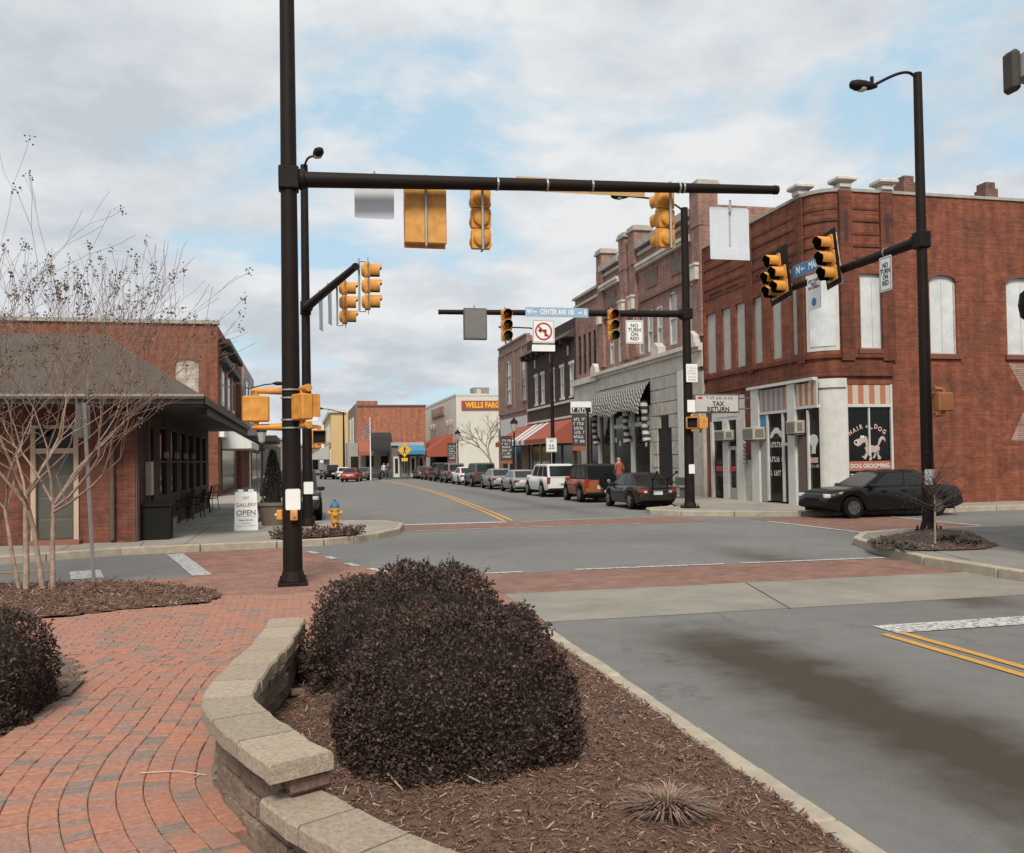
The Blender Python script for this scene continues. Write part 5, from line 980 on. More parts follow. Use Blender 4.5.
# lower range to the left, grey shop cornice
opsC = [(V2f-sV(pa)+.0,V2f-sV(pb),6.9,9.3) for pa,pb in ((579.5,582),(584.5,587),(589.5,592),(594.5,597))]
tC, LC = rowbldg('brick_annex_building', 'narrow pinkish brick building with grey shop cornice beside the ornate one', V2f, V2m, UF+.05, 11.6, RB2, opsC+[(.3,4.5,.05,4.9)])
for o in opsC: window(tC, None, *o, DWOOD, GLS, 1, 2)
MB().box(0,LC,-.2,.3,11.602,11.75).box(0,LC,-.12,-.003,11.1,11.25).build('cornice', STONED, tC); MB().box(0,LC,-.15,-.003,5.1,6.2).box(-.0,LC,-.4,-.003,6.21,6.55).build('shop_cornice', STONE, tC); pbox(tC, None, 'shop_glass', GLS2, .35,4.45,.04,.06,.1,4.8); pbox(tC, None, 'stone_pier', STONED, 1.0,1.75,-.1,.15,0,4.9)
for s_ in (.3,2.5,4.35): pbox(tC, None, 'column', DGREY, s_,s_+.14,-.02,.18,0,4.9)
# ---- dark brick building with red striped awning
V3n, V3f = 53.9, 66.2; sD = lambda px: V3f-sV(px)
opsD = [(sD(px)-.42,sD(px)+.42,5.75,7.75) for px in (537.5,544,554,563.5,573)]
tD, LD = rowbldg('dark_brick_building', 'dark brown brick building with overhanging eave and red striped awning', V3f, V3n, UF, 10.6, DB, opsD+[(.6,11.7,.05,3.6)])
for o in opsD: window(tD, None, *o[:4], OFFW, M('pale_blind',(.36,.36,.34),.4), 1, 2, fw=.12, sill=OFFW); pbox(tD, None, 'lintel', OFFW, o[0]-.12,o[1]+.12,-.05,-.003,o[3]+.002,o[3]+.2)
MB().box(0,LD,-.08,-.003,5.35,5.5).build('sill_course', STONE, tD); MB().box(0,LD,-.1,-.003,4.35,4.5).build('shop_course', STONE, tD)
MB().prism([(-.7,9.4),(-.003,9.95),(-.003,9.4)], .02, LD-.02, 'YZ').build('pent_eave', DWOOD, tD)
for k in range(8): MB().box(.3+k*1.5,.5+k*1.5,-.6,-.003,9.1,9.395).build('eave_bracket', DWOOD, tD)
for k in range(3): MB().box(2.2+k*4.2,2.5+k*4.2,-.03,-.003,8.4,9.0).build('wall_slot', STONE, tD)
pbox(tD, None, 'shop_glass', GLS2, .65,11.6,.04,.06,.1,3.5)
for s_ in (.7,3.4,6.0,8.8,11.4): pbox(tD, None, 'column', OFFW if s_ < 5 else DGREY, s_,s_+.2,-.02,.18,0,3.6)
aw = thing('striped_awning', 'red awning with white stripes on the dark brick building', 'awning', (UF,V3f,.12), R(-90)); q0, q1 = sD(519), sD(577)-.1
RED = M('awning_red', (.30,.075,.045), .85, var=.1); 
bands = [(q0,.34,RED),(0,.07,LW),(0,.035,RED),(0,.07,LW),(0,.035,RED),(0,.06,LW),(0,.39,RED)]; s_ = q0
for i, (_, fr_, mt) in enumerate(bands):
    e_ = s_+(q1-q0)*fr_; m = MB(); m.quad((s_,-.02,4.3),(e_,-.02,4.3),(e_,-1.9,3.05),(s_,-1.9,3.05)); m.quad((s_,-1.9,3.05),(e_,-1.9,3.05),(e_,-1.9,2.72),(s_,-1.9,2.72)); m.quad((s_,-.02,4.26),(e_,-.02,4.26),(e_,-1.88,3.02),(s_,-1.88,3.02)); m.build('cloth_stripe', mt, aw, recalc=False); s_ = e_
for s_ in (q0,q1): MB().prism([(-.02,4.3),(-1.9,3.05),(-1.9,2.72),(-.02,2.72)], s_-.005, s_+.005, 'YZ').build('end_cloth', RED, aw)
MB().tube([(q0,-1.88,2.74),(q1,-1.88,2.74)], .025, 6).build('front_bar', STEEL, aw)
# ---- dusty pink building with tall arched windows
V4n, V4f = 66.2, 76.2; sE = lambda px: V4f-sV(px)
opsE = [(sE(507)-.1,sE(512)+.1,6.3,9.9,.7),(sE(522)-.1,sE(526.5)+.1,6.3,9.9,.7)]
tE, LE = rowbldg('pink_brick_building', 'dusty pink brick building with two tall arched white windows', V4f, V4n, UF, 11.2, PB, opsE+[(.8,7.8,.05,3.2)])
for o in opsE: window(tE, None, *o[:4], OFFW, M('pale_blind',(.36,.36,.34),.4), 2, 3, fw=.14, sill=PB)
MB().box(0,LE,-.12,.3,11.202,11.35).box(0,LE,-.07,-.003,10.5,10.62).box(0,LE,-.09,-.003,5.5,5.7).build('cornice', PB, tE); MB().box(.6,LE-.3,-.06,-.003,3.3,5.1).build('sign_board', M('pale_board',(.55,.56,.53),.7,var=.06), tE)
for k in range(4): MB().box(.05+k*2.75,.4+k*2.75,-.09,-.003,5.72,10.45).build('pilaster', brickmat('quoin_brick',(.30,.17,.135),(.25,.14,.11),(.3,.22,.19)), tE)
pbox(tE, None, 'shop_glass', GLS2, .85,7.75,.04,.06,.1,3.1); pbox(tE, None, 'column', OFFW, 3.0,3.25,-.0,.18,0,3.2); pbox(tE, None, 'column', OFFW, 5.6,5.85,-.0,.18,0,3.2)
tw_ = thing('low_brick_wing', 'low pink brick wing with a door left of the arched-window building', 'building', (UF+.8,V4f+4.2,.12), R(-90)); MB().box(0,4.1,0,6,0,4.4).build('wall', PB, tw_); MB().box(-.1,4.1,-.15,6.0,4.402,4.6).build('coping', STONE, tw_); MB().box(1.0,2.0,-.03,-.003,.05,2.6).build('door', DGREY, tw_)
# ---- pale bank
VBn, VBf = 98.5, 127; tb = thing('bank_building', 'cream flat-roofed bank with red sign bands and red awning', 'building', (UF,VBn,.1)); HW = 8.9
MB().box(0,22,0,VBf-VBn,0,HW).build('wall', CREAM, tb); MB().box(-.05,22,-.05,VBf-VBn,HW+.002,HW+.25).build('parapet', CREAM, tb)
a = onv(461.5,398,VBn-.1); b = onv(503,406,VBn-.1); MB().box(a.x-UF,a.x-UF+5.3,-.15,-.003,7.35,8.35).build('sign_band', M('bank_red',(.32,.055,.03),.6), tb); text('WELLS FARGO', .86, M('bank_yellow',(.75,.45,.05),.5), tb, (a.x-UF+2.65,-.16,7.84), bold=.03, sx=.78)
m = MB(Matrix.Translation((0,13.5,0)) @ Matrix.Rotation(R(-90),4,'Z')); m.box(-5,5,-.15,-.003,7.2,8.3); m.build('sign_band', M('bank_red_dull',(.33,.16,.12),.6), tb); text('WELLS FARGO', .9, M('bank_pale',(.45,.33,.25),.6), tb, (-.16,13.5,7.75), (R(90),0,R(-90)), bold=.02, sx=1.1)
for k, y_ in enumerate((2.6,5.2,16.2,18.8)): MB().lathe([(.2,-.02),(.26,.15),(.26,.5),(.2,.7),(.05,.75)], c=(-.15,y_,5.7), n=10).build('wall_light', M('lamp_tan',(.40,.30,.22),.6), tb)
MB().box(-.04,-.003,5,21,.1,3.0).build('door_recess', DARK, tb)
t = thing('red_awning', 'plain red awning on the bank front', 'awning', (UF,VBn+1.5,.1)); MB().prism([(0,4.8),(-3.0,2.9),(-3.0,2.2),(0,2.2)], 1.0, 16.0).build('canopy', RED, t)
t = thing('rooftop_unit', 'grey box air handling unit on the bank roof', 'roof unit', (UF+2.9,VBn+5,HW+.1)); MB().box(0,1.9,0,2,0,1.35).build('case', M('unit_grey',(.20,.195,.185),.6,var=.2), t); MB().box(.4,.9,-.05,-.003,.2,1.15).build('panel', ALU, t)
# ---- far end of the street: orange brick block, yellow block, low shops
def fb(name, label, x0p, xcp, x1p, Z, top, colr, side, **k):
    # corner building far away: narrow front faces left (x0p..xcp), flank faces us (xcp..x1p)
    c = onv(xcp,460,Z); u0 = c.x; u1 = onv(x1p,460,Z).x; q = ray(x0p,460); vf = u0/(q.x/q.y) if abs(q.x) > 1e-3 else Z+20
    return u0, u1, vf
t = thing('orange_brick_block', 'orange brick block with blank flank wall at the far end of the street', 'building', (onv(358,460,104).x,104,.05)); u1 = onv(426,460,104).x-onv(358,460,104).x; hT = onv(400,407,104).z
MB().box(0,u1,0,16,0,hT).build('wall', OB, t); MB().box(-.25,0-.003,0,16,0,hT+.3).build('front_wall', M('front_brown',(.19,.125,.10),.85,var=.2), t); MB().box(0,u1+.1,-.1,.4,hT+.002,hT+.2).build('coping', M('dark_coping',(.12,.08,.07)), t); MB().box(0,u1*.3,.5,2,hT+.2,hT+.7).build('parapet_step', OB, t)
for y_ in (3,8.5): 
    f = MB().box(-.4,-.253,y_,y_+3,4.0,7.0).build('window', OFFW, t); MB().box(-.42,-.401,y_+.3,y_+2.7,4.3,6.7).build('pane', GLS, f)
t = thing('yellow_block', 'yellow painted block with white framed front windows at the far end', 'building', (onv(331.5,460,125).x,125,.05)); u1 = onv(346,460,125).x-onv(331.5,460,125).x; hT = onv(331,413,125).z; YW = M('yellow_wall', (.56,.40,.19), .8, var=.08, scale=.5)
MB().box(0,u1+3,0,40,0,hT).build('wall', YW, t); MB().box(-.3,u1,-.3,40,hT+.002,hT+.5).build('cornice', OFFW, t)
for k in range(5):
    f = MB().box(-.12,-.003,3+k*7,7.5+k*7,4.6,7.2).build('window', OFFW, t); MB().box(-.14,-.121,3.6+k*7,6.9+k*7,4.8,7.0).build('pane', GLS, f)
MB().box(-.2,-.003,1,39,0,3.6).build('shop_front', STONE, t)
aw = thing('grey_striped_awning', 'pale grey shop awning on the yellow block', 'awning', (onv(331.5,460,125).x,125,.05)); MB().prism([(-.25,4.2),(-3.2,2.6),(-3.2,2.2),(-.25,2.2)], 2, 34).build('canopy', stripemat('grey_stripe',[(.40,.39,.36),(.26,.25,.24)],1.6,1), aw)
t = thing('low_shop_row', 'row of low dark shopfronts below the orange brick block', 'building', (onv(392,460,96).x,96,.05)); w0 = onv(425,460,96).x-onv(392,460,96).x
MB().box(0,w0-.15,0,7.5,0,3.6).build('wall', M('shop_dark_brick',(.15,.115,.10),.85,var=.3,scale=1), t)
for k in range(4):
    f = MB().box(.15+k*w0/4,w0/4*(k+1)-.1,-.06,-.003,.1,2.3).build('shop_window', M('frame_grey',(.22,.20,.18),.8) if k % 2 else OFFW, t); MB().box(.3+k*w0/4,w0/4*(k+1)-.25,-.07,-.061,.5,2.1).build('pane', GLS2, f)
MB().box(-.1,w0-.1,-.2,0-.003,3.45,3.8).build('cornice', STONED, t)
for lb, pa, pb, z0, z1, cl, nm in (('blue sloped shop awning at the far end',398,423,2.5,3.5,(.045,.20,.34),'blue_awning'),('black rounded shop awning at the far end',371,391,2.9,5.0,(.022,.02,.02),'black_awning'),('small red shop awning at the far end',358,370,2.5,4.0,(.30,.085,.05),'red_awning')):
    vv = 95.9 if pa > 395 else 100.0; a = onv(pa,460,vv); b = onv(pb,460,vv); t = thing(nm, lb, 'awning', (a.x,vv,.05)); P = [(-.0,z1),(-.7,z1-.12),(-1.3,z1-.5),(-1.8,z0+.4),(-1.85,z0),(0,z0)] if pa < 395 else [(0,z1),(-1.9,z0+.4),(-1.9,z0),(0,z0)]; MB().prism(P, 0, b.x-a.x, 'YZ').build('canopy', M(nm,cl,.85), t)
t = thing('pale_shop_building', 'small pale shopfront under the red awning at the far end', 'building', (onv(347,460,101).x,101,.05)); w0 = onv(392,460,101).x-onv(347,460,101).x; MB().box(0,w0,0,2.9,0,3.9).build('wall', M('shop_pale',(.34,.31,.27),.85,var=.2,scale=1), t)
for k in range(3): MB().box(.4+k*w0/3,.4+k*w0/3+w0/3-.8,-.04,-.003,.1,2.4).build('shop_window', GLS2, t)
# distant ridge of roofs and trees closing the view
for i, (pa, pb, Z, top, cl) in enumerate(((236,262,150,446,(.16,.15,.14)),(262,292,170,440,(.24,.22,.20)),(292,320,190,446,(.20,.17,.14)))):
    a = onv(pa,460,Z); b = onv(pb,460,Z); t = thing('distant_building', ('grey low building at the far left end of the street','pale flat-roofed building far behind the near pole','brownish low building far away right of the near pole')[i], 'building', (a.x,Z,0)); MB().box(0,b.x-a.x,0,12,0,onv(pa,top,Z).z).build('wall', M('distant_wall%d'%i,cl,.9,var=.2,scale=.4), t); MB().box(-.3,b.x-a.x+.3,-.3,12.3,onv(pa,top,Z).z+.002,onv(pa,top,Z).z+.4).build('parapet', STONED, t)
    for k in range(3): MB().box((b.x-a.x)*(k+.2)/3,(b.x-a.x)*(k+.8)/3,-.06,-.003,.4,2.6).build('window', GLS, t)

# ---- station on the left: brick walls, big hipped roof on deep eaves
V0 = 22.0; EU, EV, EZ = -2.05, 20.7, 3.25; RZ = 4.92
tS = thing('station_building', 'old brick station with grey hipped roof and deep overhanging eaves', 'building', (-3.62,V0,.12)); gx = lambda u: u+3.62; gy = lambda v: v-V0
Ts = Matrix.Translation((-14.38+0,0,0)); du0, du1 = onv(33,480,V0).x+18, onv(77,480,V0).x+18
m = MB(Matrix.Translation((-14.38,0,0))); facade(m, 14.38, 0, 3.2, [(du0,du1,.05,2.62)], .18); m.T = None
m.build('wall', SB, tS, recalc=False); m = MB(FT(0,0,R(90))); facade(m, 16, 0, 3.2, [(1.2,2.2,.05,2.7)]+[(3.2+k*2.1,4.5+k*2.1,.9,2.8) for k in range(6)], .2); m.T = None; m.quad((-14.38,16,0),(0,16,0),(0,16,3.2),(-14.38,16,3.2)); m.build('side_wall', brickmat('side_brick_paint_and_shade',(.085,.045,.034),(.06,.035,.028),(.06,.042,.035),stain=.5), tS, recalc=False)  # side wall brick: dark brown paint, with the shade there mixed into its colour
bx('interior', DARK, tS, -14.2,-.25,.26,15.8,.02,3.0)
Td = Matrix.Translation((-14.38,0,0)); dr = pbox(tS, Td, 'door', M('door_grey_green',(.105,.10,.082),.6,var=.12), du0+.06,du1-.06,.08,.12,.06,2.05)
for k in range(4): pbox(dr, Td, 'door_panel', M('door_grey_green2',(.085,.08,.066),.6), du0+.12,du1-.12,.07,.079,.15+k*.48,.55+k*.48)
f = MB(Td); f.box(du0-.04,du0+.06,-.05,.1,.05,2.62); f.box(du1-.06,du1+.04,-.05,.1,.05,2.62); f.box(du0+.061,du1-.061,-.04,.1,2.06,2.18); f.box(du0-.04,du1+.04,-.05,.1,2.621,2.7); f.build('door_frame', M('frame_tan',(.48,.36,.27),.6,var=.1), tS); pbox(tS, Td, 'transom_pane', GLS, du0+.06,du1-.06,.05,.08,2.19,2.61)
MB().box(du0-14.38-.1,du1-14.38+.1,-.3,-.02,-.0,.13).build('door_step', M('step_red',(.25,.10,.07),.85), tS)
dsx = gx(onv(112,480,V0-.1).x); MB().tube([(dsx,-.1,.1),(dsx,-.1,3.0)], .055, 8).build('downspout', M('pipe_brown',(.11,.075,.06),.6), tS); dsx2 = gx(onv(136,480,V0).x); MB().box(dsx2-.25,dsx2+.0,-.10,-.003,0,3.0).build('corner_pilaster', SB, tS); bx('grey_strip', DGREY, tS, .0-.14,-.03,-.06,-.003,.02,3.0)
ROOF = M('slate_shingle', (.075,.060,.047), .9, var=.3, scale=2.5, bump=.6, bscale=25)
m = MB(); e0 = (gx(-19),gy(EV),EZ); e1 = (gx(EU),gy(EV),EZ); r0 = (gx(-19),gy(EV+2.55),RZ); r1 = (gx(EU-2.55),gy(EV+2.55),RZ); e2 = (gx(EU),gy(38.5),EZ); r2 = (gx(EU-2.55),gy(36),RZ); bk = (gx(-7.2),gy(38.5),EZ); bk2 = (gx(-7.2),gy(EV+5.1),EZ); bk3 = (gx(-19),gy(EV+5.1),EZ)
m.add([e0,e1,e2,r0,r1,r2,bk,bk2,bk3], [(0,1,4,3),(1,2,5,4),(2,6,5),(6,7,4,5),(7,8,3,4)]); m.build('roof', ROOF, tS, recalc=False)
m = MB(); dz = .11; m.add([(x,y,z-dz) for x,y,z in (e0,e1,e2,r0,r1,r2)], [(0,1,4,3),(1,2,5,4)]); m.build('roof_boards', DWOOD, tS, recalc=False)
MB().box(e0[0],e1[0]+.02,e0[1]-.03,e0[1]+.001,EZ-.15,EZ+.01).box(e1[0]-.001,e1[0]+.03,e1[1]-.03,e2[1],EZ-.15,EZ+.01).build('fascia', M('fascia_brown',(.085,.065,.052),.7), tS)
MB().tube([(e0[0],e0[1]-.08,EZ+.0),(e1[0],e0[1]-.08,EZ)], .06, 6).build('gutter', M('gutter_dull',(.15,.135,.115),.6), tS)
MB().box(-14,-.0+1.5,-1.22,-.02,EZ-.17,EZ-.06).box(.02,1.5,-.01,16.3,EZ-.17,EZ-.06).box(1.32,1.5,-.0,16.3,EZ-.34,EZ-.171).build('soffit', DWOOD, tS)
for k in range(9):
    x_ = -.6-k*1.35; b = MB().tube([(x_,-.02,2.45),(x_,-.9,2.98)], .045, 4); b.build('eave_bracket', DWOOD, tS)
Tr = FT(0,0,R(90))
for k in range(6): window(tS, Tr, 3.2+k*2.1,4.5+k*2.1,.9,2.8, DWOOD, GLS, 1, 2)
pbox(tS, Tr, 'door', DWOOD, 1.22,2.18,.1,.15,.06,2.68)
for k in range(4): pbox(tS, Tr, 'wall_light', M('lamp_dull',(.3,.29,.26),.7), 3.9+k*2.1,4.05+k*2.1,-.1,-.003,1.95,2.12)
a = onv(151.5,475,V0+1.0); MB().box(.01,.14,.85,1.2,1.05,1.85).build('meter_box', M('meter_pale',(.42,.38,.32),.6), tS); MB().tube([(.07,1.0,.05),(.07,1.0,1.04)], .025, 6).tube([(.07,1.0,1.86),(.07,1.0,2.98)], .025, 6).build('conduit', DGREY, tS)
# trash bin and cafe chairs under the eave
a = gnd(156,540,.15); t = thing('trash_bin', 'square black trash bin at the station corner', 'trash bin', (a.x,a.y+.25,.15)); MB().prism([(-.28,0),(.28,0),(.30,.78),(-.30,.78)], -.26, .26).build('body', BLACK, t, bevel=.02); MB().box(-.33,.33,-.3,.3,.781,.85).box(-.2,.2,-.18,.18,.851,.88).build('lid', BLACK, t)
CHM = M('chair_metal', (.03,.026,.023), .5, .3)
def chair(label, x, y, rz):
    t = thing('cafe_chair', label, 'chair', (x,y,.15), rz, 'metal cafe chairs along the station wall'); MB().box(-.22,.22,-.22,.22,.43,.46).build('seat', CHM, t)
    b = MB().tube([(-.2,.2,.44),(-.2,.3,.92),(0,.31,.97),(.2,.3,.92),(.2,.2,.44)], .018, 6)
    for k in range(4): b.tube([(-.12+k*.08,.22,.5),(-.12+k*.08,.3,.93)], .009, 5)
    b.build('backrest', CHM, t)
    for sx in (-1,1):
        for sy in (-1,1): MB().tube([(sx*.2,sy*.2,.44),(sx*.24,sy*.25,0)], .016, 6).build('leg', CHM, t)
        MB().tube([(sx*.22,.22,.66),(sx*.24,-.2,.66),(sx*.22,-.22,.44)], .015, 6).build('armrest', CHM, t)
for k, (px, py, rz) in enumerate(((176,523,-1.9),(183,520,-1.2),(195,518,-1.7),(203,513,-1.4),(210,510,-2.0))):
    p = gnd(px,py,.15); chair(('first cafe chair beyond the trash bin','second cafe chair beyond the trash bin','third cafe chair beyond the trash bin','fourth cafe chair beyond the trash bin','fifth and farthest cafe chair along the station wall')[k], p.x,p.y,rz)
p = gnd(196,519,.15); t = thing('cafe_table', 'small round dark cafe table among the chairs', 'table', (p.x-.3,p.y+.9,.15)); MB().lathe([(.33,.70),(.34,.73)], n=18).build('top', CHM, t); MB().tube([(0,0,.02),(0,0,.7)], .03, 8).build('post', CHM, t); MB().lathe([(.22,0),(.2,.03)], n=14).build('foot', CHM, t)
p = gnd(171,528,.15); t = thing('flower_pot', 'small clay pot with dry plant beside the trash bin', 'plant pot', (p.x,p.y,.15)); MB().lathe([(.12,0),(.17,.3),(.18,.3)], n=14).build('pot', M('clay',(.42,.33,.27),.8), t)
r = random.Random(3); V = []; F = []
for j in range(70): 
    a_ = r.uniform(0,6.28); q = Vector((math.cos(a_)*.1,math.sin(a_)*.1,.3+r.random()*.35)); d = Vector((r.gauss(0,1),r.gauss(0,1),1)).normalized()*.12; s_ = d.cross(Vector((1,0,0))).normalized()*.02; k = len(V); V += [tuple(q),tuple(q+d*.5+s_),tuple(q+d),tuple(q+d*.5-s_)]; F.append((k,k+1,k+2,k+3))
rawmesh('foliage', V, F, DRYLEAF, t)
# ---- big brick building behind the station and neighbours on the left side
VL = 50.0; tL = thing('tall_brick_building', 'tall red brick building behind the station with one bricked-up window', 'building', (-30,VL,.12)); ur = onv(218,440,VL).x; HLb = onv(218,321,VL).z-.3
LBRK = brickmat('left_brick', (.255,.08,.042), (.19,.063,.036), (.20,.11,.08), .22, .075, .009, .3)
w0 = onv(175,370,VL).x+30; w1 = onv(198.5,370,VL).x+30; zt_ = onv(186,359,VL).z-.12; zl_ = onv(186,388,VL).z-.12-1.0
m = MB(); facade(m, ur+30, 0, HLb, [(w0,w1,zl_,zt_,.25)], .2); m.quad((ur+30,0,0),(ur+30,14,0),(ur+30,14,HLb),(ur+30,0,HLb)); m.quad((0,0,HLb-.3),(ur+30,0,HLb-.3),(ur+30,14,HLb-.3),(0,14,HLb-.3)); m.build('wall', LBRK, tL, recalc=False)
MB().box(w0,w1,.08,.12,zl_,zt_).build('window_infill', brickmat('white_infill',(.55,.51,.47),(.48,.42,.37),(.33,.25,.2),.22,.075,.012,.2), tL)
MB().box(0,ur+30.1,-.12,.4,HLb+.002,HLb+.2).build('coping', COPM, tL); MB().box(ur+30.003,ur+30.4,1.2,13,HLb-1.9,HLb-1.5).box(ur+30.003,ur+30.55,1.2,13,HLb-.9,HLb-.6).build('street_cornice', DWOOD, tL)
Tf = FT(ur+30,0,R(90))
for k in range(3): 
    f = pbox(tL, Tf, 'window', OFFW, 2+k*4,3.6+k*4,-.06,-.003,5.0,7.6); pbox(f, Tf, 'pane', GLS, 2.15+k*4,3.45+k*4,-.07,-.061,5.2,7.4)
pbox(tL, Tf, 'shop_window', GLS2, 2,12,-.05,-.003,.3,3.0); pbox(tL, Tf, 'white_sign', WHITE, .2,2.4,-.3,-.003,3.2,4.0)
t = thing('white_awning', 'white canvas awning beyond the station eave', 'awning', (ur,VL+2,.12)); MB().prism([(0,3.9),(1.6,2.95),(1.6,2.6),(0,2.6)], 0, 9).build('canopy', M('canvas_white',(.66,.65,.62),.85), t)
for y_ in (.3,8.7): MB().tube([(1.5,y_,.03),(1.5,y_,2.65)], .04, 6).build('post', STEEL, t)
t = thing('grey_front_building', 'grey and red fronted building beyond the tall brick one on the left', 'building', (-30,64.2,.12)); MB().box(0,30+ur+.3,0,14,0,HLb-.2).build('wall', LBRK, t); MB().box(30+ur+.303,30+ur+.5,.3,13.7,3.8,HLb-.5).build('grey_facing', M('facing_grey',(.33,.31,.28),.8,var=.3,scale=1), t); MB().box(30+ur+.303,30+ur+2.6,1,13,3.3,3.7).build('canopy', DWOOD, t)
for k in range(3): MB().box(30+ur+.502,30+ur+.55,1.5+k*4.3,3.8+k*4.3,4.8,7.6).build('window', GLS, t)
t = thing('low_canopied_shop', 'low shop with flat dark canopy further along the left pavement', 'building', (-16,79,.12)); MB().box(0,16+ur,0,26,0,5.2).build('wall', M('shop_taupe',(.27,.23,.19),.85,var=.2,scale=1), t); MB().box(16+ur+.003,16+ur+2.0,-.5,20,3.0,3.5).build('canopy', DGREY, t); MB().box(16+ur+.003,16+ur+.06,1,20,.3,2.7).build('shop_window', GLS2, t)
# ---- near-right building: only the end of its bracketed cornice enters the frame
tN = thing('near_right_building', 'brick building at the right edge, only its bracketed cornice end showing', 'building', (11.6,-6,.13)); VN = 13.2-1.0; ce = onv(1003,75,VN)
hN = ce.z; MB().box(0,14,0,VN+6-.9,0,hN-.2).build('wall', RB, tN)
m = MB(); m.box(ce.x-11.6+.12,14,-.3,VN+6,hN-.25,hN+.12); m.build('cornice', M('cornice_grey',(.36,.36,.35),.7,var=.1), tN); m = MB().box(ce.x-11.6,ce.x-11.6+.16,VN+5.75,VN+6.06,hN-.45,hN+.22); m.build('cornice_end', DWOOD, tN, bevel=.06)
for k in range(4): MB().prism([(ce.x-11.6+.1+k*.0,hN-.26),(ce.x-11.6+.22+k*.1,hN-.55),(ce.x-11.6+.5,hN-.9),(ce.x-11.6+1.2,hN-1.2),(ce.x-11.6+1.2,hN-.26)], VN+5.2-k*1.5, VN+5.6-k*1.5).build('cornice_bracket', BLACK, tN)
lq = onv(1029,305,13.0); t = thing('wall_lantern', 'dark round end of a fixture just entering at the right edge', 'wall lamp', (lq.x,13.0,lq.z)); MB().lathe([(.05,-.28),(.14,-.2),(.17,0),(.14,.2),(.05,.28)], n=10).build('body', BLACK, t); MB().tube([(0,0,.1),(.25,-.8,.15),(.35,-1.85,.15)], .03, 6).build('bracket', BLACK, t)

# ------------------------------------------------------------------ cars
TYRE = M('tyre', (.008,.008,.008), .9, spec=.15); RIM = M('rim', (.36,.36,.36), .35, .8); RIMD = M('rim_dark', (.10,.10,.10), .4, .6); CGL = M('car_glass', (.013,.014,.015), .1, var=.05, spec=.42); TRIM = M('car_trim', (.010,.009,.009), .7, spec=.2); TAIL = M('tail_light', (.30,.03,.02), .25); HEAD = M('head_light', (.62,.60,.55), .15); AMB = M('amber_light', (.62,.23,.03), .3); PLATE = M('number_plate', (.55,.56,.56), .5)
PROF = {'sedan': dict(top=[(-.5,.50),(-.495,.62),(-.485,.80),(-.46,.90),(-.40,.945),(-.30,.965),(-.1,.955),(.2,.93),(.27,.92),(.38,.84),(.45,.76),(.485,.66),(.5,.50)], g=(-.375,.265,-.215,.075), zb=.93),
        'saloon': dict(top=[(-.5,.50),(-.497,.70),(-.485,.86),(-.45,.93),(-.36,.965),(-.1,.955),(.2,.935),(.27,.93),(.40,.875),(.465,.81),(.49,.70),(.5,.50)], g=(-.315,.235,-.19,.055), zb=.94),
        'suv': dict(top=[(-.5,.52),(-.497,.75),(-.49,.98),(-.46,1.06),(-.2,1.07),(.1,1.06),(.22,1.06),(.29,1.04),(.42,.98),(.47,.88),(.492,.7),(.5,.52)], g=(-.485,.27,-.43,.10), zb=1.05)}
def lerp1(P, x):
    for (a,b),(c,d) in zip(P,P[1:]):
        if a <= x <= c: return b+(d-b)*(x-a)/(c-a)
    return P[-1][1]
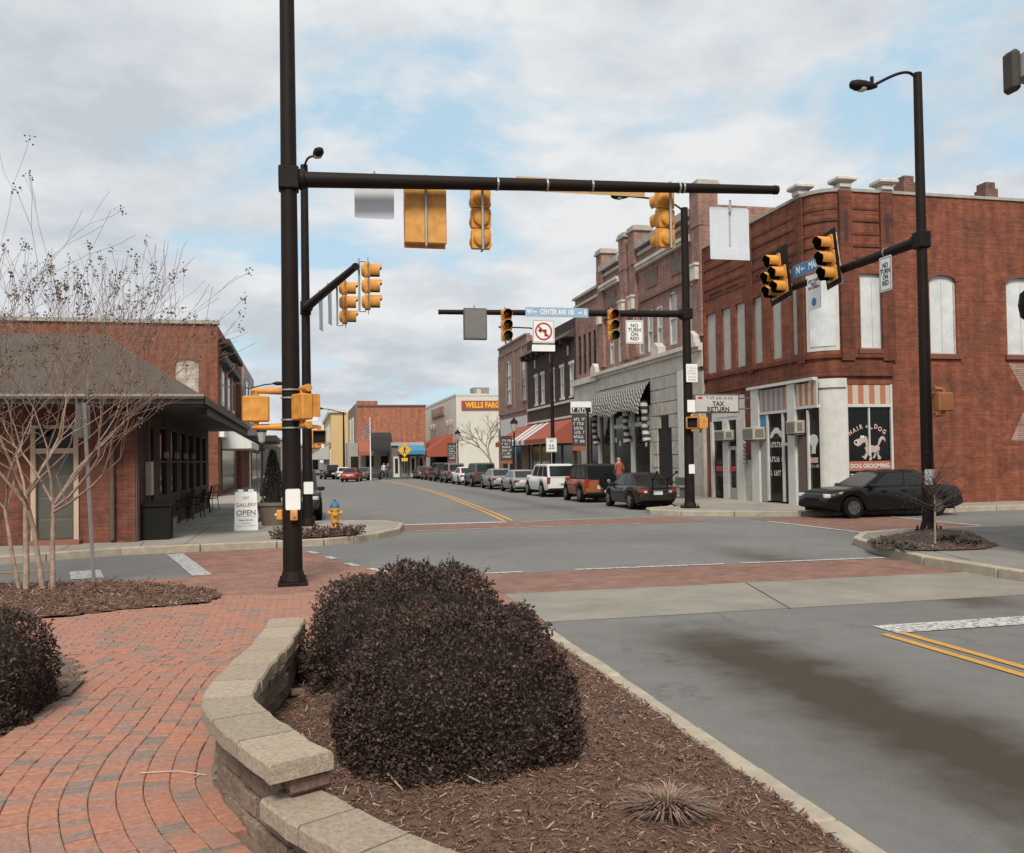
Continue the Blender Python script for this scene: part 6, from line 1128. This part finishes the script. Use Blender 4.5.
def car(label, kind, L, Wd, Hh, paint, loc, rz, group=None, rim=RIM, name='car', jeep=False, rack=False, sc_=.9):
    L, Wd, Hh = L*sc_, Wd*sc_, Hh*sc_; t = thing(name, label, 'car', loc, rz, group); P = PROF[kind]; hw = Wd/2; wr = .32 if kind != 'suv' else .37; xf, xr = .315*L, -.285*L; zs = Hh/1.45 if kind != 'suv' else Hh/1.75
    xs = sorted({-.5+i/46 for i in range(47)}|{q for q,_ in P['top']}); rows = []
    for fx in xs:
        x = fx*L; zt = lerp1(P['top'],fx)*zs; zb = .24 if kind != 'suv' else .34; zb += max(0,abs(fx)-.42)*1.2
        for c in (xf,xr):
            d = abs(x-c); R_ = wr+.065
            if d < R_: zb = max(zb, wr+math.sqrt(R_*R_-d*d)-.02)
        zb = min(zb, zt-.06); wd = hw*(1-.16*min(1,abs(2*fx))**5-.05*max(0,2*fx)**3); h = zt-zb
        rows.append([(wd*.94,zb),(wd*.99,zb+h*.25),(wd,zb+h*.55),(wd*.965,zb+h*.85),(wd*.88,zb+h*.97),(wd*.5,zt+.012)])
    V = []; F = []; n = 12
    for fx, rw in zip(xs,rows):
        for y,z in rw: V.append((fx*L,y,z))
        for y,z in reversed(rw): V.append((fx*L,-y,z))
    for i in range(len(xs)-1):
        for j in range(n): F.append((i*n+j,i*n+(j+1)%n,(i+1)*n+(j+1)%n,(i+1)*n+j))
    F += [tuple(range(n)), tuple((len(xs)-1)*n+j for j in range(n-1,-1,-1))]
    m = MB(); m.add(V,F); body = m.build('body', paint, t, smooth=42)
    MB().box(-L*.46,L*.46,-hw*.72,hw*.72,.2,.62).build('underbody', TRIM, t)
    g = P['g']; zb = P['zb']*zs-.01; x0,x1,x2,x3 = [q*L for q in g]; bw, tw = hw*.93, hw*.70 if kind != 'suv' else hw*.78
    if jeep: tw = hw*.86; x2 = x0+.08
    # rings: base and roof
    m = MB(); base = [(x0,-bw*.88,zb),(x0,bw*.88,zb),(x1,bw*.9,zb),(x1,-bw*.9,zb)]; mid = [(x2,-tw,Hh-.05),(x2,tw,Hh-.05),(x3,tw,Hh-.05),(x3,-tw,Hh-.05)]; top = [(x2+.12,-tw+.12,Hh),(x2+.12,tw-.12,Hh),(x3-.14,tw-.12,Hh),(x3-.14,-tw+.12,Hh)]
    m.add(base+mid+top, [(i,(i+1)%4,4+(i+1)%4,4+i) for i in range(4)]+[(4+i,4+(i+1)%4,8+(i+1)%4,8+i) for i in range(4)]+[(8,9,10,11)]); cab = m.build('roof', M('soft_top',(.016,.015,.014),.85) if jeep else paint, t, smooth=30)
    def pane(name, A, B, C_, D, u0, u1, v0, v1, push=.006):
        A,B,C_,D = map(Vector,(A,B,C_,D)); f = lambda u,v: (A*(1-u)+B*u)*(1-v)+(D*(1-u)+C_*u)*v; nn = (B-A).cross(D-A).normalized(); cen = (A+B+C_+D)/4; 
        if nn.dot(cen-Vector((0,0,zb))) < 0: nn = -nn
        mm = MB(); mm.quad(*[f(u,v)+nn*push for u,v in ((u0,v0),(u1,v0),(u1,v1),(u0,v1))]); return mm.build(name, CGL, t)
    pane('windshield', base[3],base[2],mid[2],mid[3], .06,.94,.06,.93); pane('rear_window', base[0],base[1],mid[1],mid[0], .07,.93,.08,.92)
    for s_ in (0,1):
        A,B,C_,D = (base[0],base[3],mid[3],mid[0]) if s_ == 0 else (base[1],base[2],mid[2],mid[1]); cuts = ((.10,.44),(.475,.88)) if kind != 'suv' else ((.04,.28),(.31,.58),(.61,.90))
        for a_,b_ in cuts: pane('side_window', A,B,C_,D, a_,b_,.10,.90)
    for c in (xf,xr):
        for s_ in (-1,1):
            y_ = s_*(hw-.11); wl = MB().lathe([(wr*.62,-.10),(wr*.95,-.10),(wr,-.06),(wr,.06),(wr*.95,.10),(wr*.62,.10)], axis='Y', n=22).build('wheel', TYRE, t, smooth=40); wl.location = (c,y_,wr)
            rm = MB().lathe([(wr*.66,.06),(wr*.64,.108),(wr*.56,.112),(wr*.5,.104),(wr*.15,.103),(wr*.1,.115)], axis='Y', n=20)
            if s_ < 0: rm.v = [Vector((v.x,-v.y,v.z)) for v in rm.v]
            ro = rm.build('rim', RIMD, wl, smooth=35); sp = MB()
            for k in range(5): a_ = k*1.2566; sp.obox((math.cos(a_)*wr*.34,s_*.110,math.sin(a_)*wr*.34), (wr*.5,.012,wr*.12), Euler((0,-a_,0)))
            sp.build('spokes', rim, wl)
    zt = lerp1(P['top'],-.46)*zs
    for s_ in (-1,1):
        if kind != 'suv': MB().obox((-L*.476,s_*hw*.66,zt-.14), (.16,.40,.13), Euler((0,0,s_*.28))).build('tail_light', TAIL, t, bevel=.02); MB().obox((-L*.483,s_*hw*.60,zt-.16), (.14,.12,.07), Euler((0,0,s_*.2))).build('reverse_light', HEAD, t)
        else: MB().obox((-L*.486,s_*hw*.79,zt-.17), (.12,.15,.34), Euler((0,0,s_*.2))).build('tail_light', TAIL, t, bevel=.02)
        zf = lerp1(P['top'],.46)*zs; MB().obox((L*.466,s_*hw*.62,zf-.12), (.2,.40,.13), Euler((0,0,-s_*.38))).build('headlight', HEAD, t, bevel=.03); MB().obox((L*.447,s_*hw*.80,zf-.12), (.14,.06,.11), Euler((0,0,-s_*.5))).build('indicator', AMB, t)
        mr = MB().obox((x1-.25,s_*(hw*.98),zb+.03), (.11,.24,.13), Euler((0,0,0))); mr.build('mirror', paint, t, bevel=.03)
        for k in ((-.05,.10) if kind != 'suv' else (-.08,.09)): MB().box(L*k-.1,L*k+.06,s_*(hw*.985)-.012,s_*(hw*.985)+.02,.80*zs,.83*zs).build('door_handle', paint if not jeep else TRIM, t)
    MB().box(-L*.503,-L*.492,-.17,.17,.60*zs if kind != 'suv' else .62*zs,.60*zs+.15 if kind != 'suv' else .62*zs+.15).build('number_plate', PLATE, t)
    MB().box(-L*.505,-L*.47,-hw*.80,hw*.80,.33,.46).build('rear_bumper', TRIM if kind == 'suv' else paint, t, bevel=.03); MB().box(L*.47,L*.503,-hw*.76,hw*.76,.32,.45).build('front_bumper', TRIM, t, bevel=.03); MB().box(L*.488,L*.499,-hw*.42,hw*.42,.52*zs,.62*zs).build('grille', TRIM, t)
    return t
def paint(name, col, rough=.3, metal=.3): return M('paint_'+name, col, rough, metal, var=.05, spec=.3, coat=.12)
blk = paint('black', (.007,.006,.005), .3, 0); cha = paint('charcoal_brown', (.026,.020,.017), .3, .1); sil = paint('silver', (.36,.36,.35), .35, .5); whi = paint('white', (.60,.60,.58), .35, 0); org = paint('orange', (.25,.078,.028), .4, 0); grn = paint('grey_green', (.07,.075,.065), .35); gry = paint('grey', (.14,.14,.14), .35, .5); red = paint('red', (.26,.045,.025), .35, .2); dred = paint('dark_red', (.12,.03,.022), .35, .2)
# sedan crossing on the right, nose to the left
Ls = 4.65
cs = car('long black four-door sedan driving left in front of the dog grooming shop', 'saloon', Ls, 1.78, 1.40, blk, (17.12,24.15,0), R(180), rim=M('rim_mid',(.16,.16,.16),.4,.5), sc_=1.0)
# parked row on the right side
UR = 12.25; GRP = 'cars parked along the right kerb'
row = [(30.0,'sedan',4.5,1.76,1.46,cha,'dark brown sedan with bicycle rack parked nearest the far right pole'),
 (36.0,'suv',4.0,1.72,1.82,org,'orange open-bodied four-wheel drive with black soft top and spare wheel'),
 (42.0,'suv',4.8,1.9,1.80,whi,'white sport utility vehicle parked ahead of the orange one'),
 (48.6,'sedan',4.7,1.8,1.42,sil,'silver sedan parked ahead of the white sport utility vehicle'),
 (54.6,'sedan',4.6,1.78,1.45,paint('silver_pale',(.30,.30,.29),.35,.5),'second silver sedan with large red tail lights in the parked row'),
 (60.4,'suv',4.9,1.92,1.85,grn,'grey green large sport utility vehicle in the parked row'),
 (66.4,'sedan',4.6,1.78,1.5,whi,'white sedan parked between two dark vehicles'),
 (72.3,'suv',4.7,1.85,1.80,gry,'dark grey sport utility vehicle ahead of the white sedan'),
 (78.6,'suv',5.0,1.9,1.85,cha,'dark brown pickup-like vehicle far along the parked row'),
 (85.2,'sedan',4.6,1.78,1.42,dred,'small dark red sedan near the far end of the parked row'),
 (91.6,'sedan',4.7,1.8,1.45,gry,'dark sedan at the far end of the parked row')]
cars = []
for v, k, L, Wd, Hh, pt, lb in row:
    cars.append(car(lb, k, L, Wd, Hh, pt, (UR+(.12 if v < 33 else .05),v+L/2*.9,0), R(90+rnd.uniform(-1.2,1.2)), GRP, jeep=pt is org))
# spare wheel and plate on the jeep-like one; bicycle rack on the first
J = cars[1]; sw = MB(Matrix.Translation((-1.93,-.26,.92))).lathe([(.2,-.1),(.36,-.1),(.38,-.05),(.38,.05),(.36,.1),(.2,.1)], axis='X', n=20).build('spare_wheel', TYRE, J, smooth=40); MB(Matrix.Translation((-1.93,-.26,.92))).lathe([(.21,-.09),(.18,-.06),(.05,-.11)], axis='X', n=18).build('spare_rim', RIM, sw, smooth=40)
for s_ in (-1,1): MB().obox((-.285*3.6,s_*.80,.72), (.78,.12,.05), Euler((0,0,0))).build('fender_flare', TRIM, J, bevel=.02); MB().obox((.315*3.6,s_*.80,.72), (.78,.12,.05), Euler((0,0,0))).build('fender_flare', TRIM, J, bevel=.02)
K = cars[0]; rk = thing('bicycle_rack', 'black folding bicycle rack strapped on the trunk of the brown sedan', 'bicycle rack', (K.location.x,30.0,.0), R(90)); m = MB()
for s_ in (-.28,.28): m.tube([(-.08,s_,.75),(-.15,s_,1.1),(.3,s_,1.42)], .025, 6); m.tube([(-.15,s_,1.1),(-.75,s_*1.3,1.35)], .022, 6); m.tube([(-.1,s_,.95),(-.6,s_*1.3,.98)], .02, 6)
m.tube([(-.08,-.35,.78),(-.08,.35,.78)], .03, 6); m.tube([(-.15,-.35,1.1),(-.15,.35,1.1)], .03, 6); m.build('frame', BLACK, rk); 
for z_, y_ in ((1.35,-.36),(1.35,.36)): MB().cb(-.76,y_,z_,.1,.06,.09).build('cradle', BLACK, rk)
# left kerb and far end
car('dark sport utility vehicle parked facing us behind the left poles', 'suv', 4.8, 1.9, 1.85, cha, (-.2,31.6,0), R(-90))
for px, py, k, pt, rz, lb in ((330,479.5,'suv',blk,100,'black sport utility vehicle at the far end left of the red car'),(343,479.5,'sedan',whi,95,'white sedan at the far end behind the red car'),(353,482,'sedan',red,78,'red sedan seen from behind at the far end of the street'),(370,480.5,'sedan',gry,60,'grey green sedan angled beside the red car at the far end')):
    p = gnd(px,py); car(lb, k, 4.5, 1.78, 1.45 if k == 'sedan' else 1.75, pt, (p.x,p.y+2,0), R(rz))

# ------------------------------------------------------------------ street furniture and small things
p = gnd(335,527,.15); t = thing('fire_hydrant', 'yellow fire hydrant with blue bonnet at the left corner', 'fire hydrant', (p.x,p.y,.15)); HY = M('hydrant_yellow',(.58,.28,.04),.6,var=.15)
MB().lathe([(.15,0),(.15,.04),(.105,.05),(.10,.44),(.14,.45),(.14,.5),(.11,.51)], n=16).build('barrel', HY, t, smooth=40); MB().lathe([(.125,.511),(.12,.58),(.08,.66),(.035,.69),(.035,.74)], n=16).build('bonnet', M('hydrant_blue',(.03,.14,.26),.6), t, smooth=40)
for d in ((1,0),(-1,0),(0,-1)): MB().tube([(d[0]*.08,d[1]*.08,.38),(d[0]*.19,d[1]*.19,.38)], .055 if d[1] == 0 else .07, 10).build('outlet_cap', HY, t)
p = gnd(247,530,.15); t = thing('sandwich_board', 'white folding sandwich board reading GALLERY OPEN on the pavement', 'sign', (p.x-.02,p.y,.15), R(4)); sbd = t
fb_ = MB().add([(-.3,-.18,0),(.3,-.18,0),(.27,.0,1.02),(-.27,.0,1.02),(-.3,-.15,0),(.3,-.15,0),(.27,.03,1.02),(-.27,.03,1.02)], [(0,1,2,3),(5,4,7,6),(0,4,5,1),(1,5,6,2),(2,6,7,3),(3,7,4,0)])
m = MB(); m.add([(-.3,-.18,0),(.3,-.18,0),(.27,.0,1.0),(-.27,.0,1.0),(-.3,-.15,0),(.3,-.15,0),(.27,.03,1.0),(-.27,.03,1.0)], [(0,1,2,3),(5,4,7,6),(0,4,5,1),(1,5,6,2),(2,6,7,3),(3,7,4,0)]); m.build('front_board', WHITE, t)
m = MB(); m.add([(-.3,.25,0),(.3,.25,0),(.27,.036,1.0),(-.27,.036,1.0),(-.3,.28,0),(.3,.28,0),(.27,.066,1.0),(-.27,.066,1.0)], [(0,1,2,3),(5,4,7,6),(0,4,5,1),(1,5,6,2),(2,6,7,3),(3,7,4,0)]); m.build('rear_board', WHITE, t); MB().box(-.2,-.06,-.01,.06,1.0,1.06).box(.06,.2,-.01,.06,1.0,1.06).build('handle', WHITE, t)
TAN = M('sign_tan',(.30,.22,.13),.6); GRY = M('sign_grey',(.12,.13,.12),.6); tl = math.atan2(.18,1.0)
for s_, z_, sz, mt in (('GALLERY',.66,.125,TAN),('OPEN',.45,.19,GRY),('Please Visit Our',.27,.055,TAN)): text(s_, sz, mt, t, (0,-.18+z_*.18-.006,z_), (R(90)-tl,0,0), bold=.002)
p = gnd(273,526,.15); t = thing('topiary_planter', 'brown tub planter with a dark conical evergreen on the left pavement', 'planter', (p.x,p.y+.35,.15)); MB().lathe([(.30,0),(.44,.55),(.47,.56),(.47,.64),(.42,.64)], n=20).build('tub', M('tub_brown',(.17,.13,.10),.8,var=.1), t, smooth=40)
r = random.Random(9); V = []; F = []
for j in range(2600):
    z = r.random()**.8; a_ = r.uniform(0,6.28); rr = (.30*(1-z)**.75+.03)*(1-abs(r.gauss(0,.12))); q = Vector((math.cos(a_)*rr,math.sin(a_)*rr,.6+z*1.5)); d = Vector((math.cos(a_),math.sin(a_),r.gauss(.5,.6))).normalized()*.06; s_ = d.cross(Vector((r.gauss(0,1),r.gauss(0,1),1))).normalized()*.018; k = len(V); V += [tuple(q),tuple(q+d*.5+s_),tuple(q+d),tuple(q+d*.5-s_)]; F.append((k,k+1,k+2,k+3))
rawmesh('conifer_foliage', V, F, leafmat('conifer_leaf',[(0,(.014,.016,.011)),(.6,(.03,.032,.022)),(1,(.055,.055,.035))]), t); MB().lathe([(.22,.62),(.18,1.1),(.08,1.8),(.02,2.05)], n=12).build('inner_branches', DARKW, t)
TB_ = lambda z_: Matrix.Translation((0,-.18+z_*.18-.004,z_)) @ Matrix.Rotation(-tl,4,'X')
scribble(sbd, TAN, TB_(.19), .3, .05, 1, 3); scribble(sbd, GRY, TB_(.84), .18, .09, 2, 5)
for z_ in (.36,.12): MB(TB_(z_)).box(-.24,.24,-.002,0,-.004,.004).build('rule', TAN, sbd)
# lantern posts with banners
def lantern(label, px, u, top_y, rz=0, ban=True, grp='black lantern posts along the street', v=None):
    q = onu(px,460,u); b = (u,q.y,.15); zt_ = onu(px,top_y,u).z-.15; t = thing('lantern_post', label, 'street lamp', b, rz, grp); MB().tube([(0,0,0),(0,0,.5),(0,0,.55),(0,0,zt_-1.05)], [.14,.12,.07,.05], 10).build('post', POLE, t, smooth=50)
    MB().lathe([(.06,zt_-1.05),(.16,zt_-.95),(.24,zt_-.45),(.22,zt_-.42)], n=10).build('globe', M('lantern_glass',(.38,.36,.32),.3), t); MB().lathe([(.28,zt_-.419),(.22,zt_-.25),(.08,zt_-.12),(.02,zt_)], n=10).build('cap', POLE, t)
    if ban:
        MB().box(-.95,-.15,-.012,.012,zt_-2.9,zt_-1.3).build('banner', M('banner_dark',(.05,.045,.042),.8), t); bb = t.children[-1]; MB().box(-.95,-.15,-.014,.014,zt_-3.1,zt_-2.901).build('banner_hem', M('banner_red',(.28,.09,.05),.8), bb)
        scribble(bb, LW, Matrix.Translation((-.55,-.013,zt_-2.1)), .62, 1.3, 6, 7, 'banner_print')
        MB().tube([(0,0,zt_-1.28),(-1.0,0,zt_-1.28)], .02, 6).build('banner_arm', POLE, t)
lantern('black lantern post with banner in front of the arched-window building', 514.5,13.9,417); lantern('black lantern post with banner in front of the bank', 458,13.9,429); lantern('black lantern post with banners by the planter on the left pavement', 262,-2.0,424, R(180))
# street light behind the speed sign, with the speed sign in front
q = onu(553,455,13.7); zt_ = onu(553,330,13.7).z; t = thing('street_light', 'tall dark street light pole in front of the dark brick building', 'street light', (13.7,q.y,.15)); MB().tube([(0,0,0),(0,0,zt_-.15)], [.13,.07], 10).build('shaft', POLE, t, smooth=50); MB().tube([(0,0,zt_-.3),(-1.2,0,zt_+.0),(-2.2,0,zt_+.02)], .04, 6).build('lamp_arm', POLE, t); MB(Matrix.Translation((-2.2,0,zt_+.02))).lathe([(.03,-.8),(.13,-.5),(.12,-.1),(.05,0)], axis='X', n=10).build('lamp_head', POLE, t)
q = onu(551.5,445,13.45); t = panel('speed_limit_sign', 'white speed limit 25 sign on a post by the parked cars', 'sign', (13.45,q.y,q.z), 0, .62, .78, border=SBLK); text('SPEED\nLIMIT', .1, SBLK, t, (0,-.006,.22)); text('25', .36, SBLK, t, (0,-.006,-.12), bold=.004); MB().tube([(0,.03,.3),(0,.03,-q.z+.15)], .03, 6).build('post', STEEL, t)
q = onv(404.5,450,88); t = thing('crossing_sign', 'yellow diamond pedestrian crossing sign by the far shops', 'sign', (q.x,88,q.z)); MB().obox((0,0,0), (1.0,.02,1.0), Euler((0,R(45),0))).build('plate', M('warning_yellow',(.75,.42,.04),.5), t); MB().obox((0,-.014,0), (.94,.004,.94), Euler((0,R(45),0))).build('border', SBLK, t); MB().obox((0,-.02,0), (.90,.004,.90), Euler((0,R(45),0))).build('face', M('warning_yellow',(.75,.42,.04)), t)
g = MB().lathe([(.07,-.001),(.07,.001)], c=(.02,-.026,.3), axis='Y', n=10); g.prism([(-.08,.2),(.1,.2),(.06,-.05),(-.06,-.05)], -.028, -.024); g.prism([(-.05,-.05),(.03,-.05),(-.1,-.38),(-.18,-.36)], -.028, -.024); g.prism([(0,-.05),(.06,-.05),(.2,-.36),(.12,-.38)], -.028, -.024); g.prism([(.08,.18),(.1,.1),(.26,.0),(.27,.06)], -.028, -.024); g.build('walking_figure', SBLK, t); MB().box(-.3,.3,-.01,.01,-1.1,-.78).build('arrow_plate', M('warning_yellow',(.75,.42,.04)), t); MB().tube([(0,.03,.4),(0,.03,-q.z+.1)], .03, 6).build('post', STEEL, t)
p = onu(370,480,11.5); q = onv(370,418,88); t = thing('flag_pole', 'white flag pole with drooping flag at the far end', 'flag pole', (q.x,88,.05)); MB().tube([(0,0,0),(0,0,q.z)], [.07,.04], 8).build('pole', WHITE, t)
V = []; F = []
for i in range(7):
    for j in range(5): V.append((-.03-.09*i+.03*math.sin(j*2+i), .08*math.sin(i*1.9+j), q.z-.15-.32*j-.16*i))
for i in range(6):
    for j in range(4): o = i*5+j; F.append((o,o+5,o+6,o+1))
rawmesh('flag', V, F, stripemat('flag_stripe',[(.30,.08,.07),(.42,.40,.38),(.08,.09,.16)],.3,3), t)
for px, Z, ty, ly, lb in ((344,100,404,0,'dark street light arm over the far end of the street'),(244,70,390,0,'thin dark street light beside the station eave')):
    q = onv(px,460,Z); tz = onv(px,ty if Z == 70 else 413,Z).z; t = thing('street_light', lb, 'street light', (q.x,Z,.1)); MB().tube([(0,0,0),(0,0,tz)], [.14,.08], 8).build('shaft', POLE, t); s_ = -1 if Z == 100 else 1; MB().tube([(0,0,tz-.1),(s_*1.5,0,tz+.3),(s_*2.4,0,tz+.4)], .05, 6).build('lamp_arm', POLE, t); MB(Matrix.Translation((s_*2.6,0,tz+.4))).lathe([(.04,-.5),(.15,-.2),(.14,.2),(.04,.45)], axis='X', n=8).build('lamp_head', POLE, t)
# shop signs hanging over the right pavement
for px, py, w_, h_, s_, lb in ((581,407.5,1.15,.62,'JEWELRY','white projecting shop sign with black lettering above the parked cars'),):
    q = onu(px,py,14.6); t = thing('projecting_sign', lb, 'sign', (14.6,q.y,q.z)); MB().box(-w_/2,w_/2,-.06,.06,-h_/2,h_/2).build('case', WHITE, t, bevel=.01); MB().box(-w_/2+.04,w_/2-.04,-.0635,-.0605,-.27,.0).build('name_panel', SBLK, t); scribble(t, WHITE, Matrix.Translation((-.08,-.064,-.135)), .9, .3, 1, 12); MB().box(w_/2+.001,UF-14.6+.1,-.03,.03,.05,.11).build('bracket', DGREY, t)
q = onu(579,432,14.4); t = thing('banner', 'dark hanging banner with white print and red hem beside the drapery awning', 'banner', (14.4,q.y,q.z)); MB().box(-.38,.38,-.012,.012,-.75,.95).build('cloth', M('banner_dark',(.05,.045,.042)), t); MB().box(-.38,.38,-.014,.014,-.98,-.751).build('hem', M('banner_red',(.28,.09,.05)), t)
scribble(t, LW, Matrix.Translation((0,-.013,.1)), .6, 1.4, 6, 11, 'print')
MB().tube([(-.4,0,.97),(.55,0,.97)], .02, 6).tube([(.5,0,1.2),(.5,0,-q.z+.15)], [.06,.08], 8).build('post', POLE, t)
# bench and bin near the far right pole
q = onu(679,500,15.8); t = thing('street_bench', 'dark metal bench against the stone shop front', 'bench', (15.6,q.y-.4,.15), R(-90))
MB().box(-.75,.75,-.25,.2,.42,.46).build('seat', DGREY, t); MB().box(-.75,.75,.2,.24,.5,.85).build('backrest', DGREY, t)
for s_ in (-.65,.65): MB().box(s_-.03,s_+.03,-.22,.2,0,.42).build('leg', DGREY, t)

# ------------------------------------------------------------------ people
SKIN = M('skin', (.42,.25,.18), .6); 
def person(label, loc, rz, h, shirt, trousers, hair, arms=((.30,-.05,.95),(-.30,-.05,.95)), stride=.12, group=None):
    t = thing('person', label, 'person', loc, rz, group); k = h/1.75; me = bpy.data.meshes.new('body')
    J = [(0,0,.95),(0,0,1.12),(0,0,1.32),(0,0,1.45),(0,-.01,1.53),(0,-.02,1.62),(0,-.02,1.72), (.1,0,.90),(.11,-stride,.5),(.11,-stride+.02,.08),(.12,-stride-.13,.03), (-.1,0,.90),(-.11,stride,.5),(-.11,stride+.03,.08),(-.12,stride-.11,.03), (.19,0,1.40),(.25,.02,1.16),arms[0],(.0,0,0), (-.19,0,1.40),(-.25,.02,1.16),arms[1],(0,0,0)]
    J[18] = tuple(Vector(arms[0])+Vector((0,-.05,-.10))); J[22] = tuple(Vector(arms[1])+Vector((0,-.05,-.10)))
    E_ = [(0,1),(1,2),(2,3),(3,4),(4,5),(5,6),(0,7),(7,8),(8,9),(9,10),(0,11),(11,12),(12,13),(13,14),(3,15),(15,16),(16,17),(17,18),(3,19),(19,20),(20,21),(21,22)]
    rad = [(.15,.11),(.145,.10),(.165,.11),(.10,.08),(.055,.055),(.085,.10),(.065,.08),(.09,.09),(.06,.06),(.045,.05),(.04,.035),(.09,.09),(.06,.06),(.045,.05),(.04,.035),(.065,.065),(.045,.045),(.035,.035),(.035,.02),(.065,.065),(.045,.045),(.035,.035),(.035,.02)]
    me.from_pydata([tuple(Vector(j)*k) for j in J], E_, []); o = bpy.data.objects.new('body', me); C.objects.link(o); o.modifiers.new('s','SKIN'); o.modifiers.new('d','SUBSURF').levels = 2
    for i, v in enumerate(me.skin_vertices[0].data): v.radius = (rad[i][0]*k,rad[i][1]*k); v.use_root = i == 0
    ev = o.evaluated_get(bpy.context.evaluated_depsgraph_get()); nm = bpy.data.meshes.new_from_object(ev); bpy.data.objects.remove(o); nm.name = 'body'; nm.materials.clear()
    for m_ in (SKIN,shirt,trousers,hair,TRIM): nm.materials.append(m_)
    for p_ in nm.polygons:
        c = p_.center/k; p_.use_smooth = True; ax = abs(c.x)
        p_.material_index = 4 if c.z < .10 else 2 if c.z < .96 and ax < .22 else 3 if (c.z > 1.68 or (c.z > 1.58 and c.y > .0)) else 0 if c.z > 1.47 else 1 if (c.z > 1.02 or ax < .2) else 0
    b = link('body', nm, t); f = MB().cb(0,-.115*k,1.60*k,.025,.03,.045); f.build('nose', SKIN, b)
    for s_ in (-1,1): MB().cb(s_*.03*k,-.105*k,1.635*k,.02,.012,.012).build('eye', SBLK, b); MB().cb(s_*.085*k,-.01*k,1.61*k,.02,.04,.06).build('ear', SKIN, b)
    MB().cb(0,-.105*k,1.565*k,.045,.012,.01).build('mouth', M('lips',(.3,.12,.1)), b); return t
ORS = M('shirt_rust', (.33,.085,.05), .85); JEAN = M('jeans', (.06,.085,.13), .85); GH = M('grey_hair', (.30,.28,.26), .8); DH = M('dark_hair', (.03,.022,.018), .8)
q = onv(617,462,36.0); person('grey-haired person in a rust red top standing behind the brown sedan', (13.9,38.3,.15), R(200), 1.78, ORS, JEAN, GH, arms=((.36,-.12,1.08),(-.33,-.1,1.06)))
for px, py, sh, lb in ((384,479,M('shirt_white',(.55,.55,.53)),'person in a pale top walking by the far shops'),(388,480,M('shirt_dark',(.05,.05,.05)),'person in a dark top and jeans standing by the far shops')):
    p = gnd(px,py,.0); person(lb, (p.x,p.y,0), R(10), 1.7, sh, JEAN, DH)
